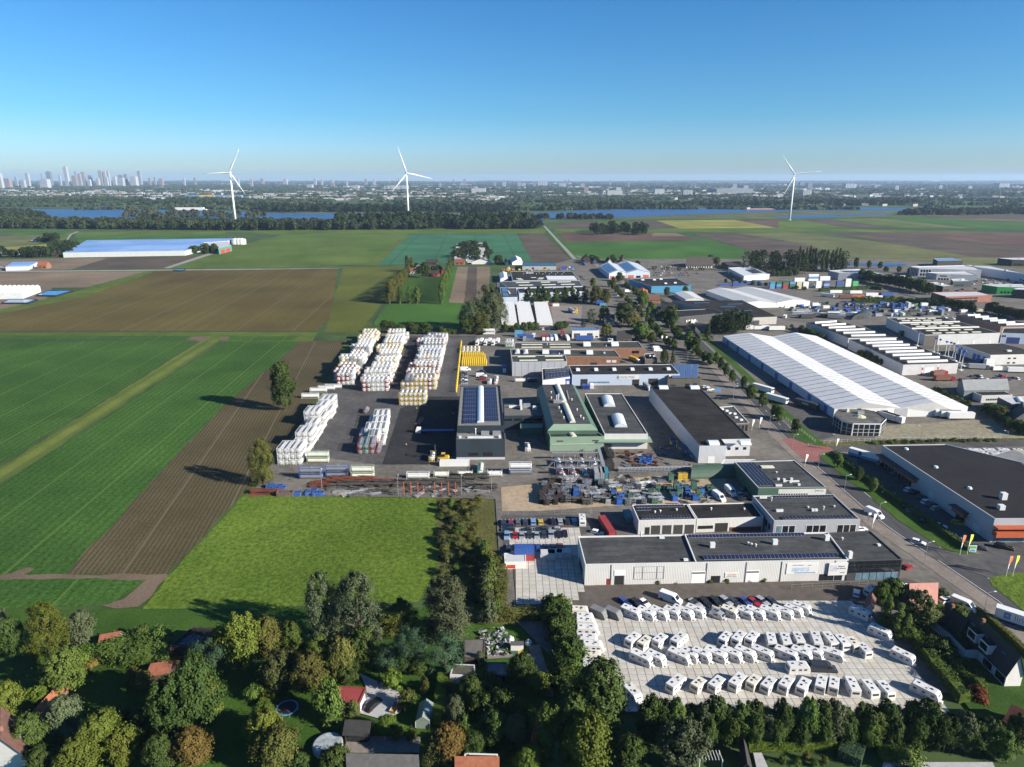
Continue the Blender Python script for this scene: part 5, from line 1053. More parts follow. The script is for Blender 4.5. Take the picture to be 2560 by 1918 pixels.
# ---- big black roofed retail hall
h=9.
b=Bld('garden_store','huge hall with a black roof and orange canopies','P',[P0 for P0 in ((2487.2,1296.7),(2900,1296),(2700,1190),(2363.5,1110.2),(2205.4,1112.9))],h,mat('silver_grey_cladding',(.36,.38,.41),.45,.06,.2),mat('membrane_black',(.02,.02,.022),.95,.16,.1,fine=.12,spec=.08),.3,LGR)
E_=4
def side(u0,u1,z0,z1,nm,m,d=.08): return b.rect(4,1-u1,1-u0,z0,z1,nm,m,d)
side(.62,.98,3.2,5.2,'orange_canopy_band',mat('brown_orange_band',(.25,.08,.04),.7),1.2); side(.6,.985,5.2,5.5,'canopy_roof',DGR,3.); 
for i in range(9): side(.66+i*.035,.69+i*.035,.2,3.,'window',GLS,.1)
side(.18,.27,3.2,5.,'orange_canopy_band',mat('timber_orange',(.18,.07,.035),.7),1.6); side(.17,.28,5.,5.3,'canopy_roof',DGR,2.6)
side(.19,.26,.2,3.,'window',GLS,.1); side(.08,.13,.1,3.2,'roller_door',LGR,.06); side(.46,.5,.1,3.6,'roller_door',LGR,.06)
b.rect(0,0,.9,3.2,5.,'orange_front_band',ORA,2.2); b.rect(0,.0,.9,6.2,6.6,'orange_stripe',ORA,2.3); b.rect(0,.02,.2,.3,3.,'shop_window',GLB,.1); b.rect(0,.22,.5,.3,3.,'shop_window',GLS,.1)
for k,x,y,w,hh in (('R2',1355,475,1.6,.5),('R2',1570,607,1.6,.5),('R2',1815,760,1.6,.5)):
    p=P(k,x,y,b.rz).xy-b.c.xy; MB().tube((p.x,p.y,b.rz),(p.x,p.y,b.rz+.6),.9,.6,SKY,10).obj('roof_dome',b.o)
for x,y,hh in ((2058,838,2.4),(2043,912,1.6)):
    p=P('R2',x,y,b.rz).xy-b.c.xy; MB().box(-.9,.9,-.8,.8,b.rz,b.rz+hh,WM,o=(p.x,p.y,0)).obj('air_conditioner',b.o)
o,v=gable('fibre_roof_hall','wide hall with a brown grey pitched roof behind the big store','R2',[(2212,770),(2700,640),(2400,500),(1860,565)],6.5,9.5,1,LGR,FIB,.3,'building')
# ---- far right business park
b=Bld('white_office','white office block with tall windows and long grey hall behind','N3',[(1055,225),(1745,245),(1640,190),(955,205)],10.,LGR,mat('pale_roof2',(.45,.46,.47),.7),.6,WM)
b.rect(3,0,1,.1,9.8,'white_facade',WM,.1); b.rect(0,0,.21,.1,9.8,'white_facade',WM,.1); b.wins(0,.02,.2,1.,4.,4,d=.14); b.wins(0,.02,.2,5.5,8.5,4,d=.14); b.wins(3,.1,.9,1.,8.6,5,d=.14)
b=Bld('grey_office','grey hall with a white glazed office front','N3',[(1250,285),(1700,300),(1590,262),(1135,270)],7.5,LGR,MATS['pale_roof2'],.5,WM); b.rect(0,.0,.34,.1,7.3,'white_facade',WM,.1); b.wins(0,.04,.3,4.4,5.6,1,d=.14); b.wins(0,.04,.32,.4,2.6,4,d=.14)
b=Bld('grey_hall','wide grey hall with solar panels beside the green ditch','N3',[(165,275),(660,285),(445,230),(50,250)],9.,GRC,MATS['pale_roof2'],.4,LGR); b.panels(.25,.7,.3,.8,10,3,PAK,.1)
for lab,q,hh,m in (('low dark hall behind the curved tree row',[(800,330),(1035,330),(900,302),(680,308)],7.,DGR),('black office box with a white band',[(1430,370),(1640,365),(1560,338),(1405,345)],7.,NVY),('dark brown hall beside the red brick office',[(1320,425),(1435,415),(1260,378),(1140,385)],7.,mat('dark_brown_panel',(.04,.035,.03),.7)),('green and white hall with bright green corner',[(1920,430),(2300,440),(2200,400),(1750,405)],8.,mat('bright_green_panel',(.02,.25,.05),.5)),('charcoal hall at the right edge behind the green hall',[(2090,455),(2450,480),(2400,440),(2150,445)],9.,DGR),('black box hall on the far lane',[(2085,130),(2300,135),(2260,108),(1925,112)],9.,DGR),('long pale hall with solar roof at the right edge',[(2150,275),(2450,330),(1850,200),(1560,192)],10.,LBL)):
    b=Bld('business_hall',lab,'N3',q,hh,m,MATS['pale_roof2'],.4,LGR); b.wins(0,.1,.6,1.5,3.5,5,GLS,.4); b.rbox(.6,.5,3.,2.,1.2,'air_handling_unit',WM)
b=Bld('brick_office','low red brick office with black window bands','N3',[(1350,540),(1860,520),(1700,480),(1190,490)],7.,mat('red_brick',(.22,.09,.065),.85,.15,.6),MATS['pale_roof2'],.4,ORA); b.wins(0,.05,.7,.4,3.,6,GLS,.1); b.wins(0,.05,.7,4.,5.4,6,GLS,.1)
b=Bld('open_canopy','open shed with a blue solar roof on thin posts by the ditch','N3',[(1260,145),(1540,138),(1420,112),(1210,116)],9.,mat('open_side_shade',(.03,.03,.03),.9),mat('solar_far',(.18,.26,.4),.3),.1,LGR,cat='shed')  # shade inside the open shed painted as near-black walls
b=Bld('white_workshop','white hall with pale roof beside the grove','R1',[(175,205),(360,190),(235,137),(60,145)],6.5,WH2,mat('pale_roof3',(.5,.53,.55),.7),.4,WH2); b.panels(.5,.9,.2,.7,6,3,PAK,.1); b.wins(3,.1,.9,.4,3.2,8,DGR,.3,'roller_door')
o,v=gable('thatched_restaurant','long restaurant under a steep dark thatched roof','C2',[(1780,152),(2005,150),(2000,118),(1790,118)],3.4,12.,0,STW,THA,1.2,'restaurant')
for i in range(10): gwin(o,v,0,.05+i*.093,.1+i*.093,.4,2.6)
o,v=gable('dark_barn','dark tiled barn beside the grove','R1',[(60,140),(170,135),(110,103),(10,110)],4.,8.,0,WOO,TIB,.5,'barn')
for q,lab,m,r in (([(975,118),(1005,120),(1000,100),(960,100)],'white gabled house with dark roof at the field edge',STW,TIB),([(1105,118),(1140,118),(1120,98),(1085,98)],'white gabled house with red roof at the field edge',STW,TIL),([(1180,135),(1280,133),(1270,112),(1185,112)],'long low house with grey roof beside the blue gabled hall',BRI,TIG),([(900,118),(950,118),(940,102),(880,102)],'dark roofed house at the end of the lane',BRI,TIB),([(220,128),(245,130),(232,100),(212,108)],'narrow white house beside the white barn',STW,TIB),([(278,125),(368,122),(350,85),(262,92)],'white gabled barn at the leek field',STW,mat('pale_barn_roof',(.5,.52,.52),.7)),([(1075,635),(1160,632),(1155,595),(1078,600)],'house with a grey roof among the roadside trees',STW,TIG),([(1180,790),(1310,780),(1290,725),(1190,735)],'black timber barn among the roadside trees',WOO,TIB),([(1815,765),(1900,770),(1895,720),(1815,725)],'black gabled house with white trim beside the warehouse',DGR,TIB),([(1690,665),(1780,670),(1760,630),(1670,635)],'brown roofed bungalow beside the dark hall',BRI,TIG)):
    o,v=gable('house',lab,'C2',q,3.6,7.4,1 if 'gabled' in lab or 'narrow' in lab else 0,m,r,.4,chim='house' in lab)
    for u in (.2,.55): gwin(o,v,0,u,u+.2,1.,2.4); gwin(o,v,3,u,u+.2,1.,2.4,WM); gwin(o,v,1,u,u+.2,1.,2.4)
for lab,q,e,ww,mm in (('white service shed with a grey roof beside the brick hall',[(1105,800),(1150,798),(1148,778),(1103,780)],3.2,WH2,RFB),('glass fronted porch office with rooftop pipes beside the car drive',[(1425,960),(1530,955),(1500,905),(1415,915)],4.,BRN,RFD)):
    b=Bld('small_office',lab,'C2',q,e,ww,mm,.2,LGR); b.rbox(.5,.5,1.,.8,.9,'air_conditioner',WM); b.rbox(.8,.4,1.,.8,.9,'air_conditioner',WM)
# barrel shed and half round halls
def arch(label,k,A,B,D_,r,m,name='arched_shed',z=0.):
    A,B,D_=P(k,*A),P(k,*B),P(k,*D_); c=(A+B)/2; w=(B-A); t=(D_-A); o=thing(name,label,'shed',A); rg=[]
    for e in (Vector(),t):
        rg.append([tuple(e+w*(.5-.5*math.cos(a))+Vector((0,0,r*math.sin(a)+z))) for a in [math.pi*i/10 for i in range(11)]])
    MB().loft(rg,m,cap=True,close=False).obj('arched_roof',o); b=MB()
    if z: 
        for e in (Vector(),t): 
            for q in (Vector(),w): p=e+q; b.tube((p.x,p.y,0),(p.x,p.y,z),.15,.15,MET,6)
        b.obj('posts_frame',o)
    else: MB().prism([(w*.3-t*.005).xy,(w*.7-t*.005).xy,(w*.7+t*.01).xy,(w*.3+t*.01).xy],0,r*.7,DOO).obj('door',o)
    return o
arch('long dark green arched shed behind the timber yard','R3',(2105,380),(2105,300),(1712,395),4.2,mat('arch_green',(.04,.075,.05),.6,.1,.4))
arch('small black arched hut in the skip yard','R1',(955,528),(1085,520),(985,500),5.5,mat('arch_black',(.03,.035,.04),.6,.1,.4))
# ------------------------------------------------------------------ caravans, cars, lorries
TYR=mat('tyre',(.015,.015,.015),.9); RIM=mat('rim',(.3,.3,.31),.4,metal=.6); CGL=mat('car_glass',(.012,.015,.02),.06,.2,1.,spec=.8); CHS=mat('chassis',(.03,.03,.032),.7)
CWH=mat('caravan_white',(.62,.615,.595),.35,.05,.6,rnd=.05); CCR=mat('caravan_cream',(.66,.62,.52),.45,.08,.6); CST=mat('caravan_stripe',(.10,.15,.30),.5); CWI=mat('caravan_window',(.03,.03,.035),.12,.3,1.,spec=.7); CSI=mat('caravan_silver',(.5,.5,.5),.3,.06,.6,metal=.6); CVR=mat('tarpaulin_grey',(.13,.135,.135),.8,.12,.6)
def side_loft(prof,w,m,ins=.05,tum=.0):
    "a body whose side outline prof (x,z) is pulled across the width w, edges softened"
    b=MB(); zc=sum(z for x,z in prof)/len(prof); xc=sum(x for x,z in prof)/len(prof); rg=[]
    for y,s in ((-w/2,.965),(-w/2+ins,1.),(w/2-ins,1.),(w/2,.965)):
        rg.append([(xc+(x-xc)*s,y*(1-tum*max(0,(z-zc))) ,zc+(z-zc)*s) for x,z in prof])
    b.loft(rg,m); return b
def wheel(parent,x,y,r,w=.2,tread=True):
    b=MB(); b.tube((0,-w/2,0),(0,w/2,0),r,r,TYR,12); o=b.obj('wheel',parent); o.location=(x,y,r)
    if tread: MB().tube((0,-w/2-.01,0),(0,w/2+.01,0),r*.58,r*.58,RIM,8).obj('rim',o)
    return o
def plate(parent,name,p,sx,sy,sz,m):
    o=MB().box(-sx/2,sx/2,-sy/2,sy/2,-sz/2,sz/2,m).obj(name,parent); o.location=p; return o
def caravan(name,L=5.3,W=2.3,Hh=2.62,style=0,m=CWH,axles=1,stripe=True):
    o=thing(name,'caravan','caravan'); h=L/2
    if style==0: pr=[(-h+.1,.4),(-h-.02,.9),(-h+.02,1.5),(-h+.25,2.5),(-h+.45,Hh),(h-1.0,Hh),(h-.62,Hh-.12),(h-.1,1.55),(h,1.1),(h-.12,.4)]
    elif style==1: pr=[(-h+.05,.4),(-h,1.2),(-h+.1,Hh-.1),(-h+.2,Hh),(h-.75,Hh),(h-.3,Hh-.3),(h+.0,1.4),(h,.9),(h-.1,.4)]
    elif style==2: pr=[(-h+.3,.4),(-h,.9),(-h+.35,1.9),(-h+1.2,Hh-.1),(-h+2.,Hh),(h-1.6,Hh-.1),(h-.6,1.9),(h,1.0),(h-.3,.4)]
    else: pr=[(-h,.1),(-h+.05,Hh-.2),(-h+.3,Hh),(h-1.2,Hh),(h-.8,Hh-.25),(h,1.2),(h-.1,.1)]
    side_loft(pr,W,m,.08).obj('body',o)
    if style<3:
        r=W/2+.012
        for s in (-1,1):
            if style<2:
                for x in ((-h+1.1,-h+2.9,h-1.35) if s<0 else (-h+1.,h-1.5)): plate(o,'side_window',(x,s*r,1.68),.72,.03,.44,CWI)
                if stripe: plate(o,'stripe',(-.1,s*r,.98),L*.8,.02,.16,CST)
            else: plate(o,'side_window',(0,s*r,1.6),1.1,.03,.5,CWI)
            for a in range(axles): wheel(o,-.25+a*.8-(axles-1)*.4,s*(W/2-.16),.33,.2,False)
        plate(o,'entry_door',(-h+1.95,-r,1.35),.6,.025,1.7,WM)
        x0=-h+.075 if style==0 else -h+.03
        w=MB().box(-.03,.03,-.72,.72,-.26,.26,CWI).obj('rear_window',o); w.location=(x0-.01 if style<2 else -h+.22,0,1.78); w.rotation_euler=(0,R(8 if style==0 else 4),0)
        w=MB().box(-.03,.03,-.66,.66,-.26,.26,CWI).obj('front_window',o); w.location=((h-.30) if style==0 else h-.12,0,1.85 if style==0 else 1.72); w.rotation_euler=(0,R(-22 if style==0 else -13),0)
        for x,y,sx,sy in ((-h+1.4,.15,.5,.4),(h-2.,.1,.6,.42),(.1,-.5,.25,.25)): plate(o,'roof_hatch',(x,y,Hh+.05),sx,sy,.1,CWI)
        plate(o,'roof_seam',(.3,0,Hh+.012),.04,W*.92,.02,MET)
        b=MB(); b.tube((h-.3,-.55,.42),(h+1.2,0,.42),.05,.05,MET,5); b.tube((h-.3,.55,.42),(h+1.2,0,.42),.05,.05,MET,5); b.tube((h+1.1,0,.05),(h+1.1,0,.75),.05,.05,MET,5); b.box(h+.0,h+.5,-.4,.4,.4,.85,WM); b.obj('drawbar',o)
    return proto(o)
CV=[caravan('caravan',5.4,2.3,2.62,0),caravan('caravan',6.1,2.3,2.6,0,axles=2),caravan('caravan',5.0,2.2,2.55,1),caravan('caravan',5.6,2.3,2.6,1,stripe=False),caravan('caravan',4.6,2.2,2.5,1,CCR),caravan('teardrop_caravan',4.2,2.1,2.3,2,CSI),caravan('covered_caravan',5.2,2.35,2.65,3,CVR)]
ccount=[0]
def cv(k,x,y,hd,label,group,v=None,z=1.4):
    ccount[0]+=1; p=P(k,x,y,z); p.z=0; i=v if v is not None else (0,1,3,0,2,1,3,0,4,2)[ccount[0]%10]
    return place(CV[i],p,R(hd),label.replace('white caravan',('round nosed white caravan','long twin axle caravan','small boxy striped caravan','plain boxy white caravan','cream caravan','teardrop caravan','')[i]),None if group is None else group+' '+'ABCDEFG'[i],(1+.05*math.sin(ccount[0]*2.7),1.,1+.03*math.sin(ccount[0]*1.9)))
n0='nose towards the gardens'
r1=[588,715,820,928,1015,1120]
for i,x in enumerate(r1): cv('C3',x,(832,842,838,836,832,822)[i],-38,'white caravan in the back row, left of the silver teardrop','back row left of the teardrop')
cv('C3',1300,842,-38,'round silver teardrop caravan in the back row',None,5)
for i,x in enumerate((1405,1530,1615,1735,1840,1930,1998)): cv('C3',x,(828,838,838,838,832,818,798)[i],-38,'white caravan in the back row, right of the silver teardrop','back row right of the teardrop',4 if i==0 else None)
for x,y in ((320,832),(440,838)): cv('C3',x,y,-38,'caravan wrapped in a grey tarpaulin at the end of the back row','covered caravans',6)
for i,(x,y) in enumerate([(335,190),(410,310),(425,372),(450,500),(450,660),(540,770),(545,925),(545,1090)]):
    ZOOM['Z2']=(1400,1500,.15091); cv('Z2',x,y,-4,'white caravan parked sideways along the left hedge','caravans along the left hedge',(4,0,2,1,3,0,4,2)[i])
for i,x in enumerate((605,705,828,985)): cv('C3',x,(1062,1082,1068,1062)[i],46,'white caravan in the second row, in the slanted group of four','slanted four of the second row',(0,4,2,3)[i])
for i,x in enumerate((1372,1482,1590)): cv('C3',x,1050,48,'white caravan in the second row, in the slanted group of three','slanted three of the second row',(2,3,2)[i])
for i,(x,y) in enumerate([(-110,1066),(8,1068),(115,1058),(262,1060),(375,1062),(475,1082),(565,1092),(655,1142)]): cv('C4',x,y,(78,82,86,80,94,95,96,99)[i],'white caravan in the second row, standing square to the slabs','square group of the second row')
for i,(k,x,y) in enumerate([('C3',675,1212),('C3',790,1212),('C3',985,1192),('C3',1070,1185),('C3',1168,1188),('C3',1290,1182),('C3',1415,1180),('C3',1530,1176),('C3',1675,1172),('C3',1872,1175),('C4',140,1178),('C4',240,1168),('C4',390,1178)]): cv(k,x,y,-38 if i<12 else -30,'white caravan in the third row with its drawbar towards the gardens','third row',(3,0,1,2,0,3,1,0,3,1,0,2,3)[i])
cv('C4',115,1292,2,'white caravan parked sideways behind the dark van',None,3)
for i,(k,x,y,hd) in enumerate([('C3',960,1425,44),('C3',1148,1432,44),('C3',1298,1428,44),('C3',1470,1412,46),('C3',1605,1412,46),('C3',1728,1432,46),('C3',1872,1434,48),('C4',160,1446,50),('C4',305,1424,60),('C4',410,1436,62),('C4',560,1446,84),('C4',705,1460,95),('C4',832,1470,97)]): cv(k,x,y,hd,'white caravan in the front row next to the garden trees','front row',(3,4,2,3,4,2,0,2,3,2,3,0,2)[i])
for i,(x,y,hd) in enumerate([(630,838,-47),(795,995,-47),(985,1195,-50),(1175,1486,-50)]): cv('C4',x,y,hd,'white caravan along the laurel hedge, '+('beside the conifers','below the conifers','a long camper type with cream roof','closest to the red shrub')[i],None,(3,0,3,1)[i])
cv('C3',600,1505,-62,'white caravan half hidden by the big corner tree',None,0); cv('C4',722,650,35,'white caravan beside the gate with the curved yellow roof',None,2); cv('R3',830,715,88,'white caravan among the parked cars of the car lot',None,1)
for i,x in enumerate((1750,1850,1950,2055,2160)): cv('R2',x,492,170,'white caravan in the rear row behind the big store','rear row behind the store')
for i,x in enumerate((1780,1900,2010,2180)): cv('R2',x,522,170,'white caravan in the front row behind the big store','front row behind the store')
# --- cars
CC={'black':(.012,.012,.014),'dark':(.028,.032,.04),'grey':(.11,.115,.12),'silver':(.38,.39,.41),'white':(.72,.72,.71),'red':(.25,.012,.012),'blue':(.02,.045,.2),'sky':(.18,.27,.42),'yellow':(.48,.36,.03),'green':(.03,.09,.04),'orange':(.5,.14,.02)}
CM={k:mat('paint_'+k,c,.25,.03,1.,spec=.6,metal=.3 if k in('silver','grey') else 0.) for k,c in CC.items()}
def car(kind):
    o=thing({'hatch':'car','estate':'car','suv':'car','van':'van','cabrio':'car'}[kind],'car','car')
    L,W,z={'hatch':(4.1,1.75,.0),'estate':(4.6,1.8,.0),'suv':(4.6,1.88,.18),'van':(5.3,2.,.25),'cabrio':(4.2,1.75,0)}[kind]; h=L/2
    if kind=='van':
        side_loft([(-h,.35),(-h,2.3),(-h+.2,2.45),(h-2.,2.45),(h-1.5,2.3),(h-.75,1.35),(h-.1,1.1),(h,.8),(h,.35)],W,CM['white'],.08,.04).obj('body',o)
        for s in(-1,1): plate(o,'side_window',(h-1.65,s*(W/2-.0),1.65),.8,.04,.5,CGL)
        w=MB().box(-.02,.02,-.75,.75,-.5,.5,CGL).obj('windscreen',o); w.location=(h-1.08,0,1.82); w.rotation_euler=(0,R(-38),0)
    else:
        side_loft([(-h,.3+z*.5),(-h-.02,.62+z),(-h+.08,.92+z),(h-1.35,.96+z),(h-.45,.82+z),(h,.66+z),(h,.3+z*.5)],W,CM['white'],.1).obj('body',o)
        if kind!='cabrio':
            rear={'hatch':-h+.25,'estate':-h+.2,'suv':-h+.15}[kind]; t=1.44+z if kind!='suv' else 1.68
            side_loft([(rear,.9+z),(rear+.35,t-.06),(h-2.3,t-.06),(h-1.25,.92+z)],W*.9,CGL,.06,.14).obj('window_band',o)
            side_loft([(rear+.25,t-.12),(rear+.4,t),(h-2.35,t),(h-2.1,t-.1)],W*.84,CM['white'],.06).obj('roof',o)
        else: plate(o,'open_cockpit',(-.3,0,.98),1.9,1.3,.1,CHS); w=MB().box(-.02,.02,-.65,.65,-.2,.2,CGL).obj('windscreen',o); w.location=(.75,0,1.15); w.rotation_euler=(0,R(-40),0)
        for s in(-1,1): plate(o,'headlight',(h-.03,s*.62,.68+z),.1,.34,.14,WM); plate(o,'tail_light',(-h+.0,s*.68,.75+z),.08,.25,.16,mat('tail_red',(.3,.01,.01),.3))
    r=.32+z*.3
    for x in (-h+.8,h-.85):
        for s in (-1,1): wheel(o,x,s*(W/2-.1),r,.2,False)
    return proto(o)
CAR={k:car(k) for k in ('hatch','estate','suv','van','cabrio')}
SLUG={}
def cr(k,x,y,hd,col,kind,label,group=None,z=.6,sc=None):
    p=P(k,x,y,z); p.z=0
    o=place(CAR[kind],p,R(hd),label,group,sc)
    for c in [q for q in o.children]:
        if c.name.split('.')[0] in('body','roof') and c.data.materials[0]==CM['white']:
            c.material_slots[0].link='OBJECT'; c.material_slots[0].material=CM[col]
    return o
def cars(k,lst,where,group):
    for q in lst:
        x,y,hd,col=q[:4]; kind=q[4] if len(q)>4 else ('hatch','estate','suv')[int(x*7+y*3)%3]
        cr(k,x,y,hd,col,kind,f'{ {"dark":"dark grey","sky":"light blue"}.get(col,col)} {"van" if kind=="van" else "open sports car" if kind=="cabrio" else "car"} {where}',group)
cars('C3',[(535,748,-58,'blue'),(632,762,-58,'black','suv'),(700,756,-58,'white','hatch'),(1120,752,-58,'silver','cabrio'),(1200,752,-58,'black','suv'),(1285,744,-58,'black','suv'),(1370,742,-58,'silver'),(1438,748,-58,'dark'),(1530,742,-58,'blue','hatch'),(1605,748,-58,'red','hatch'),(1672,738,-58,'silver'),(1752,740,-58,'dark')],'parked behind the back row of caravans','cars behind the caravans')
cr('C3',915,725,-36,'white','van','long white minibus behind the back row of caravans',sc=(1.25,1.05,1.08)); cr('C4',320,1306,-4,'dark','van','dark grey van among the caravans')
cars('R3',[(190,738,90,'dark'),(252,736,90,'red'),(310,736,90,'grey'),(368,736,90,'dark'),(432,732,90,'sky','suv'),(492,732,90,'yellow','hatch'),(597,730,90,'black','suv'),(652,728,90,'silver'),(708,730,90,'black'),(768,728,90,'sky','estate')],'in the fenced back row of the car lot','back row of the car lot')
cars('R3',[(230,768,178,'dark'),(230,797,178,'dark'),(375,797,178,'dark'),(500,796,178,'dark'),(606,792,178,'silver','estate')],'parked crosswise in the car lot','crosswise cars of the car lot')
cars('R3',[(218,846,-90,'sky'),(285,846,-90,'red','hatch'),(340,846,-90,'silver'),(402,844,-90,'dark'),(462,844,-90,'silver'),(520,840,-90,'dark'),(577,838,-90,'silver','suv'),(637,838,-90,'black'),(690,832,-90,'black','estate')],'in the front row of the car lot','front row of the car lot')
cars('R3',[(232,945,90,'dark'),(295,943,90,'dark'),(355,942,90,'red'),(412,940,90,'blue'),(475,940,90,'blue'),(540,938,90,'dark'),(600,936,90,'dark'),(655,934,90,'red')],'in the shaded row above the slab yard','shaded row of the car lot')
cars('R3',[(955,818,-25,'white','estate'),(2130,508,10,'silver','estate'),(2150,545,15,'black')],'on the yard of the garage hall','cars of the garage hall')
cr('R3',2035,490,-80,'white','van','white van parked against the green hall'); cr('R3',1940,535,-70,'white','van','white pickup van at the timber yard gate'); cr('R3',2165,465,20,'dark','estate','dark car in the shade of the green hall')
cars('R2',[(1225,790,-25,'white','estate'),(1378,770,25,'white','suv'),(1415,790,25,'black'),(1468,828,25,'black','suv'),(1502,858,25,'white','suv'),(1540,882,25,'black','suv'),(1572,906,25,'silver','suv'),(1345,748,25,'dark'),(1280,655,30,'dark'),(1172,585,20,'dark')],'on the shaded car park along the big store','car park along the store')
cars('R2',[(1405,928,-25,'sky','hatch'),(1450,952,-25,'grey'),(1492,985,-25,'black','suv'),(1360,902,-25,'dark'),(1598,1036,-25,'white'),(1560,1025,-25,'dark'),(1725,1122,-25,'white','estate'),(1650,1085,-25,'dark'),(1880,1196,-20,'dark')],'parked along the dark roadside hedge','cars along the roadside hedge')
cr('R2',1735,1012,-32,'yellow','estate','yellow sports car beside the store windows'); cr('R2',2065,1192,-28,'black','suv','big black off-roader in front of the orange store front',sc=1.15); cr('R2',1122,950,-63,'white','van','white van driving on the main road'); cr('R2',1442,1150,-40,'white','estate','white car driving on the main road'); cr('R2',1500,1010,-35,'black','estate','black car at the middle of the store car park')
cr('C4',1022,455,30,'red','hatch','red car beside the dark glass showroom corner'); cr('C4',1342,732,20,'white','suv','white car beside the pink roofed house'); cr('C4',1487,777,-52,'white','van','white van parked at the dark roofed houses'); cr('C4',640,140,10,'white','hatch','white car at the back of the showroom'); cr('C4',600,672,60,'white','hatch','white car at the caravan yard gate'); cr('C4',985,612,0,'white','estate','white trailer car in the shade at the caravan yard gate')
cr('B2',810,945,60,'black','estate','black estate car on the gravel drive',sc=1.05)
cars('C2',[(1525,870,8,'white','van'),(1535,885,8,'white','van')],'on the drive of the brick hall','white vans of the brick hall'); cars('C2',[(895,1203,85,'blue','van'),(930,1202,85,'blue','van'),(963,1198,85,'white','van')],'in front of the pale blue hall','vans of the pale blue hall')
cars('C2',[(1945,1200,15,'white'),(1965,1212,15,'white'),(1985,1222,15,'white'),(2062,1297,10,'black'),(2110,1300,10,'black')],'beside the hall with blue solar rows','cars beside the blue solar rows'); cars('C2',[(1180,408,-60,'white'),(1270,375,20,'white','van'),(1120,290,-60,'dark'),(1500,580,15,'white'),(1325,230,20,'dark')],'on the upper main road','cars on the upper road'); cars('C2',[(1850,645,5,'white','van'),(1230,985,5,'black')],'by the roadside houses','cars by the roadside houses')
cars('C1',[(1797,525+i*15,5,c) for i,c in enumerate(('dark','dark','silver','dark','white','dark','silver'))],'in the left row behind the solar hall','left car row behind the solar hall'); cars('C1',[(1955,515+i*17,5,c) for i,c in enumerate(('black','dark','white','dark','red'))],'in the right row behind the solar hall','right car row behind the solar hall'); cr('C1',1808,500,5,'white','van','white van at the end of the car row behind the solar hall'); cr('C1',1945,555,0,'white','van','white van between the car rows behind the solar hall')
cars('N1',[(760+i*52,1265,90,c) for i,c in enumerate(('dark','white','dark','white','dark','sky','red','dark'))],'parked below the white trailers','cars below the white trailers'); cars('N1',[(1470+i*14,355+i*12,30,c) for i,c in enumerate(('dark','dark','black','silver','dark'))],'beside the paint shop','cars beside the paint shop'); cars('N1',[(110,1265,90,'dark'),(290,1262,90,'dark'),(345,1252,90,'white')],'left below the white trailers','cars left below the trailers')
g=random.Random(3)
for r in range(5):
    for i in range(12):
        if g.random()<.78: cars('C2',[(1455+i*27+r*12,160+r*19,g.choice((80,85,-85)),g.choice(('dark','black','silver','white','grey','blue','red','silver')))],'on the big restaurant car park','restaurant car park')
cars('C2',[(1875,222,10,'blue'),(1560,270,5,'dark'),(2090,170,20,'dark')],'standing apart on the restaurant car park','stray cars of the restaurant park')
# --- lorries, trailers, containers
def boxbody(L,W,z0,z1,m): return MB().box(-L/2,L/2,-W/2,W/2,z0,z1,m)
CONT={'red':(.24,.03,.03),'blue':(.025,.07,.25),'sky':(.09,.25,.42),'white':(.68,.68,.66),'green':(.02,.10,.05),'teal':(.04,.17,.2),'cream':(.5,.44,.3),'grey':(.25,.26,.27),'orange':(.45,.12,.03),'brown':(.13,.05,.03),'yellow':(.55,.38,.03),'lime':(.06,.3,.1),'dark':(.03,.035,.04)}
KM={k:corr('container_'+k,c,.45,.55) for k,c in CONT.items()}
def container_proto(L):
    o=thing('shipping_container','container','container'); boxbody(L,2.4,.05,2.55,KM['white']).obj('body',o); b=MB()
    for x in(-L/2,L/2):
        for y in(-1.2,1.2): b.box(x-.09,x+.09,y-.05,y+.05,0,2.6,KM['white'])
    b.box(-L/2+.09,L/2-.09,-1.22,-1.15,2.5,2.58,KM['white']); b.box(-L/2+.09,L/2-.09,1.15,1.22,2.5,2.58,KM['white']); b.box(-L/2-.05,-L/2+.05,-1.15,1.15,2.5,2.58,KM['white']); b.box(L/2-.05,L/2+.05,-1.15,1.15,2.5,2.58,KM['white']); b.obj('corner_frame',o)
    for s in(-1,1): plate(o,'door',(L/2+.03,s*.6,1.3),.05,1.12,2.3,KM['white'])
    b=MB(); 
    for y in(-.9,-.3,.3,.9): b.tube((L/2+.08,y,.2),(L/2+.08,y,2.4),.03,.03,MET,4)
    b.obj('lock_rods',o); return proto(o)
CP={6:container_proto(6.06),12:container_proto(12.19)}
def paint(o,m,names):
    for c in o.children:
        if c.name.split('.')[0] in names: c.material_slots[0].link='OBJECT'; c.material_slots[0].material=m
def box(k,x,y,hd,cols,label,group=None,L=6,dz=2.6):
    p=P(k,x,y)
    for i,c in enumerate(cols):
        o=place(CP[L],(p.x,p.y,i*dz),R(hd),(label if len(cols)==1 else label+(', bottom of stack' if i==0 else ', top of stack' if i==len(cols)-1 else ', mid stack')).replace('COL',{'sky':'light blue','dark':'black','lime':'bright green'}.get(c,c)),group)
        paint(o,KM[c],('body','corner_frame','door'))
box('R3',1032,800,100,['red'],'long red shipping container beside the garage hall',None,12); box('R3',1210,715,100,['teal'],'teal container with a flat roof beside the garage hall'); box('R3',360,1045,2,['blue','red'][::-1],'COL shipping container on the slab yard'); 
for i,(x,c) in enumerate([(378,('sky','sky','teal')),(425,('blue','sky','green')),(472,('red','red','green')),(522,('green','green','sky')),(572,('cream','cream','cream')),(618,('white','white','white'))]): box('R1',x,298,6,c,'COL container in the mixed stacks above the white halls','mixed container stacks',6)
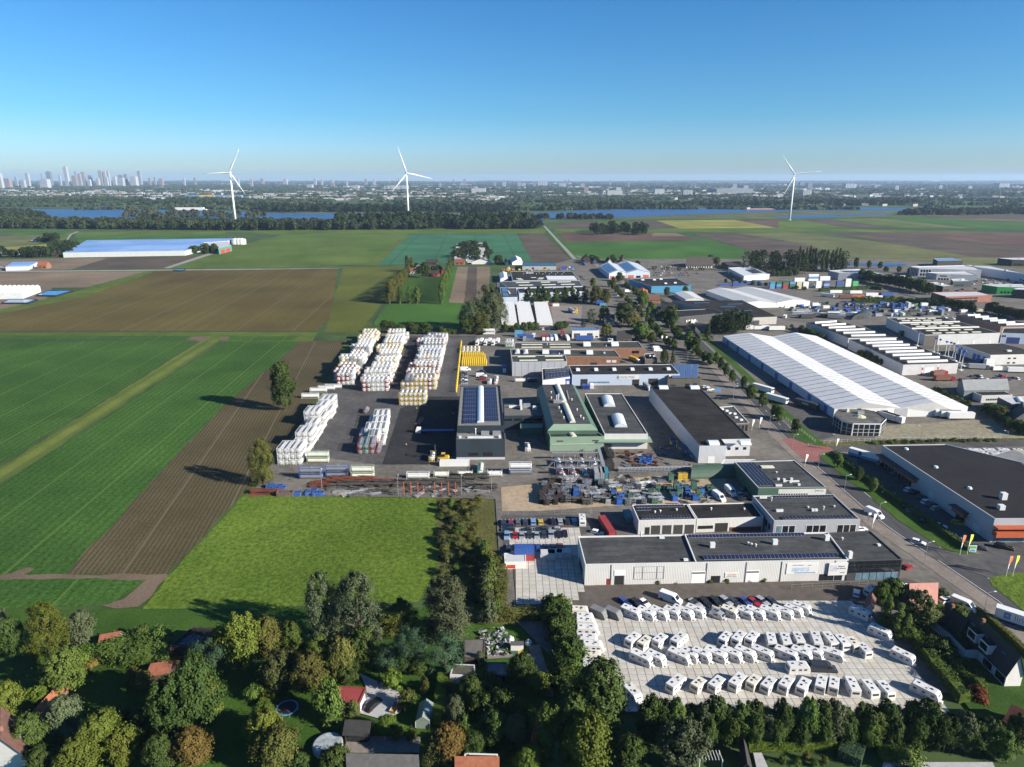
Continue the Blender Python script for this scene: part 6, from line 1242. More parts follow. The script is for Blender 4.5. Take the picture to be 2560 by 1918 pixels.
for i,(x,c) in enumerate([(712,('white','white','white')),(770,('blue','grey','blue')),(862,('green','blue','blue')),(925,('white','white','white','white')),(978,('lime','lime','lime'))]): box('R1',x,293,6,c,'COL container in the tall stacks beside the dark hedge','tall container stacks',6)
for i,(x,y,c) in enumerate([(575,250,('white','white')),(675,240,('white','sky','white')),(760,238,('white','white')),(700,285,('white',))]): box('R1',x,y,6,c,'COL container at the back of the container yard','rear container stacks',12 if i<3 else 6)
for i,(x,y,c) in enumerate([(30,280,('blue',)),(110,280,('blue','blue')),(155,275,('blue',)),(210,255,('blue',)),(270,268,('blue','blue')),(340,272,('blue',)),(165,235,('blue',))]): box('R1',x,y,4,c,'COL container in the blue depot row','blue depot row',12 if i in(0,2,5) else 6)
for i,(x,y,c,hd) in enumerate([(335,435,('grey',),4),(415,435,('white',),4),(490,440,('white',),4),(690,440,('blue','white'),4),(770,440,('white',),4),(865,440,('dark','dark'),30),(1250,440,('blue','blue'),88),(1310,440,('blue','blue'),88),(1365,435,('white','white'),88),(1480,440,('blue','white'),4),(1600,470,('blue','blue'),6),(1550,445,('grey',),4),(1605,490,('grey','grey'),88),(1540,470,('white',),4),(1000,438,('dark',),4),(1060,438,('dark',),4),(1180,410,('blue',),4),(1770,470,('white',),4),(1170,465,('dark',),10),(1880,465,('cream',),4),(470,510,('white',),60),(865,480,('white',),10)]): box('R1',x,y,hd,c,'COL container on the skip and cabin yard','skip yard containers',6)
for i,(x,y,c,hd) in enumerate([(310,485,('sky',),88),(345,482,('white',),88),(395,480,('blue',),88),(370,485,('white',),88),(425,475,('sky',),88),(550,478,('white',),88),(580,478,('white',),88),(600,500,('red',),88),(655,505,('white',),2),(335,770,('sky','sky'),2),(360,770,('blue',),2),(425,780,('blue',),2),(465,770,('white',),88),(385,800,('grey',),88),(710,770,('grey','red'),88),(1060,500,('sky',),2),(1030,495,('blue','blue'),2),(730,190,('blue','blue'),2),(620,188,('white',),2),(695,180,('red',),2)]): box('C2',x,y,hd,c,'COL container or cabin around the trailer yard','trailer yard containers',6)
for i,(x,y,c,hd) in enumerate([(1955,865,('white','white'),4),(1890,835,('blue',),30),(2010,890,('white',),4),(1870,880,('grey',),-20)]): box('R1',x,y,hd,c,'COL container in the lorry yard at the right','lorry yard containers',6)
def trailer_proto():
    o=thing('box_trailer','trailer','trailer'); boxbody(13.4,2.5,1.1,3.95,KM['white']).obj('box',o); plate(o,'front_cooler',(6.85,0,3.1),.35,1.9,1.,CHS); boxbody(12.8,1.2,.85,1.1,CHS).obj('chassis',o)
    for x in(-4.6,-3.3,-2.): 
        for s in(-1,1): wheel(o,x,s*1.05,.5,.35,False)
    for s in(-1,1): plate(o,'landing_leg',(3.6,s*.8,.5),.15,.15,1.,CHS)
    plate(o,'under_guard',(-6.6,0,.7),.1,2.3,.25,MET); return proto(o)
TRL=trailer_proto()
def trl(k,x,y,hd,col,label,group=None,z=0,sc=None):
    p=P(k,x,y,z); p.z=0; o=place(TRL,p,R(hd),label,group,sc)
    paint(o,KM[col],('box',))
    return o
A0,A1=P('N1',100,1215),P('N1',100,850); 
for c,(xa,xb) in enumerate(((100,360),(390,680),(700,990))):
    q0,q1=P('N1',(xa+xb)/2,1218),P('N1',(xa+xb)/2-(35 if c==0 else 70 if c==1 else 75),868); n=27
    for i in range(n):
        p=q0.lerp(q1,i/(n-1)); place(TRL,(p.x,p.y,0),R(0 if (i*7+c)%5 else 180),'white refrigerated trailer in the '+('left','middle','right')[c]+' column of the trailer park',('left','middle','right')[c]+' column of parked trailers',(.94,1.,1.))
def truck(name,tractor=True):
    o=thing(name,'lorry','lorry'); side_loft([(4.6,.5),(4.6,2.9),(4.8,3.1),(6.3,3.1),(6.7,2.2),(6.85,1.),(6.8,.5)],2.45,CM['white'],.1).obj('cab',o)
    w=MB().box(-.02,.02,-1.05,1.05,-.42,.42,CGL).obj('windscreen',o); w.location=(6.58,0,2.4); w.rotation_euler=(0,R(-23),0)
    boxbody(11.,1.,.75,1.05,CHS).obj('chassis',o)
    for x in(5.6,2.,.7,-3.8): 
        for s in(-1,1): wheel(o,x,s*1.05,.5,.35,False)
    boxbody(9.6,2.5,1.1,3.7,KM['white']).obj('box',o).location=(-.6,0,0); return proto(o)
TRK=truck('lorry')
def trk(k,x,y,hd,cab,bx,label,group=None,z=0.,sc=None):
    p=P(k,x,y,z); p.z=0; o=place(TRK,p,R(hd),label,group,sc)
    paint(o,CM[cab],('cab',)); paint(o,KM[bx],('box',))
    return o
# lorry with lettering on the main road
p=P('C4',1985,905,2.); o=trl('C4',1985,900,-40,'white','white curtain sided trailer with blue lettering on the main road',None,2.)
INW=mat('logo_white',(.7,.7,.7),.6); MB().box(-4.6,-3.,-1.29,-1.262,1.6,3.4,INB).obj('logo',o); 
def lettering(parent,body,size,loc,rot,m): txt(None,body,size,loc,rot,m,parent)
lettering(o,'lin&line',2.4,(1.4,-1.27,2.5),(math.pi/2,0,0),INB); lettering(o,'<',1.6,(-3.8,-1.295,2.5),(math.pi/2,0,0),INW)
boxbody(13.4,2.52,.9,1.12,INB).obj('blue_skirt',o)
o=trl('R2',630,150,-57,'dark','black curtain sided trailer beside the white warehouse',None,2.); lettering(o,'DFDS',1.6,(0,-1.27,2.6),(math.pi/2,0,0),INW)
for i,(x,y,hd) in enumerate([(1750,240,0),(1690,228,0),(1650,222,0)]): trl('R2',x,y,hd,'white','white refrigerated trailer on the waste ground behind the pavilion','trailers behind the pavilion',1.5)
for x,y in ((1245,250),(1215,240),(1190,235)): trl('R2',x,y,118,'white','white trailer backed up to the warehouse beside the pavilion','trailers beside the pavilion',1.5)
for i,(x,y) in enumerate([(240,600),(300,600),(410,605)]): trl('R1',x,y,2,'white','white trailer behind the far end of the white warehouse','trailers at the far end of the warehouse')
trl('R2',310,60,-55,'white','white trailer in the warehouse drive, farther from the junction'); trl('R2',410,135,-55,'white','white trailer in the warehouse drive, nearer the junction'); o=trl('R2',1050,530,-50,'white','blue and white trailer with a round emblem beside the big store',None,1.5); MB().box(-6.72,6.72,-1.27,1.27,1.1,2.2,INB).obj('blue_band',o); MB().tube((-1.5,-1.29,2.9),(-1.5,-1.26,2.9),.8,.8,INK,14).obj('emblem',o)
trl('R1',600,480,2,'grey','grey curtain trailer on the skip yard'); 
for i,(x,y,hd,c) in enumerate([(840,335,2,'white'),(985,338,2,'white'),(910,372,0,'brown'),(1100,355,2,'white'),(1160,352,2,'red'),(1210,355,2,'blue'),(780,360,-40,'white'),(1000,372,0,'orange'),(1130,375,0,'white')]): trl('R1',x,y,hd,c,f'{c} trailer in the trailer park behind the white gabled halls','trailer park rows')
trk('R1',1585,935,20,'red','brown','red lorry in front of the hall with the striped front'); trk('R1',1620,970,5,'red','brown','red lorry with a low brown load below the striped front'); trk('R1',2150,910,-5,'red','white','red lorry with a white box in the lorry yard'); trk('R1',1870,885,-10,'grey','grey','grey lorry in the lorry yard'); trl('R1',1360,640,4,'green','green trailer at the three bay hall')
for i,x in enumerate((545,580,615,655)): trk('C2',x,790,-88,('white','white','white','white')[i],('red','red','sky','white')[i],f'{"red" if i<2 else "light blue" if i==2 else "white"} boxed lorry in the row behind the brick hall','lorries behind the brick hall',sc=.85)
trk('C2',752,790,-85,'white','white','white lorry beside the storage units',sc=.85); trl('C2',900,803,2,'blue','blue low trailer beside the storage units'); trk('C2',895,150,-70,'blue','blue','blue lorry leaving at the top of the road',sc=.9); trl('C2',790,560,-75,'grey','grey tank trailer on the brick lot'); trk('C2',1440,1215,-80,'white','grey','white lorry beside the pale blue hall',sc=.8); trk('C2',1330,980,-60,'white','yellow','white lorry with a yellow bin beside the brick workshop',sc=.8); trk('C2',205,1060,-85,'white','blue','blue and white lorry beside the grey workshop',sc=.85)
for i,x in enumerate((1915,1945,1985,2015,2050,2085)): trl('C1',x,285-(i%2)*10,-95,'white','white tank trailer in the row behind the yellow frames','white tank trailers',sc=(.8,.9,.85))

# ------------------------------------------------------------------ tank containers
TKW=mat('tank_white',(.6,.6,.585),.4,.06,.5,rnd=.06); TKS=mat('tank_steel',(.4,.41,.43),.3,.1,.5,metal=.6); TKC=mat('tank_cream',(.60,.62,.50),.5,.08,.5)
FR={k:mat('frame_'+k,c,.5,.1,.6) for k,c in {'white':(.68,.68,.66),'yellow':(.58,.40,.02),'red':(.22,.016,.016),'blue':(.03,.07,.28),'grey':(.22,.23,.24),'green':(.02,.25,.09),'pale':(.35,.42,.3)}.items()}
def tank_geo(L,simple=False):
    "a lying tank with dished ends, and its frame, along x"
    h=L/2; t=MB(); n=8 if simple else 12; rg=[]
    for x,r in ((-h+.12,.55),(-h+.3,1.02),(-h+.55,1.13),(h-.55,1.13),(h-.3,1.02),(h-.12,.55)): rg.append([(x,r*math.cos(2*math.pi*k/n),1.32+r*math.sin(2*math.pi*k/n)) for k in range(n)])
    t.loft(rg,TKW)
    f=MB(); fm=FR['white']
    for x in(-h+.07,h-.07):
        for y in(-1.14,1.14): f.box(x-.06,x+.06,y-.07,y+.07,0,2.59,fm)
        for z in(.02,2.43): f.box(x-.07,x+.07,-1.06,1.06,z,z+.14,fm)
    for y in(-1.16,1.16): 
        f.box(-h+.14,h-.14,y-.05,y+.05,.04,.16,fm)
        if L>7: f.box(-h+.14,h-.14,y-.05,y+.05,2.48,2.58,fm)
    w=MB(); w.box(-h+.3,h-.3,-.22,.22,2.47,2.53,MET); w.tube((.3,0,2.4),(.3,0,2.72),.3,.3,MET,8)
    return t,f,w
def tank_proto(L,name='tank_container'):
    o=thing(name,'tank','tank container'); t,f,w=tank_geo(L)
    t.obj('tank',o); f.obj('frame',o); w.obj('walkway',o)
    for s in(-1,1): MB().tube((s*(L/2-.14),0,1.3),(s*(L/2-.10),0,1.3),.28,.28,MET,8).obj('end_plate',o)
    return proto(o)
TP={6:tank_proto(6.06),9:tank_proto(9.1,'long_tank_container')}
far_t={}
tank_n=[0]
CN2={'pale':'pale green'}
def tank(p,rz,frame,tk,L,label,group):
    tank_n[0]+=1
    o=place(TP[L],p,rz,label,group)
    paint(o,FR[frame],('frame',)); paint(o,tk,('tank',))
    return o
SL=[]   # (distance, args)
def slots(k,r0,r1,nw,step,L,hmax,pal,where,tks=None,seed=1,gap=2.52):
    "a row of stacks: right-hand foot line r0-r1, nw wide, containers lying along the row"
    g=random.Random(seed); a,b=P(k,*r0),P(k,*r1); d=(b-a).normalized(); q=Vector((-d.y,d.x,0)); n=int((b-a).length//step)
    for i in range(n):
        f=pal[min(len(pal)-1,int(i/n*len(pal)))]
        w=nw+g.choice((-1,0,0,0,1)); off=g.choice((0,0,0,.4,1.2)); base=g.choice(f); hh=g.choice(hmax)
        for j in range(w):
            col=base if g.random()<.62 else g.choice(f); top=hh+(g.choice((0,0,-1)) if j in(0,w-1) else 0)
            for z in range(max(1,top)):
                p=a+d*(i*step+L/2+g.uniform(-.12,.12))+q*(off+1.25+j*gap); p.z=z*2.6
                c2=col if g.random()<.8 else g.choice(f)
                fr,tk=c2.split('/') if '/' in c2 else (c2,'w')
                SL.append((p.length,p,math.atan2(d.y,d.x)+g.choice((0,math.pi)),fr,{'w':TKW,'s':TKS,'c':TKC}[tk],L,where,i,j,z,top))
mixA=[['red','white','white','white'],['yellow','yellow','grey/s'],['yellow','white','grey'],['white','grey/s','yellow'],['white','white','grey/s'],['yellow','white'],['yellow','yellow']]
mixB=[['red','white','white'],['white','white','grey'],['yellow','white'],['white','white','red','grey'],['yellow','white'],['white','white','yellow'],['red','white','white']]
mixC=[['grey/s','yellow','red'],['white','yellow','red'],['white','white','red'],['yellow','white'],['white','white','blue'],['white','white','grey'],['red','white','white'],['white','grey/s','white']]
slots('C1',(850,632),(1085,218),5,6.4,6,(2,3,3),mixA,'left',seed=2)
slots('C1',(1150,688),(1325,225),6,6.4,6,(2,2,3),mixB,'middle',seed=4)
slots('C1',(1560,678),(1662,228),7,6.4,6,(2,3,2),mixC,'right',seed=6)
slots('C1',(400,1325),(740,812),4,9.4,9,(3,3,2),[['white']],'white',seed=8)
slots('C1',(1105,1228),(1178,880),4,9.4,9,(2,2),[['blue/s','red/s','green/s'],['white/s','white'],['white'],['white'],['red','white','white']],'short',seed=11)
SL.sort(key=lambda s:s[0])
WH={'left':'left long row of tank stacks','middle':'middle long row of tank stacks','right':'right long row of tank stacks','white':'white stacks along the field edge','short':'short row on the tank yard'}
simple={}
stuffs={}
for n,(dist,p,rz,fr,tk,L,where,i,j,z,top) in enumerate(SL):
    if n<285:
        lv='topmost' if z==top-1 else 'bottom layer' if z==0 else 'middle layer'
        tank(p,rz,fr,tk,L,f'{"steel" if tk==TKS else "white"} tank, {fr} frame, {lv}, {WH[where]}',f'{fr} framed tanks {lv} {where}')
    else: stuffs.setdefault(where,[]).append((p,rz,fr,tk,L))
for where,lst in stuffs.items():
    V=MB(); t,f,w=tank_geo(6.06,True)
    for p,rz,fr,tk,L in lst:
        c,s=math.cos(rz),math.sin(rz)
        for src_,m in ((t,tk),(f,FR[fr])):
            i0=len(V.v); V.v+=[(x*c-y*s+p.x,x*s+y*c+p.y,zz+p.z) for x,y,zz in src_.v]; mi=V.mi(m); V.f+=[tuple(i0+k for k in fc) for fc in src_.f]; V.m+=[mi]*len(src_.f)
    tag(V.obj('tank_container_mass'),f'far end of the {WH[where]}, tightly packed','tank containers',kind='stuff')
# yellow block, three high
a=P('C1',1237,815); b_=P('C1',1472,815); 
for j in range(6):
    for z in range(3):
        p=a.lerp(b_,(j+.5)/6)+Vector((0,3.1,z*2.6)); tank(p,math.pi/2,'yellow',TKW,6,'yellow framed white tank '+('at the bottom','in the middle layer','on top')[z]+' of the six wide yellow block','yellow block '+('bottom','middle','top')[z])
# tanks lying crosswise along the front of the yard
for x,y,L,fr,tk,nz,lab in [(480,1440,9,'blue',TKS,2,'steel tank with blue frame in the front line beside the rusty beams'),(705,1425,9,'blue',TKS,2,'steel tank in the front line, middle of three pairs'),(925,1432,9,'pale',TKC,2,'pale green tank in the front line, right of three pairs'),(540,1300,9,'pale',TKC,2,'pale green tank behind the front line'),(1400,1436,9,'white',TKW,1,'white tank in the front line, alone'),(1600,1425,6,'pale',TKC,1,'cream tank in a pale green frame beside the ribbed white box'),(1805,1422,6,'pale',TKC,1,'cream tank in a pale frame below the solar hall'),(2060,1420,6,'white',TKW,1,'white tank in the front line below the solar hall')]:
    for z in range(nz):
        p=P('C1',x,y); p.z=z*2.6; tank(p,R(1),fr,tk,L,lab+('' if nz==1 else ', lower of two' if z==0 else ', upper of two'),None)
p=P('C1',1935,1412); tank(p+Vector((0,4,0)),math.pi/2,'green',TKW,9,'white tank with an orange sign standing endwise in the front line',None)
for z in range(2):
    p=P('R3',328,345); p.z=z*2.6; tank(p,R(1),'blue' if z==0 else 'white',TKS if z==0 else TKW,9,('steel tank under a white one' if z==0 else 'white tank on top of a steel one')+' left of the cleaning gantry',None)
for x,y in ((440,740),(510,690),(580,672),(640,660)): p=P('C1',x+30,y+2); tank(p,R(3),'white',TKW,9,'long white tank lying crosswise beside the lone dark tree','white tanks beside the lone tree')
for x,y in ((955,868),): tank(P('C1',x,y),R(92),'red',TKS,6,'single steel tank in a red frame beside the short row',None)
for i,(x,y) in enumerate([(1990,200),(1990,200),(2010,180)]): p=P('C1',x+20,y); p.z=(i%2)*2.6; tank(p,R(2),'white',TKW,9,'white tank lying crosswise behind the tank trailers','white tanks behind the tank trailers')
for i in range(3):
    for z in range(2): p=P('C1',2165+i*22,300); p.z=z*2.6; tank(p,R(88),'green' if z==0 else 'white',TKW,6,('green framed' if z==0 else 'white framed')+' tank beside the grey workshop','tanks beside the grey workshop')
for x,y,fr in ((2018,640,'white'),(2070,640,'red'),(2075,615,'white')): tank(P('C1',x,y-20),R(90),fr,TKW,6,f'white tank in a {fr} frame behind the solar hall','tanks behind the solar hall')
tank(P('C2',345,1160),R(2),'white',TKW,6,'white tank with a red badge below the grey workshop',None); tank(P('C2',450,1160),R(2),'blue',mat('tank_navy',(.02,.03,.09),.4,.1,.5),6,'dark blue tank below the grey workshop',None)
tank(P('R3',388,150),R(90),'white',TKW,6,'white tank in a frame beside the cream cabin',None)
# --- cleaning gantry with tanks below
c=P('R3',805,250); o=thing('cleaning_gantry','steel gantry with three raised walkways over rows of tanks','gantry',c)
ym=[]
for r,(xl,xr,y) in enumerate(((625,1010,285),(605,985,230),(585,960,165))):
    A,B=P('R3',xl,y,4.2)-c,P('R3',xr,y,4.2)-c; A.z=B.z=0
    MB().prism([(A.x,A.y-.7),(B.x,B.y-.7),(B.x,B.y+.7),(A.x,A.y+.7)],4.,4.12,MET,bottom=True).obj('walkway',o); m=MB()
    for s in(-.7,.7):
        for z in(4.6,5.1): m.tube((A.x,A.y+s,z),(B.x,B.y+s,z),.035,.035,MET,4)
        for i in range(9): q=A.lerp(B,i/8); m.tube((q.x,q.y+s,4.1),(q.x,q.y+s,5.1),.03,.03,MET,4)
    tag(m.obj('railing',o),kind='stuff')
    for i in range(5): q=A.lerp(B,i/4); MB().tube((q.x,q.y,0),(q.x,q.y,4.),.12,.12,MET,6).obj('post',o)
    if r: pass
    for i in range(4):
        q=A.lerp(B,(i+.5)/4)+c; tank((q.x,q.y-4.2,0),R(92),('red','red','red','white')[(i+r)%4] if r!=2 else ('blue','red','red','white')[i],TKW,6,'white tank under the gantry walkway, '+('first','second','third')[r]+' row','gantry tanks '+str(r))
A,B=P('R3',1010,285,4.)-c,P('R3',960,110,4.)-c
MB().prism([(A.x-.6,A.y),(A.x+.6,A.y),(B.x+.6,B.y),(B.x-.6,B.y)],3.9,4.05,MET,bottom=True).obj('side_walkway',o)
q=P('R3',590,330)-c; m=MB()
for i in range(9): m.box(-.5,.5,-.15,.15,i*.45,i*.45+.06,MET,o=(q.x-3+i*.38,q.y+2,0))
tag(m.obj('stair',o),kind='stuff')
# --- yellow frames and pipes behind
def ypipe():
    o=thing('yellow_buoy','yellow','buoy'); m=FR['yellow']; MB().tube((0,0,.2),(0,0,2.4),.55,.55,m,8).obj('body',o); MB().tube((0,0,2.4),(0,0,3.),.18,.18,m,6).obj('neck',o); MB().tube((0,0,0),(0,0,.2),.75,.75,m,8).obj('foot_ring',o); return proto(o)
YB=ypipe()
for r in range(7):
    for i in range(13-r//3): p=P('C1',1778+i*17+r*2-(r>4)*3,468-r*15); place(YB,p,0,'yellow cylinder standing in the dense yellow field behind the asphalt yard','yellow cylinder field')
for i in range(26): t=i/25; p=P('C1',1727+44*t,697-420*t); place(YB,p,0,'yellow cylinder in the long single line beside the asphalt yard','yellow cylinder line')
for i in range(10): tank(P('C1',1790+(i%5)*32,352-(i//5)*22),R(90),'yellow',TKW,6,'small white tank in a yellow frame behind the yellow cylinders','yellow frames behind the cylinders')
# ------------------------------------------------------------------ machines and people on the yard
YEL=mat('machine_yellow',(.6,.38,.02),.45,.1,.6)
p=P('C1',1600,1285); o=thing('reach_stacker','yellow reach stacker carrying a yellow framed tank','forklift',p,R(180))
side_loft([(-3.2,.9),(-3.4,1.6),(-3.,2.3),(-.6,2.1),(1.6,1.7),(1.8,.9)],2.6,YEL,.15).obj('body',o); side_loft([(-1.6,2.2),(-1.5,3.4),(-.2,3.4),(.2,2.2)],1.7,CGL,.1).obj('cab',o); plate(o,'cab_roof',(-.85,0,3.45),1.6,1.8,.12,YEL)
for x,r in((-2.2,.7),(1.2,.85)):
    for s in(-1,1): wheel(o,x,s*1.25,r,.6)
m=MB(); 
for s in(-.6,.6): m.tube((2.2,s,.3),(2.6,s,7.2),.16,.13,CHS,6)
for z in(1.,3.,5.,7.): m.box(2.25,2.7,-.7,.7,z,z+.2,CHS)
m.obj('mast',o); plate(o,'carriage',(2.9,0,1.5),.25,2.2,1.4,CHS)
for s in(-.5,.5): plate(o,'fork',(3.7,s,.35),1.5,.18,.12,CHS)
tank(P('C1',1518,1300)+Vector((0,2.6,.45)),R(90),'yellow',TKW,6,'yellow framed tank held by the reach stacker',None)
def person(p,rz,vest,legs,label):
    "one continuous figure: standing, arms slightly off the body"
    o=thing('person',label,'person',p,rz); me=D.meshes.new('person')
    J={'pel':(0,0,.95),'che':(0,0,1.3),'nec':(0,0,1.52),'hed':(0.01,0,1.72),'shl':(0,.19,1.45),'shr':(0,-.19,1.45),'ell':(.02,.27,1.17),'elr':(.1,-.26,1.18),'hal':(.08,.28,.93),'har':(.28,-.2,1.08),'hpl':(0,.1,.9),'hpr':(0,-.1,.9),'knl':(.06,.11,.5),'knr':(-.03,-.11,.5),'anl':(.02,.12,.08),'anr':(-.12,-.12,.08),'tol':(.17,.13,.04),'tor':(.03,-.13,.04)}
    rad={'pel':.15,'che':.17,'nec':.06,'hed':.11,'shl':.08,'shr':.08,'ell':.055,'elr':.055,'hal':.04,'har':.04,'hpl':.1,'hpr':.1,'knl':.075,'knr':.075,'anl':.055,'anr':.055,'tol':.04,'tor':.04}
    E=[('pel','che'),('che','nec'),('nec','hed'),('che','shl'),('che','shr'),('shl','ell'),('shr','elr'),('ell','hal'),('elr','har'),('pel','hpl'),('pel','hpr'),('hpl','knl'),('hpr','knr'),('knl','anl'),('knr','anr'),('anl','tol'),('anr','tor')]
    ks=list(J); me.from_pydata([J[k] for k in ks],[(ks.index(a),ks.index(b)) for a,b in E],[])
    t=D.objects.new('tmp',me); COL.objects.link(t); sk=t.modifiers.new('s','SKIN'); sv_=me.skin_vertices[0].data
    for i,k in enumerate(ks): sv_[i].radius=(rad[k],rad[k]); sv_[i].use_root=(k=='pel')
    sd=t.modifiers.new('u','SUBSURF'); sd.levels=1
    b=D.meshes.new_from_object(t.evaluated_get(bpy.context.evaluated_depsgraph_get())); D.objects.remove(t)
    b.materials.clear(); [b.materials.append(m) for m in (mat('skin',(.45,.28,.2),.6),legs,vest,mat('hair',(.04,.03,.02),.8))]
    for f in b.polygons:
        z=f.center.z; f.material_index=1 if z<.95 and abs(f.center.y)<.24 else (3 if z>1.74 else 0 if z>1.52 or (abs(f.center.y)>.2 and z<1.02) else 2)
    ob('body',b,o); MB().tube((.01,0,1.74),(.01,0,1.86),.125,.07,vest,8).obj('helmet',o); return o
HV=mat('hi_vis_yellow',(.55,.6,.05),.7); TRO=mat('work_trousers',(.03,.035,.05),.8)
person(P('C1',1297,1165),1.2,HV,TRO,'person in a yellow safety vest standing on the fresh asphalt'); person(P('C1',1387,850),-2.,HV,TRO,'person in a yellow safety vest walking in front of the yellow block'); person(P('C1',1700,1245),0,mat('hi_vis_orange',(.6,.2,.03),.7),TRO,'person in an orange vest at the corner of the solar hall')
o=thing('flat_rack','rust coloured flat rack lying on the asphalt','rack',P('C1',1413,950),R(84)); MB().box(-4.8,4.8,-1.2,1.2,.15,.45,mat('rust_floor',(.16,.10,.075),.9,.2,.6)).obj('deck',o)
for s in(-1,1): plate(o,'end_frame',(s*4.8,0,.55),.15,2.4,.9,mat('rust_steel',(.2,.06,.03),.9,.2,.8))
o=thing('blue_flatbed','long blue flatbed semi-trailer standing in the hall shadow','trailer',P('C1',1545,1042),R(0)); MB().box(-9,9,-1.2,1.2,1.1,1.4,KM['blue']).obj('deck',o)
for x in(6.,7.3,8.4):
    for s in(-1,1): wheel(o,x,s*1.,.5,.35,False)
o2=thing('tractor_unit','white lorry tractor at the end of the blue flatbed','lorry',P('C1',1405,1048),R(180)); side_loft([(-1.,.5),(-1.,2.9),(.9,3.),(1.3,2.),(1.4,.5)],2.4,CM['white'],.1).obj('cab',o2); MB().box(-4.,-.8,-.5,.5,.7,1.,CHS).obj('chassis',o2)
for x in(.4,-2.6):
    for s in(-1,1): wheel(o2,x,s*1.,.5,.35,False)
o=thing('forklift','grey forklift beside the solar hall','forklift',P('C1',1705,880),R(95)); side_loft([(-1.3,.4),(-1.4,1.3),(.6,1.2),(.9,.4)],1.4,mat('machine_grey',(.15,.17,.16),.5),.1).obj('body',o); side_loft([(-.9,1.3),(-.8,2.3),(.3,2.3),(.5,1.3)],1.1,CGL,.05).obj('cab',o); MB().box(1.,1.15,-.5,.5,.1,3.2,CHS).obj('mast',o)
for x in(-.9,.6):
    for s in(-1,1): wheel(o,x,s*.65,.4,.3,False)
box('C1',1715,1330,1,['white'],'long ribbed white box behind the front line of tanks',None,12)
# ------------------------------------------------------------------ racks, skips and piles of the scaffolding yard
RST=mat('rust_red',(.12,.035,.018),.9,.25,.8,fine=.2); IRN=mat('dark_iron',(.05,.045,.04),.8,.3,.8,fine=.25); GBN=mat('bin_green',(.05,.11,.075),.6,.15,.8); BBN=mat('bin_blue',(.02,.09,.33),.5,.12,.8); GLV=mat('steel_pipe',(.3,.31,.32),.5,.2,.8,metal=.4); WDP=mat('pallet_wood',(.32,.22,.12),.9,.2,.8); YBN=mat('bin_yellow',(.55,.36,.03),.6)
def rack(m,n=6):
    o=thing('pipe_rack','rack','rack'); b=MB()
    for x in(-1.6,1.6):
        for y in(-.9,.9): MB().box(x-.06,x+.06,y-.06,y+.06,0,2.6,m).obj('post',o)
    for z in(.3,1.1,1.9):
        MB().box(-1.6,1.6,-.95,.95,z,z+.07,m).obj('shelf',o); b=MB(); g=random.Random(int(z*10)+n)
        for i in range(7): y=-.8+i*.26; b.tube((-1.9-g.random()*.4,y,z+.2),(1.9+g.random()*.4,y,z+.2),.11,.11,m,5)
        tag(b.obj('pipes',o),kind='stuff')
    return proto(o)
def bin_(m):
    o=thing('steel_bin','bin','bin'); h=1.1; b=MB()
    for x0,x1,y0,y1 in((-.9,.9,-.65,-.6),(-.9,.9,.6,.65),(-.9,-.85,-.6,.6),(.85,.9,-.6,.6)): b.box(x0,x1,y0,y1,.12,h,m)
    b.box(-.85,.85,-.6,.6,.12,.2,m); b.obj('body',o); plate(o,'load',(0,0,.8),1.6,1.1,.3,IRN)
    for s in(-.6,.6): plate(o,'skid',(s,0,.06),.15,1.2,.12,m)
    return proto(o)
def pile(m,n,L,nm='beam_pile'):
    o=thing(nm,'pile','beam pile'); g=random.Random(n); b=MB()
    for i in range(n):
        x,y,z=g.uniform(-.4,.4),g.uniform(-1.1,1.1),.1+.28*(i//6); a=g.gauss(0,.08 if m!=IRN else .22); b.box(-L/2,L/2,-.09,.09,0,.2,m,rz=a,o=(x,y,z))
    tag(b.obj('beams',o),kind='stuff'); plate(o,'bearer',(-L*.3,0,.05),.2,2.6,.1,WDP); plate(o,'bearer',(L*.3,0,.05),.2,2.6,.1,WDP); return proto(o)
RK=[rack(IRN,1),rack(GLV,2),rack(mat('brown_iron',(.05,.03,.024),.9,.3,.8,fine=.2),3)]; BN={'green':bin_(GBN),'blue':bin_(BBN),'grey':bin_(GLV),'yellow':bin_(YBN)}; PL={'rust':pile(RST,22,9.),'iron':pile(IRN,26,6.),'pipe':pile(GLV,24,6.,'pipe_pile'),'wood':pile(WDP,14,4.,'timber_pile')}
g=random.Random(21)
for i in range(34): x=500+g.random()*190; y=590-g.random()*140; place(RK[(0,2,1,2)[i%4]],P('R3',x,y),R(90+g.gauss(0,6)),('dark','rust brown','grey','rust brown')[i%4]+' pipe rack in the dense block beside the sandy lot','dense rack block',(1.,1.,1.1))
for i in range(84): x=690+g.random()*760; y=592-g.random()*150; place(RK[(1,0,1)[i%3]],P('R3',x,y),R(g.choice((0,90))+g.gauss(0,8)),('grey','dark','grey')[i%3]+' pipe rack in the middle of the scaffolding yard','middle racks')
for i in range(84): 
    x=1000+g.random()*960; y=590-g.random()*125; c=('green','green','green','grey','green','blue')[i%6]; p=P('R3',x,y)
    for z in range(1+(i%3>0)+(i%7==0)): place(BN[c],(p.x,p.y,z*1.12),R(g.gauss(0,5)),f'{c} steel bin '+('on the ground' if z==0 else 'stacked on another')+' in the scaffolding yard',f'{c} bins {"low" if z==0 else "stacked"}',1.15)
for x,y,c in ((780,555,'blue'),(780,520,'blue'),(1130,595,'blue'),(1145,570,'blue'),(1125,520,'yellow'),(1550,400,'green'),(1625,395,'yellow'),(1665,395,'yellow')):
    p=P('R3',x,y)
    for z in range(3): place(BN[c],(p.x,p.y,z*1.12),R(g.gauss(0,4)),f'{c} steel bin in a column of three, scaffolding yard',f'{c} bin columns')
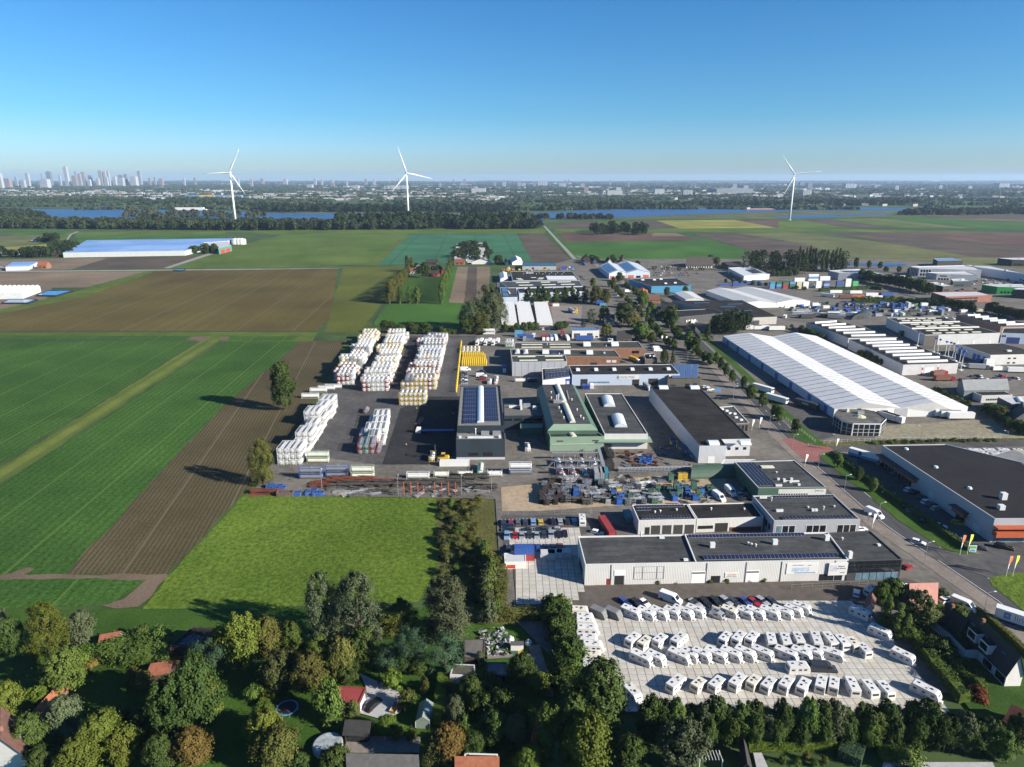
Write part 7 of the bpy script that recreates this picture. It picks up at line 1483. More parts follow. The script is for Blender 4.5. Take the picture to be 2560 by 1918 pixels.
for i in range(30): x=1150+g.random()*240; y=290-g.random()*110; c=('rust','rust','iron','pipe')[i%4]; place(PL[c],P('R3',x,y),g.random()*3,{'rust':'rust red','iron':'dark','pipe':'grey'}[c]+' heap of steel parts in front of the barrel light hall','steel heaps',.7)
for i in range(14): x=1300+g.random()*90; y=270-g.random()*60; place(BN['blue'],P('R3',x,y),g.random()*3,'blue steel bin tipped beside the rusty heaps','blue bins by the heaps')
for i in range(46): t=g.random(); x=1560+t*240; y=95+t*160-g.random()*25; c=g.choice(('blue','grey','blue','yellow')); place(BN[c],P('R3',x,y),g.random(),f'{c} steel bin along the wall of the large pale grey hall',f'{c} bins along the pale hall',1.4)
for i in range(18): x=1160+i*30; place(RK[1],P('R3',x,325-i*.7),R(0),'grey pipe rack in the fenced line above the sandy road','rack line above the sandy road',(1,.7,.8))
for i in range(16): x=1000+g.random()*70; y=310-g.random()*220; place(RK[0],P('R3',x,y),R(90),'dark pipe rack along the right side of the gantry','racks beside the gantry')
for i in range(14): x=510+g.random()*420; y=424-g.random()*22; place(RK[(0,1)[i%2]],P('R3',x,y),R(g.gauss(0,10)),('dark','grey')[i%2]+' pipe rack in the line below the gantry','racks below the gantry')
for x in(950,985,1015): box('R3',x,405,88,('teal','grey') if x<1000 else ('cream','teal'),'COL container in the tall group below the gantry','containers below the gantry')
for i in range(26): x=1130+g.random()*620; y=420-g.random()*50; place(PL[('pipe','iron','wood')[i%3]],P('R3',x,y),g.random()*3,('grey','black','timber coloured')[i%3]+' low pile along the sandy road',('grey','black','timber')[i%3]+' piles of the sandy road',.6)
for i in range(70):
    x=700+g.random()*1200; y=595-g.random()*150; c=('pipe','iron','rust','wood')[i%4]; n_={'rust':'rusty','iron':'black','pipe':'grey','wood':'timber coloured'}[c]; place(PL[c],P('R3',x,y),g.random()*3,n_+' heap between the racks of the scaffolding yard',n_+' heaps between racks',.5)
for i in range(40):
    x=1400+g.random()*330; y=300-g.random()*190; c=('pipe','iron','wood','rust')[i%4]; n_={'rust':'rusty','iron':'black','pipe':'grey','wood':'timber coloured'}[c]; place(PL[c],P('R3',x,y),g.random()*3,n_+' small heap on the yard before the large pale hall',n_+' heaps before the pale hall',.4)
# rusty beams along the meadow
for x,y,c,s in [(560,1500,'rust',1.),(620,1490,'rust',1.1),(560,1520,'rust',1.),(720,1475,'rust',1.3),(800,1465,'rust',1.5),(880,1455,'rust',1.4),(1030,1480,'rust',1.2),(1130,1478,'rust',1.2),(1200,1480,'rust',1.),(720,1510,'iron',1.4),(820,1505,'iron',1.4),(900,1500,'iron',1.2),(1040,1505,'iron',1.4),(1160,1505,'iron',1.4),(1300,1500,'iron',1.6),(1420,1500,'iron',1.6),(1540,1500,'iron',1.6),(1660,1480,'iron',1.6),(1780,1450,'iron',1.6),(1900,1445,'iron',1.6),(1980,1530,'iron',1.4),(90,1570,'rust',1.4)]: place(PL[c],P('C1',x,y),R(g.gauss(0,2)),{'rust':'rusty red','iron':'black'}[c]+' beam pile along the meadow side of the yard',{'rust':'rusty','iron':'black'}[c]+' beam piles',s)
for i in range(40): x=1290+g.random()*700; y=1590-g.random()*95; place(PL[('iron','iron','pipe')[i%3]],P('C1',x,y),R(g.gauss(20,25)),('black','black','grey')[i%3]+' tangled beam pile between the orange posts',('black','black','grey')[i%3]+' tangled piles',.8)
for i in range(26): x=600+g.random()*560; y=1590-g.random()*60; place(PL[('pipe','iron','wood')[i%3]],P('C1',x,y),R(g.gauss(0,20)),('grey','black','timber coloured')[i%3]+' low pile left of the orange posts',('grey','black','timber')[i%3]+' low piles',.7)
for x in(1280,1340,1400,1450,1545,1605,1665,1725): 
    o=thing('orange_post','orange steel post standing among the black beams','post',P('C1',x,1592),0,'orange posts'); MB().box(-.12,.12,-.12,.12,0,5.8 if x!=1450 else 4.5,mat('post_orange',(.5,.11,.03),.6)).obj('shaft',o); MB().box(-.4,.4,-.3,.3,0,.12,MATS['post_orange']).obj('foot_plate',o)
for i,(x,y) in enumerate([(125,1520),(150,1530),(175,1545),(205,1525),(225,1540),(120,1545),(360,1585),(460,1580),(520,1585),(555,1585),(500,1560)]): p=P('C1',x,y); place(BN['blue'],p,R(g.gauss(0,8)),'blue bin at the left end of the beam yard','blue bins of the beam yard',1.5)
o=thing('open_skip','open brown skip at the left end of the beam yard','skip',P('C1',255,1588),0); 
for a in((-3,3,-1.1,-1.02),(-3,3,1.02,1.1),(-3,-2.9,-1,1),(2.9,3,-1,1)): MB().box(*a,.2,2.,mat('skip_brown',(.12,.08,.06),.9,.2,.8)).obj('side',o)
MB().box(-2.9,2.9,-1.,1.,.2,.3,RST).obj('floor',o)
# blue and red drums by the upper works
for i in range(7): place(YB,P('C2',195+i*17,195),0,'orange drum in the works yard behind the paint shop','orange drums'); 
for o in list(D.objects):
    if o.get('group')=='orange drums': paint(o,mat('drum_orange',(.6,.13,.03),.5),('body','neck','foot_ring')); o['category']='drum'
for i in range(46): x=180+g.random()*640; y=200-g.random()*28; c=g.choice(('blue','grey','green','yellow')); place(BN[c],P('C2',x,y),g.random()*2,f'{c} bin in the crowded works yard behind the paint shop',f'{c} bins behind the paint shop',1.6)
for i in range(22): x=815+g.random()*25; place(YB,P('C2',x,570-g.random()*40),0,'yellow cylinder beside the grey tank trailer','yellow cylinders on the brick lot',.8)
# rest of the skip yard
for i in range(60): x=500+g.random()*1000; y=470-g.random()*60; c=g.choice(('green','grey','blue','grey')); place(BN[c],P('R1',x,y),g.random()*3,f'{c} skip bin on the skip and cabin yard',f'{c} skip bins',2.2)
for i in range(40): x=1750+g.random()*450; y=262-g.random()*32; cars('R1',[(x,y,g.choice((0,90)),g.choice(('white','silver','dark','white')))],'in the packed far lot of the business park','packed far lot')
# boom lifts
def lift():
    o=thing('boom_lift','lift','lift'); MB().box(-1.2,1.2,-.8,.8,.4,1.1,WM).obj('base',o)
    for x in(-.8,.8):
        for s in(-1,1): wheel(o,x,s*.8,.4,.3,False)
    MB().tube((0,0,1.),(.5,0,5.),.22,.2,WM,6).obj('lower_boom',o); MB().tube((.5,0,5.),(-.2,0,10.),.2,.15,WM,6).obj('upper_boom',o); MB().box(-.8,.4,-.6,.6,10.,11.,BBN).obj('basket',o); return proto(o)
LF_=lift()
for x,y in((850,680),(905,700),(1000,735),(1050,745),(1140,800),(1200,830),(1245,870),(1225,930),(620,590),(1100,760)): place(LF_,P('W4',x,y),g.random()*6,'white boom lift with a raised blue basket beside the light roofed halls','boom lifts')
# ------------------------------------------------------------------ wind turbines
TWH=mat('turbine_white',(.72,.73,.74),.4,.03,.05)
def turbine(k,bx,by,hy,angs,L,yaw,label):
    p=P(k,bx,by); H=ztop(p,k,hy); o=thing('wind_turbine',label,'wind turbine',p,R(yaw))
    b=MB(); rg=[[(r*math.cos(a),r*math.sin(a),z) for a in [2*math.pi*i/14 for i in range(14)]] for z,r in ((0,3.1),(H*.5,2.6),(H-1.5,1.7))]; b.loft(rg,TWH); b.obj('tower',o,True)
    side_loft([(-4,-1.9),(-4,1.6),(-3,2.),(5.,2.),(7.,1.2),(7.,-1.5),(5,-2.)],4.,TWH,.5).obj('nacelle',o).location=(0,0,H); n=[c for c in D.objects if c.parent==o and c.name.startswith('nacelle')][0]; n.rotation_euler=(0,0,math.pi/2)
    hub=MB(); hub.loft([[(r*math.cos(a),y,r*math.sin(a)) for a in [2*math.pi*i/10 for i in range(10)]] for y,r in ((-3.9,1.9),(-5.5,1.7),(-7.,.6))],TWH); h=hub.obj('hub',o,True); h.location=(0,0,H)
    for a in angs:
        b=MB(); rg=[]
        for t,c,th in ((.0,1.7,1.5),(.06,1.9,1.3),(.2,3.9,.8),(.5,2.4,.45),(.8,1.4,.25),(1.,.35,.08)):
            rg.append([(t*L,-th*.5,-c*.3),(t*L,0,-c*.32),(t*L,th*.5,-c*.1),(t*L,th*.4,c*.3),(t*L,0,c*.68),(t*L,-th*.4,c*.2)])
        b.loft(rg,TWH); q=b.obj('blade',o,True); q.location=(0,-5.4,H); q.rotation_euler=(0,-R(a),0)
    MB().tube((0,0,0),(0,0,.6),6.,6.,LGR,16).obj('foundation',o)
turbine('F1',2037,690,248,(62,182,302),66,6,'wind turbine whose tower rises left behind the tree belt, nearest the skyline')
turbine('F2',1318,668,252,(108,228,348),72,20,'wind turbine standing in the middle of the dark tree belt'); turbine('F4',185,658,262,(127,247,7),68,-12,'wind turbine standing free on the flood plain beside the ponds')
p=P('F2',1158,352); o=thing('wind_turbine','tiny distant wind turbine among the far suburbs','wind turbine',p); MB().tube((0,0,0),(0,0,110),3,2,TWH,8).obj('tower',o)
for a in(100,220,340): MB().tube((0,-3,110),(50*math.cos(R(a)),-3,110+50*math.sin(R(a))),1.6,.5,TWH,5).obj('blade',o)
# ------------------------------------------------------------------ the city on the horizon
TC=[mat('tower_%d'%i,c,.7,.08,.02) for i,c in enumerate([(.26,.275,.3),(.19,.205,.23),(.11,.125,.15),(.185,.145,.13),(.34,.355,.37),(.235,.215,.195)])]  # distance haze partly mixed into these building colours
WSTR=mat('window_strip',(.09,.11,.14),.3)
def tower(k,x0,x1,yt,c,Y,label,group=None,tap=0):
    s=ZOOM[k]; xs=(s[0]+x0*s[2],s[0]+x1*s[2]); yb=HOR+CAMH*F/Y*1.0; a=P('P',xs[0],yb); b=P('P',xs[1],yb); w=max(8,(b-a).length*.8); p=(a+b)/2; H=max(8,ztop(p,k,yt)); d=w*.8
    o=thing('tower_block' if H>35 else 'far_block',label,'building',p,0,group); MB().prism([(-w/2,-d/2),(w/2,-d/2),(w/2,d/2),(-w/2,d/2)],0,H,TC[c],bottom=False).obj('walls',o)
    MB().box(-w*.3,w*.3,-d*.3,d*.3,H,H+max(2,H*.03),TC[1]).obj('roof_plant',o)
    if H>40:
        for i in range(3): MB().box(-w*.36+i*w*.27,-w*.36+i*w*.27+w*.1,-d/2-.6,-d/2+.1,H*.06,H*.96,TC[1]).obj('window_strip',o)
    return o
TL=[(0,40,255,4,7000,'broad white tower block at the left end of the skyline'),(240,272,255,0,8200,'slim pale tower left of the dark skyline block'),(372,382,255,1,9400,'very thin spire tower on the skyline'),(420,465,240,2,9000,'dark glass tower on the skyline'),(573,610,200,4,9400,'tallest tower of the skyline, pale and tapered'),(635,680,276,3,9000,'brown block right of the tallest tower'),(685,718,258,1,9200,'grey tower right of the tallest tower'),(718,750,245,3,9300,'tall brown tower right of the tallest tower'),(775,810,272,2,9300,'dark low tower in the skyline centre'),(765,796,306,4,8600,'white block below the dark low tower'),(840,870,300,4,8800,'white block left of the triplet towers'),(868,905,233,5,9200,'left tower of the skyline triplet'),(908,934,239,0,9200,'middle tower of the skyline triplet'),(937,963,237,0,9300,'right tower of the skyline triplet'),(920,945,286,4,8800,'white block in front of the triplet'),(985,1018,285,4,8900,'white slab right of the triplet'),(1035,1082,270,2,9300,'dark block right of the triplet'),(1030,1085,295,0,8700,'grey slab right of the triplet'),(1085,1112,262,2,9400,'dark slim tower before the last skyline tower'),(1135,1200,283,4,9000,'wide white slab before the last skyline tower'),(1203,1236,235,1,9300,'last tall tower of the skyline'),(1290,1312,297,3,9000,'brown block beyond the last tall tower'),(1338,1357,288,1,9500,'grey tower beyond the last tall tower'),(1380,1420,300,3,8800,'brown slab beyond the last tall tower'),(1680,1700,292,3,9500,'lone brown tower left of the first turbine'),(2050,2075,303,4,8000,'white tower just right of the first turbine'),(2165,2190,305,5,8000,'brown tower right of the first turbine'),(140,165,288,1,8600,'grey tower behind the left suburb'),(520,540,270,0,9600,'pale tower left of the tallest tower'),(660,680,240,1,11000,'hazy tower behind the brown block'),(45,110,300,3,7500,'long brick slab at the left skyline'),(190,230,312,0,8000,'grey slab at the left skyline'),(360,440,305,4,7800,'long white slab below the dark glass tower'),(1590,1608,300,4,9000,'white tower left of the lone brown tower')]
for x0,x1,yt,c,Y,lab in TL: tower('F1',x0,x1,yt,c,Y,lab)
for k,L in (('F2',[(40,75,302,3),(238,278,305,0),(500,527,300,0),(563,583,306,4),(650,677,310,4),(655,685,335,3),(778,798,325,4),(938,965,305,3),(1010,1034,300,4),(1230,1243,293,4),(1790,1815,305,3),(1770,1790,328,0),(2055,2076,332,5),(2125,2165,328,4),(440,500,352,4),(1125,1330,360,4),(820,900,360,4),(1700,1712,306,2),(1580,1600,338,0),(1850,2000,384,4)]),('F3',[(212,315,320,4),(178,212,325,2),(400,470,340,4),(585,630,342,5),(840,856,312,0),(615,665,378,3),(890,945,376,4),(455,468,312,2),(480,493,312,2),(1545,1560,322,2),(1575,1590,320,2),(1895,1940,346,5),(1990,2035,360,4),(1215,1320,390,4),(1460,1560,400,4),(1690,2080,385,1),(800,960,402,4),(1000,1015,332,0),(45,80,330,0),(80,120,338,4)]),('F4',[(262,310,328,2),(330,380,336,2),(640,755,345,4),(785,800,348,4),(910,940,354,4),(1085,1125,362,4),(1465,1500,358,4),(1960,2070,342,4),(1715,1755,364,4),(60,130,432,0),(280,370,400,4)])):
    for x0,x1,yt,c in L: tower(k,x0,x1,yt,c,4200+ (400-yt)*62 if yt<400 else 4300,f'{("pale","grey","dark","brown","white","tan")[c]} {"tower" if x1-x0<32 else "slab block"} in the far suburbs beyond the river',f'{("pale","grey","dark","brown","white","tan")[c]} far {"towers" if x1-x0<32 else "slabs"}')
# suburbs: the larger blocks singly, the small houses as one mass
g=random.Random(31)
for k,x0,x1,y0,y1,n in (('F1',-80,1350,405,478,70),('F1',1350,2000,400,460,30),('F2',150,1450,430,488,70),('F2',1550,2200,450,490,26),('F3',-20,650,455,490,24),('F3',650,2080,385,415,34)):
    for i in range(n):
        x=g.uniform(x0,x1); y=g.uniform(y0,y1); p=P(k,x,y); w=g.uniform(18,60); d=g.uniform(10,18); h=g.uniform(7,22 if k=='F1' else 12); c=g.choice((0,3,4,4,5,5,3))
        o=thing('suburb_block',f'{("pale","grey","dark","brown","white","tan")[c]} apartment block in the suburbs across the river','building',p,R(g.gauss(0,15)),f'{("pale","grey","dark","brown","white","tan")[c]} suburb blocks'); MB().box(-w/2,w/2,-d/2,d/2,0,h,TC[c],mat('flat_roof_pale',(.24,.24,.24),.8)).obj('walls',o); MB().box(-2,2,-2,2,h,h+2,TC[1]).obj('stair_house',o)
V=MB(); RT=[mat('far_tiles_%d'%i,c,.9) for i,c in enumerate([(.2,.08,.05),(.09,.08,.075),(.28,.12,.07)])]
for k,x0,x1,y0,y1,n in (('F1',-100,2200,345,480,1000),('F2',0,2200,340,488,1000),('F3',-20,2200,340,485,700),('F4',0,2200,340,470,300),('F4',200,1400,520,540,46)):
    for i in range(n):
        p=P(k,g.uniform(x0,x1),g.uniform(y0,y1)); w=g.uniform(9,30)*(1+p.y/7000); d=9; h=g.uniform(6,10)+p.y/1800; a=g.gauss(0,.3); m=g.choice((TC[0],TC[4],TC[0],TC[5],TC[3])); V.box(-w/2,w/2,-d/2,d/2,0,h,m,g.choice(RT),rz=a,o=p)
tag(V.obj('far_houses'),'hazy mass of small houses in the far suburbs','houses',kind='stuff')
o=thing('blue_yellow_store','long blue warehouse with a yellow middle beyond the river','building',P('F1',1820,462)); 
for a,b,m in((-150,-60,INB),(-60,40,FR['yellow']),(40,200,INB)): MB().box(a,b,-30,30,0,14,m).obj('wall',o)
o=thing('river_barge','long red and white river barge','barge',P('F3',2140,570),R(1)); side_loft([(-55,0),(-55,3.),(50,3.),(58,3.6),(54,0)],11,mat('barge_red',(.35,.05,.04),.6),.5).obj('hull',o); MB().box(-50,-38,-4,4,3,9,WM).obj('wheel_house',o); MB().box(-34,48,-4.5,4.5,3,5,mat('barge_cargo',(.4,.36,.33),.8)).obj('hold_cover',o)
o=thing('moored_ship','long white moored hotel ship on the far bank','ship',P('F1',1640,572)); side_loft([(-60,0),(-60,4),(60,4),(66,0)],14,WM,.5).obj('hull',o); MB().box(-52,54,-6,6,4,10,WM).obj('cabin_deck',o)
# pylons far right
for x,yt in((1722,285),(1810,263),(2018,288)):
    p=P('P',1920+x*.28933,452); H=ztop(p,'F4',yt); o=thing('power_pylon','hazy power pylon on the horizon','pylon',p,0,'pylons on the horizon')
    for s in(-1,1): MB().tube((s*H*.09,0,0),(0,0,H),1.8,1.,TC[1],4).obj('leg',o)
    for z in(.72,.85): MB().tube((-H*.12,0,H*z),(H*.12,0,H*z),1.2,1.2,TC[1],4).obj('cross_arm',o)
# ------------------------------------------------------------------ greenhouses, village, chalets
GLZ=mat('greenhouse_glass',(.07,.14,.30),.4,.3,.01,spec=.2,col2=(.15,.23,.38)); GWL=mat('greenhouse_wall',(.5,.52,.52),.5,.06,.2)  # sky reflection on the roof glass painted in as blue
def greenhouse(label,A,B,C,Dd,h,bays,m=GLZ,wall=GWL,rise=1.1):
    c=(A+B+C+Dd)/4; c.z=0; o=thing('greenhouse',label,'greenhouse',c); v=[(p-c) for p in(A,B,C,Dd)]
    MB().prism([p.xy for p in v],0,h,wall,top=False).obj('wall',o)
    for i in range(bays):
        a0,a1=v[0].lerp(v[1],i/bays),v[0].lerp(v[1],(i+1)/bays); b0,b1=v[3].lerp(v[2],i/bays),v[3].lerp(v[2],(i+1)/bays); m0,m1=(a0+a1)/2,(b0+b1)/2
        b=MB(); b.face([(*a0.xy,h),(*m0.xy,h+rise),(*m1.xy,h+rise),(*b0.xy,h)],m); b.face([(*m0.xy,h+rise),(*a1.xy,h),(*b1.xy,h),(*m1.xy,h+rise)],m); b.face([(*a0.xy,h),(*a1.xy,h),(*m0.xy,h+rise)],wall); b.face([(*b1.xy,h),(*b0.xy,h),(*m1.xy,h+rise)],wall); b.obj('glass_bay',o)
    return o
greenhouse('very large glass greenhouse with a blue shining roof beside the lane',P('L1',440,233),P('L1',1280,219),P('L1',1640,128),P('L1',600,142),7.,44)
greenhouse('small glass greenhouse beside the orange roofed house',P('V1',70,912),P('V1',330,905),P('V1',440,850),P('V1',150,855),5.,10)
greenhouse('white plastic tunnel greenhouse at the left field edge',P('L1',-160,525),P('L1',160,518),P('L1',285,470),P('L1',-60,470),5.5,11,mat('plastic_white',(.66,.68,.68),.5),mat('plastic_wall',(.55,.57,.57),.6),2.)
o=Bld('packing_shed','green walled packing shed with red doors behind the greenhouse','L1',[(1510,170),(1600,150),(1570,118),(1400,130)],9.,mat('shed_green',(.06,.2,.15),.6),LGR,.3,WM); o.wins(0,.1,.9,.1,6.,2,mat('shed_red',(.4,.05,.04),.6),.2,'roller_door')
for x in(1630,1655,1675): q=P('L1',x,140); o=thing('storage_tank','white storage tank behind the greenhouse','tank',q,0,'greenhouse storage tanks'); MB().tube((0,0,0),(0,0,9),7,7,WM,14).obj('shell',o); MB().tube((0,0,9),(0,0,11),7,.6,WM,14).obj('dome',o)
for k,pts,lab in(('L1',[(240,502),(390,505),(520,466),(330,468)],'basin'),('L1',[(0,556),(200,556),(270,528),(60,528)],'basin'),('V1',[(1995,915),(2120,918),(2140,900),(2010,900)],'basin')):
    q=PX(k,pts); c=sum(q,Vector())/4; o=thing('water_basin','blue water basin with a black rim beside the '+('tunnel greenhouse' if pts[0][0]==240 else 'left field edge' if pts[0][0]==0 else 'field lane'),'basin',c); v=[(p-c) for p in q]; ins=[p*.9 for p in v]; b=MB()
    for i in range(4): j=(i+1)%4; b.face([(*v[i].xy,.1),(*v[j].xy,.1),(*ins[j].xy,1.6),(*ins[i].xy,1.6)],mat('liner_black',(.015,.015,.018),.6))
    b.obj('rim',o); MB().face([(*p.xy,1.3) for p in ins],mat('basin_water',(.02,.10,.28),.1,.2,.05,spec=.6)).obj('water',o)
HS=[('white house with an orange tiled roof','V1',175,735,STW,TIP,9,8),('white house with a black roof','V1',365,715,STW,TIB,11,10),('dark barn','V1',445,748,DGR,TIB,12,10),('low brick house with dark roof','V1',235,725,BRI,TIB,9,8),('brick house with red tiles','V1',680,645,BRI,TIL,9,8),('brick house with grey tiles','V1',865,668,BRI,TIG,12,9),('brick house with bright orange tiles beside the small greenhouse','V1',515,880,BRI,TIP,12,10),('long grey barn at the left lane','V1',20,895,FIB,TIG,20,12),('white farm house beside the far left trees','V1',430,575,STW,TIG,14,10),('dark shed','V1',650,745,WOO,TIB,9,8),('white villa beside the big greenhouse','L1',1420,182,STW,TIG,14,10),('small red roofed house','V1',60,735,STW,TIL,8,7),('dark roofed bungalow','V1',320,745,BRI,TIB,9,7)]
for i,(lab,k,x,y,wm,rm,wd,dp) in enumerate(HS):
    p=P(k,x,y); q=[p+Vector(t) for t in((-wd/2,-dp/2,0),(wd/2,-dp/2,0),(wd/2,dp/2,0),(-wd/2,dp/2,0))]; o,v=gable('farm_house' if i in(8,) else 'house',lab+('' if 'beside' in lab or ' at ' in lab else ' in the far left village'),k,None,4.5,9.,i%2,wm,rm,.4,world=q)
    for u in(.15,.6): gwin(o,v,0,u,u+.25,1.,2.6); gwin(o,v,3,u,u+.25,1.,2.6)
for i,(lab,x,y,wm,rm,wd,dp) in enumerate([('dark timber farm house',1105,352,WOO,TIB,16,9),('white farm wing',985,400,STW,TIG,10,8),('red shed with a low roof',1125,452,mat('shed_red2',(.3,.05,.04),.7),RFB,12,7),('red container shed',1180,425,MATS['shed_red2'],RFB,10,6),('brick gabled house beside the holiday park',1345,350,BRI,TIL,14,12),('long grey house below the holiday park',1530,345,STW,TIG,26,9),('small white cottage',930,430,STW,TIL,8,7)]):
    p=P('M1',x,y); q=[p+Vector(t) for t in((-wd/2,-dp/2,0),(wd/2,-dp/2,0),(wd/2,dp/2,0),(-wd/2,dp/2,0))]; o,v=gable('house',lab+('' if 'park' in lab else ' of the farm between the poplar rows'),'M1',None,3.6,7.4,i%2,wm,rm,.4,world=q); gwin(o,v,0,.2,.4,1.,2.4); gwin(o,v,0,.6,.8,1.,2.4)
def chalet():
    o=thing('chalet','chalet','chalet'); MB().box(-5.5,5.5,-1.9,1.9,.3,2.9,STW).obj('walls',o); r=MB(); r.loft([[(x,-2.3,2.85),(x,0,3.7),(x,2.3,2.85)] for x in(-5.8,5.8)],mat('chalet_roof',(.42,.42,.42),.8),cap=True,close=True); r.obj('roof',o)
    for x in(-3.,0,3.): plate(o,'window',(x,-1.92,1.8),1.2,.06,.9,GLS)
    MB().box(-5.4,5.4,-1.8,1.8,0,.3,DGR).obj('plinth',o); return proto(o)
CH=chalet()
for r in range(15):
    for c_ in (0,1,2):
        y=335-r*11; t=r/15; x=(1335+20*t,1440+10*t,1545-10*t)[c_]+g.uniform(-10,10); place(CH,P('M1',x,y),R(g.choice((0,3,-4))),'white chalet in the '+('left','middle','right')[c_]+' column of the holiday park',('left','middle','right')[c_]+' chalet column')
# ------------------------------------------------------------------ houses and sheds among the garden trees
o,v=gable('garden_shed','small shed with a red tiled roof beside the crop field','B1',[(760,592),(900,562),(955,508),(810,530)],2.4,4.2,0,STW,TIL,.3,'shed'); gwin(o,v,1,.3,.6,1.,1.8)
b=Bld('solar_shed','dark flat shed carrying eight solar panels in the gardens','B1',[(1300,598),(1500,606),(1645,462),(1480,450)],3.2,WOO,RFD,.1,WOO,cat='shed'); b.panels(.28,.92,.08,.5,4,2,PAN,.1)
gable('lean_to','long narrow tiled roof beside the straight autumn hedge','B1',[(240,1115),(310,1125),(520,895),(465,885)],2.2,3.4,1,BRI,TIP,.2,'shed')
o,v=gable('dormer_house','white house with brown tiles and dormers at the bottom left','B1',[(-120,1420),(190,1440),(170,1200),(-100,1190)],4.5,8.5,1,STW,mat('brown_tiles2',(.12,.06,.045),.85,.25,1.,fine=.25),.5,chim=True)
for x,y in((55,1310),(120,1260)): q=P('B1',x,y,6.)-o.location; MB().box(-1.4,1.4,-.8,.8,4.6,6.4,WM,RFD,o=(q.x,q.y,0)).obj('dormer',o)
gable('dark_shed','dark tiled shed in the shade of the garden trees','B1',[(1130,830),(1290,800),(1380,720),(1220,740)],2.6,4.4,0,WOO,TIL,.3,'shed')
b=Bld('red_garage','garage with a flat dark red roof on the gravel drive','B2',[(515,945),(705,955),(762,826),(560,815)],3.,WOO,mat('red_roofing',(.22,.035,.035),.8,.12,.4),.15,mat('red_trim',(.2,.03,.03),.7),cat='garage'); b.rect(1,.2,.8,.1,2.4,'garage_door',WM,.05)
field('gravel_drive','B2',[(715,735),(830,790),(960,830),(1005,900),(1000,1010),(880,1060),(700,1010),(760,830)],mat('gravel',(.36,.355,.36),.95,.12,1.,fine=.25))
field('patio','B2',[(640,1170),(1140,1180),(1130,1290),(600,1290)],BRK); field('garden_path','B2',[(1880,540),(1960,540),(2010,700),(2060,900),(2000,900),(1930,700)],BRK); field('slab_patch','B2',[(1600,640),(1900,620),(1900,600),(1600,615)],BRK)
o,v=gable('glass_house','small glass garden greenhouse with white bars','B2',[(1102,1062),(1198,1062),(1228,938),(1132,935)],2.,3.2,1,mat('pane',(.16,.19,.165),.1,.1,1.,spec=.6),MATS['pane'],.05,'greenhouse')
for i in range(7):
    for s in(0,2): p_=v[(s)%4].lerp(v[(s+1)%4],i/6); MB().box(-.05,.05,-.05,.05,0,2.02,WM,o=(p_.x,p_.y,0)).obj('bar',o)
o,v=gable('garden_house','black roofed garden house with white roof edges','B2',[(612,1142),(772,1150),(805,1060),(650,1050)],2.6,4.2,0,WOO,TIB,.4,'shed'); gwin(o,v,0,.1,.9,.3,2.2)
c=P('B2',215,968,.8); o=thing('trampoline','round blue rimmed trampoline on the lawn','trampoline',(c.x,c.y,0)); m=MB(); N=24
for i in range(N):
    a,b_=2*math.pi*i/N,2*math.pi*(i+1)/N; m.face([(2.5*math.cos(a),2.5*math.sin(a),.85),(2.5*math.cos(b_),2.5*math.sin(b_),.85),(2.1*math.cos(b_),2.1*math.sin(b_),.87),(2.1*math.cos(a),2.1*math.sin(a),.87)],INB)
m.obj('rim_pad',o); MB().face([(2.1*math.cos(2*math.pi*i/N),2.1*math.sin(2*math.pi*i/N),.82) for i in range(N)],mat('trampoline_mat',(.02,.02,.025),.8)).obj('jump_mat',o)
for i in range(6): a=i*math.pi/3; MB().tube((2.4*math.cos(a),2.4*math.sin(a),0),(2.4*math.cos(a),2.4*math.sin(a),.85),.04,.04,MET,5).obj('leg',o)
c=P('B2',495,1215,1.2); o=thing('round_pool','round above-ground pool under a pale wrinkled cover','pool',(c.x,c.y,0)); MB().tube((0,0,0),(0,0,1.2),3.1,3.1,LGR,24,False).obj('wall',o); MB().tube((0,0,1.2),(0,0,1.32),3.15,2.9,mat('pool_cover',(.24,.27,.29),.4,.35,.8),24).obj('cover',o)
for lab,q,h,w_,r_ in(('flat shed with a patched grey roof beside the scrap heap',[(1440,622),(1578,622),(1582,490),(1436,490)],2.8,WOO,mat('patched_roof',(.07,.065,.06),.9,.3,.3,col2=(.13,.12,.11))),('flat mossy shed with white framed windows',[(1340,738),(1518,748),(1512,668),(1362,662)],2.8,STW,mat('mossy_roof',(.06,.055,.04),.95,.3,.4)),('low dark conservatory behind the scrap heap',[(1590,740),(1740,745),(1735,650),(1600,650)],2.6,DGR,mat('conservatory_roof',(.09,.09,.095),.4,.3,.4)),('low shed with a flat roof beside the round pool',[(440,1310),(560,1310),(555,1262),(450,1258)],2.4,WOO,RFB)):
    b=Bld('flat_shed',lab,'B2',q,h,w_,r_,.1,LGR if 'moss' in lab else None,cat='shed'); b.wins(0,.1,.9,1.,2.2,4,WM if 'moss' in lab else GLS,.3)
o=thing('bin_shelter','small white shelter with a flat grey roof','shelter',P('B2',1805,568)); MB().box(-1.6,1.6,-.6,.6,0,2.,STW).obj('walls',o); MB().box(-1.7,1.7,-.8,.8,2.,2.12,TIG).obj('roof',o)
for i,x in enumerate((1772,1788,1803,1820,1837)): p=P('B2',x,603); o=thing('wheelie_bin',('dark green' if i<3 else 'yellow')+' wheelie bin in the row below the white shelter','bin',p,0,'green wheelie bins' if i<3 else 'yellow wheelie bins'); m=(GBN if i<3 else YBN); MB().box(-.28,.28,-.3,.3,.05,1.,m).obj('body',o); MB().box(-.3,.3,-.34,.32,1.,1.08,m).obj('lid',o)
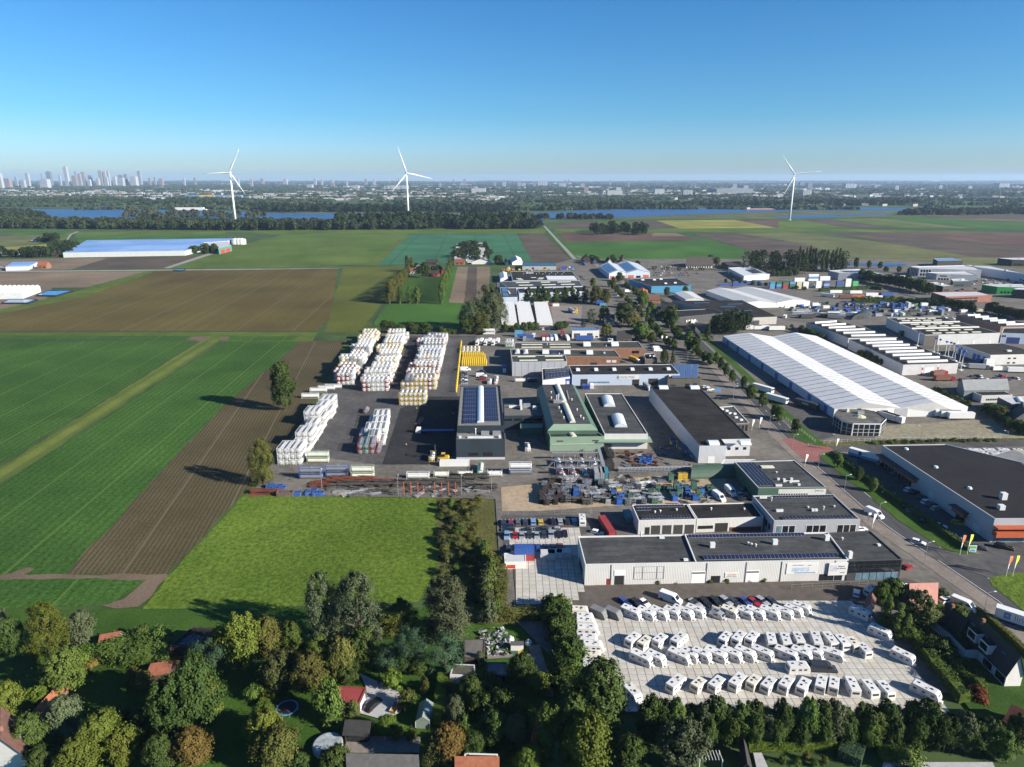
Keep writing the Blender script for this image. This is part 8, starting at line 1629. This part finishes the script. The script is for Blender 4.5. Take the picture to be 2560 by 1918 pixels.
for x,y in((1760,500),(1883,525)): p=P('B2',x,y+10); b=MB(); rg=[[(r*math.cos(a)*(1+.15*math.sin(3*a)),r*math.sin(a),z) for a in [2*math.pi*i/10 for i in range(10)]] for z,r in((0,.7),(.5,.95),(1.1,.8),(1.4,.3))]; o=thing('big_bag','white bulk bag of rubble '+('on the lawn' if x==1760 else 'beside the path'),'bag',p); b.loft(rg,mat('woven_white',(.6,.6,.6),.9)); b.obj('sack',o); MB().tube((0,0,1.3),(0,0,1.7),.1,.3,MATS['woven_white'],6).obj('neck',o)
V=MB()
for i in range(190):
    p=P('B2',g.uniform(1540,1740),g.uniform(430,620)); s=g.uniform(.1,.55); V.box(-s,s,-s*.4,s*.4,0,s*.5,g.choice((MET,GLV,WOO,IRN,GLV,LGR)),rz=g.random()*6,o=(p.x,p.y,g.random()*.8))
tag(V.obj('scrap_heap'),'heap of white and grey scrap on the small lawn','scrap',kind='stuff')
o=thing('hand_trailer','open two wheeled trailer on the gravel drive','trailer',P('B2',965,985),R(70)); MB().box(-1.5,1.5,-.8,.8,.5,.6,WDP).obj('deck',o)
for a in((-1.5,1.5,-.8,-.75),(-1.5,1.5,.75,.8),(-1.5,-1.45,-.75,.75)): MB().box(*a,.6,1.,WDP).obj('side',o)
for s in(-1,1): wheel(o,0,s*.9,.32,.2)
gable('narrow_house','narrow house with bright orange tiles and a metal flue','B2',[(1905,1195),(2065,1200),(2050,1040),(1925,1030)],3.,6.,1,BRI,TIP,.3,chim=True)
gable('grey_house','house with grey tiles and white edges at the bottom edge','B2',[(640,1420),(1120,1430),(1110,1300),(640,1290)],3.,5.5,0,STW,TIG,.4); b=Bld('flat_annex','black flat roofed annex of the bottom house','B2',[(820,1372),(1090,1372),(1085,1292),(840,1292)],3.4,DGR,RFD,.15,WM)
gable('orange_house','house with orange tiles below a black flat roof','B2',[(1385,1450),(1672,1450),(1672,1320),(1385,1320)],3.4,6.2,0,BRI,TIP,.3); b=Bld('flat_annex','black flat roof behind the orange tiled house','B2',[(1440,1318),(1672,1318),(1672,1285),(1440,1278)],3.6,DGR,RFD,.15,WM)
field('garden','C4',[(1010,960),(1500,1600),(1650,1800),(2200,1800),(2200,1330),(1760,960),(1560,820),(1280,770),(1050,800)],LA)
# right edge: terrace of dark roofed houses, pink roof, gate sheds
def ridge_house(label,A,B,M0,he,hr,wall,roof,name='terrace_house'):
    A,B=P('W3',*A,he),P('W3',*B,he); M=P('W3',*M0,hr); d=(B-A); q=Vector((-d.y,d.x,0)).normalized(); wd=2*abs((M-A).xy.dot(q.xy)); q=q if (M-A).xy.dot(q.xy)>0 else -q
    w=[A,B,B+q*wd,A+q*wd]; w=[Vector((p.x,p.y,0)) for p in w]; return gable(name,label,'W3',None,he,hr,0,wall,roof,.4,world=w,chim=True),w,q,d.normalized(),wd
(o,v),w,q,d,wd=ridge_house('long terrace with a black tiled roof and white dormers',(790,720),(1430,1340),(1010,560),4.2,9.,STW,TIB)
c=Vector((*o.location.xy,0))
for t,z in((.3,5.6),(.56,5.6)):
    p=w[0].lerp(w[1],t)+q*wd*.16-c; a=math.atan2(d.y,d.x); MB().box(-1.5,1.5,-1.6,1.8,4.6,7.2,WM,RFD,rz=a,o=(p.x,p.y,0)).obj('dormer',o); MB().box(-1.2,1.2,-.06,.06,5.2,6.8,GLS,rz=a,o=((p-q*1.65).x,(p-q*1.65).y,0)).obj('dormer_window',o)
for t in(.15,.47,.8): p=w[0].lerp(w[1],t)+q*wd*.3-c; a=math.atan2(d.y,d.x); m=MB(); m.box(-.7,.7,-.5,.5,7.05,7.15,GLB,rz=a,o=(p.x,p.y,0)); m.obj('roof_window',o)
for t in(.6,.68,.86,.94): p=w[0].lerp(w[1],t)-c; a=math.atan2(d.y,d.x); MB().box(-1.1,1.1,-.12,.05,.4,3.,WM,rz=a,o=(p.x,p.y,0)).obj('bay_window',o); MB().box(-.8,.8,-.18,-.1,.9,2.7,GLS,rz=a,o=(p.x,p.y,0)).obj('window',o)
p=w[0].lerp(w[1],.22)-q*1.6-c; MB().box(-3.2,3.2,-1.6,1.6,0,3.,WM,RFD,rz=math.atan2(d.y,d.x),o=(p.x,p.y,0)).obj('rear_extension',o)
(o,v),w,q,d,wd=ridge_house('smaller black roofed house at the end of the terrace',(500,560),(770,780),(680,440),3.6,7.4,BRI,TIB); p=w[0].lerp(w[1],.5)-q*1.-Vector((*o.location.xy,0)); MB().box(-3.4,3.4,-1.2,1.2,0,2.9,WM,RFD,rz=math.atan2(d.y,d.x),o=(p.x,p.y,0)).obj('rear_extension',o)
gable('pink_house','house with a faded pink tiled roof beside the road','C4',[(1050,765),(1262,757),(1245,600),(1010,605)],3.2,6.6,0,BRI,mat('pink_tiles',(.42,.2,.16),.8,.1,.6),.3)
gable('brown_shed','small brown roofed shed at the caravan yard gate','C4',[(675,790),(740,800),(760,715),(690,700)],2.6,4.,1,STW,mat('brown_tiles3',(.1,.05,.04),.85),.2,'shed')
arch('shed with a curved yellowish roof between the conifers','C4',(800,770),(880,800),(900,715),2.6,mat('yellow_arch',(.36,.33,.14),.7,.15,.5))
gable('corner_house','red tiled house corner at the far bottom right','B3',[(2110,330),(2240,400),(2300,300),(2180,250)],3.,6.,0,BRI,TIL,.3)
o=thing('garden_arbour','white slatted garden arbour below the tree row','arbour',P('B3',710,515)); 
for i in range(8): MB().box(-2.4+i*.65,-2.3+i*.65,-1.2,1.2,2.2,2.35,WM).obj('slat',o)
for x in(-2.3,2.3):
    for y in(-1.1,1.1): MB().box(x-.08,x+.08,y-.08,y+.08,0,2.2,WM).obj('post',o)
gable('long_shed','long black roofed shed running up to the garden trees','B3',[(865,535),(915,540),(885,420),(860,420)],2.4,3.6,1,WOO,TIB,.2,'shed'); field('gravel_path','B3',[(920,470),(960,470),(1000,560),(940,560)],MATS['gravel']); field('gravel_path','B3',[(1540,515),(2060,515),(2080,560),(1530,560)],MATS['gravel'])
# ------------------------------------------------------------------ street furniture
def lamp():
    o=thing('street_lamp','lamp','street lamp'); MB().tube((0,0,0),(0,0,7.6),.1,.06,MET,6).obj('pole',o); MB().tube((0,0,7.5),(1.6,0,7.9),.045,.045,MET,5).obj('arm',o); MB().box(1.4,2.1,-.14,.14,7.82,7.98,WM).obj('lamp_head',o); return proto(o)
LP=lamp()
for k,x,y,a,lab in[('C4',1160,435,10,'at the bend beside the showroom'),('R2',900,800,10,'opposite the green hall'),('R2',710,642,10,'beside the red junction'),('R2',1145,1012,10,'on the verge beside the white van'),('R2',355,345,10,'beside the office strip'),('R2',525,490,10,'at the red crossing'),('R2',840,490,170,'at the side road corner'),('R2',95,115,10,'at the flag poles of the office strip'),('C2',1535,730,0,'beside the roadside trees'),('C2',2185,1290,0,'at the pavement beside the parked cars'),('C2',1790,985,0,'on the left pavement'),('R2',1455,420,180,'at the fence of the waste ground'),('R2',2075,460,180,'at the right end of the waste ground fence'),('C2',405,750,90,'above the blue trailer yard containers'),('C1',570,1530,90,'at the left of the beam yard'),('C1',1228,1590,90,'in the middle of the beam yard'),('C1',1775,1590,90,'right of the orange posts'),('C1',2033,1550,90,'at the end of the beam yard'),('R3',1640,560,90,'in the scaffolding yard'),('R3',900,670,90,'at the fence above the car lot'),('W3',1090,560,0,'beside the terrace of dark roofed houses'),('C2',1410,160,0,'on the left of the restaurant car park'),('C2',1515,150,0,'in the middle of the restaurant car park'),('C2',1700,150,0,'on the right of the restaurant car park')]: place(LP,P(k,x,y),R(a),'grey street lamp '+lab)
def flag(k,x,y,h,m,lab,m2=None):
    o=thing('flag_pole',lab,'flag',P(k,x,y),R(20)); MB().tube((0,0,0),(0,0,h),.09,.05,WM,6).obj('pole',o); b=MB(); N=6
    for i in range(N):
        z0,z1=h*(.45+.55*i/N),h*(.45+.55*(i+1)/N); f=lambda t:.25+1.1*t; y0,y1=.12*math.sin(i*1.1),.12*math.sin(i*1.1+1.1); b.face([(.06,0,z0),(f((z0/h-.45)/.55)*.9+.1,y0,z0-.3),(f((z1/h-.45)/.55)*.9+.1,y1,z1-.3),(.06,0,z1)],m if i>1 else (m2 or m))
    b.obj('flag_cloth',o)
FO,FL=mat('flag_orange',(.6,.16,.06),.7),mat('flag_lime',(.6,.65,.03),.7)
for k,x,y,m,lab in(('W2',1220,1295,FO,'orange beach flag on the grass corner of the store'),('W2',1332,1285,FL,'lime yellow beach flag on the grass corner of the store'),('C4',1835,548,FO,'orange beach flag on the grass island by the road'),('C4',1890,545,FL,'lime yellow beach flag on the grass island by the road'),('R2',1065,1052,WM,'white beach flag left of two beside the car showroom'),('R2',1105,1060,WM,'white beach flag right of two beside the car showroom'),('R2',615,610,WM,'white beach flag beside the green hall'),('R2',840,490,WM,'tall white pole flag at the side road corner'),('R2',230,345,WM,'white and green flag at the office strip'),('R2',285,330,WM,'white flag beside the yellow shrubs of the office strip'),('C2',1600,850,WM,'white flag at the verge of the brick hall'),('C2',1562,845,WM,'white flag at the drive of the brick hall')): flag(k,x,y,7.5 if k!='R2' else 6.,m,lab,WM)
field('grass_island','C4',[(1700,570),(1740,545),(1900,515),(2300,520),(2300,900),(1990,840),(1850,720),(1720,620)],ME)
ISL=field('grass_verge','R2',[(500,350),(560,350),(690,440),(640,445),(540,405)],LA); field('grass_verge','R2',[(720,520),(800,505),(960,640),(1130,760),(1400,950),(1620,1110),(1790,1225),(1880,1255),(1760,1260),(1600,1190),(1450,1098),(1300,998),(1130,872),(1000,760),(880,672),(800,598)],LA)
field('car_park','C4',[(1640,370),(1990,250),(2300,280),(2300,520),(1900,510),(1700,560),(1350,430),(1250,330)],AS)
# fences
def fence(k,pts,h,label,m=MET,step=2.6):
    q=dens(PX(k,pts),step); o=thing('fence',label,'fence',q[0])
    for i,p in enumerate(q): MB().box(-.04,.04,-.04,.04,0,h,m,o=(p.x-q[0].x,p.y-q[0].y,0)).obj('post',o)
    b=MB()
    for a,c_ in zip(q,q[1:]):
        for z in(.25,h*.5,h-.1): b.tube((a.x-q[0].x,a.y-q[0].y,z),(c_.x-q[0].x,c_.y-q[0].y,z),.025,.025,m,4)
        n=6
        for j in range(1,n): r=a.lerp(c_,j/n); b.tube((r.x-q[0].x,r.y-q[0].y,.1),(r.x-q[0].x,r.y-q[0].y,h),.012,.012,m,3)
    tag(b.obj('mesh_panels',o),kind='stuff')
fence('W1',[(180,790),(650,765),(1290,750),(2212,735)],2.,'grey mesh fence along the side road below the pavilion',WM); fence('R2',[(480,265),(575,340),(690,430)],1.8,'white railing along the warehouse drive',WM); fence('R3',[(170,690),(480,680),(790,665)],2.2,'tall mesh fence between car lot and scaffolding yard'); fence('C4',[(60,650),(400,630),(690,618)],2.,'sliding gate fence between showroom and caravan yard'); fence('R3',[(1160,340),(1700,330)],2.,'grey rail fence above the sandy road'); fence('C1',[(200,1600),(1000,1600),(2050,1600)],1.8,'thin mesh fence between beam yard and meadow')
# shrubs and small signs along the showroom front
for i,(x,y,c_,s) in enumerate([(225,605,'orange',14),(305,605,'orange',16),(525,600,'orange',20),(648,596,'yellow',12),(808,600,'yellow',32),(958,592,'yellow',26),(1240,590,'yellow',34),(1382,592,'yellow',36),(1570,585,'red',20),(1683,580,'yellow',36),(1805,575,'orange',26)]): TT('C3',x,y-s,y+4,s*1.5,'shrub',c_,'clipped, in the bed before the showroom wall','showroom bed shrubs',full=f'{CN[c_]} rounded shrub in the bed before the white showroom wall')
for x in(1455,1605,1748): TT('C3',x,518,582,14,'conifer','dark','',None,full='dark slim cypress against the white showroom wall').__setitem__('group','showroom cypresses')
for x in(315,455): TT('C4',x,490,560,14,'conifer','dark','',None,full='dark slim cypress below the bed billboard').__setitem__('group','billboard cypresses')
for i,(x,y) in enumerate([(290,955),(305,1005),(420,1000),(545,1020),(555,975),(590,1010)]): pass
o=thing('road_sign','green and white store sign board at the car park entrance','sign',P('W2',1415,1240)); MB().box(-1.1,1.1,-.1,.1,.3,2.6,WM).obj('board',o); MB().box(-.95,.95,-.13,-.1,1.5,2.4,mat('sign_green',(.08,.35,.06),.5)).obj('green_field',o); MB().box(-.8,.8,-.13,-.1,.5,1.2,INB).obj('blue_field',o)
o=thing('road_sign','blue direction board beside the pavement','sign',P('C2',2052,1262)); MB().box(-1.6,1.6,-.06,.06,1.6,3.4,INB).obj('board',o); [MB().box(x-.06,x+.06,0,.1,0,1.7,MET).obj('post',o) for x in(-1.2,1.2)]
for x,y,w_ in((540,1030,0),(600,1025,0),(670,1020,0)): p=P('R3',x+10,y); o=thing('water_cube','grey wrapped cube on the slab yard','container',p,0,'wrapped cubes'); MB().box(-2.4,2.4,-1.6,1.6,0,2.4,mat('wrap_grey',(.42,.45,.47),.6)).obj('wrap',o); MB().box(-2.2,2.2,-1.4,1.4,2.4,2.5,LGR).obj('lid',o)
b=Bld('market_cabin','low cabin with a red logo at the edge of the slab yard','R3',[(200,1060),(375,1055),(370,975),(195,985)],2.8,STW,LGR,.1,WM,cat='cabin'); b.rect(0,.1,.5,.6,1.8,'red_logo',mat('logo_red',(.5,.05,.03),.6),.03)
# loose traffic and stores that fill the estate
for i in range(44):
    x=g.uniform(1540,2180); y=g.uniform(270,330) if i%2 else g.uniform(470,520); cars('R1',[(x,y,g.choice((5,95,-85)),g.choice(('white','dark','silver','blue','red','grey')))],'standing in the yards of the business park','business park cars')
for i in range(22): x=g.uniform(1380,1640); y=g.uniform(980,1040); cars('R1',[(g.uniform(1750,2180),g.uniform(930,985),g.choice((10,-10,90)),g.choice(('white','dark','red','grey')))],'in the lorry yard at the right edge','lorry yard cars')
for i in range(26): box('R1',g.uniform(1050,1700),g.uniform(455,500),g.choice((4,90)),[g.choice(('white','grey','blue','dark','green'))],'COL container in the rows above the three bay hall','rows above the three bay hall')
for i in range(16): trl('R1',g.uniform(560,1080),g.uniform(480,520),g.choice((3,30,-20)),g.choice(('white','grey','dark')),'trailer standing on the open yard behind the roof light halls','open yard trailers')
# ------------------------------------------------------------------ the air
hz=MB(); hz.box(-40000,40000,-400,30600,-1.,230,mat('haze_dummy',(.8,.8,.8)))
hm=D.materials.new('haze'); hm.use_nodes=True; nt=hm.node_tree; nt.nodes.clear()
pv=nt.nodes.new('ShaderNodeVolumePrincipled'); pv.inputs['Color'].default_value=(.52,.73,1.,1); pv.inputs['Density'].default_value=3.6e-5; pv.inputs['Anisotropy'].default_value=.1
mo=nt.nodes.new('ShaderNodeOutputMaterial'); nt.links.new(pv.outputs[0],mo.inputs['Volume'])
try: hm.cycles.homogeneous_volume=True
except Exception: pass
hz.mats=[hm]; tag(hz.obj('haze'),'thin blue haze over the whole polder','haze',kind='stuff')
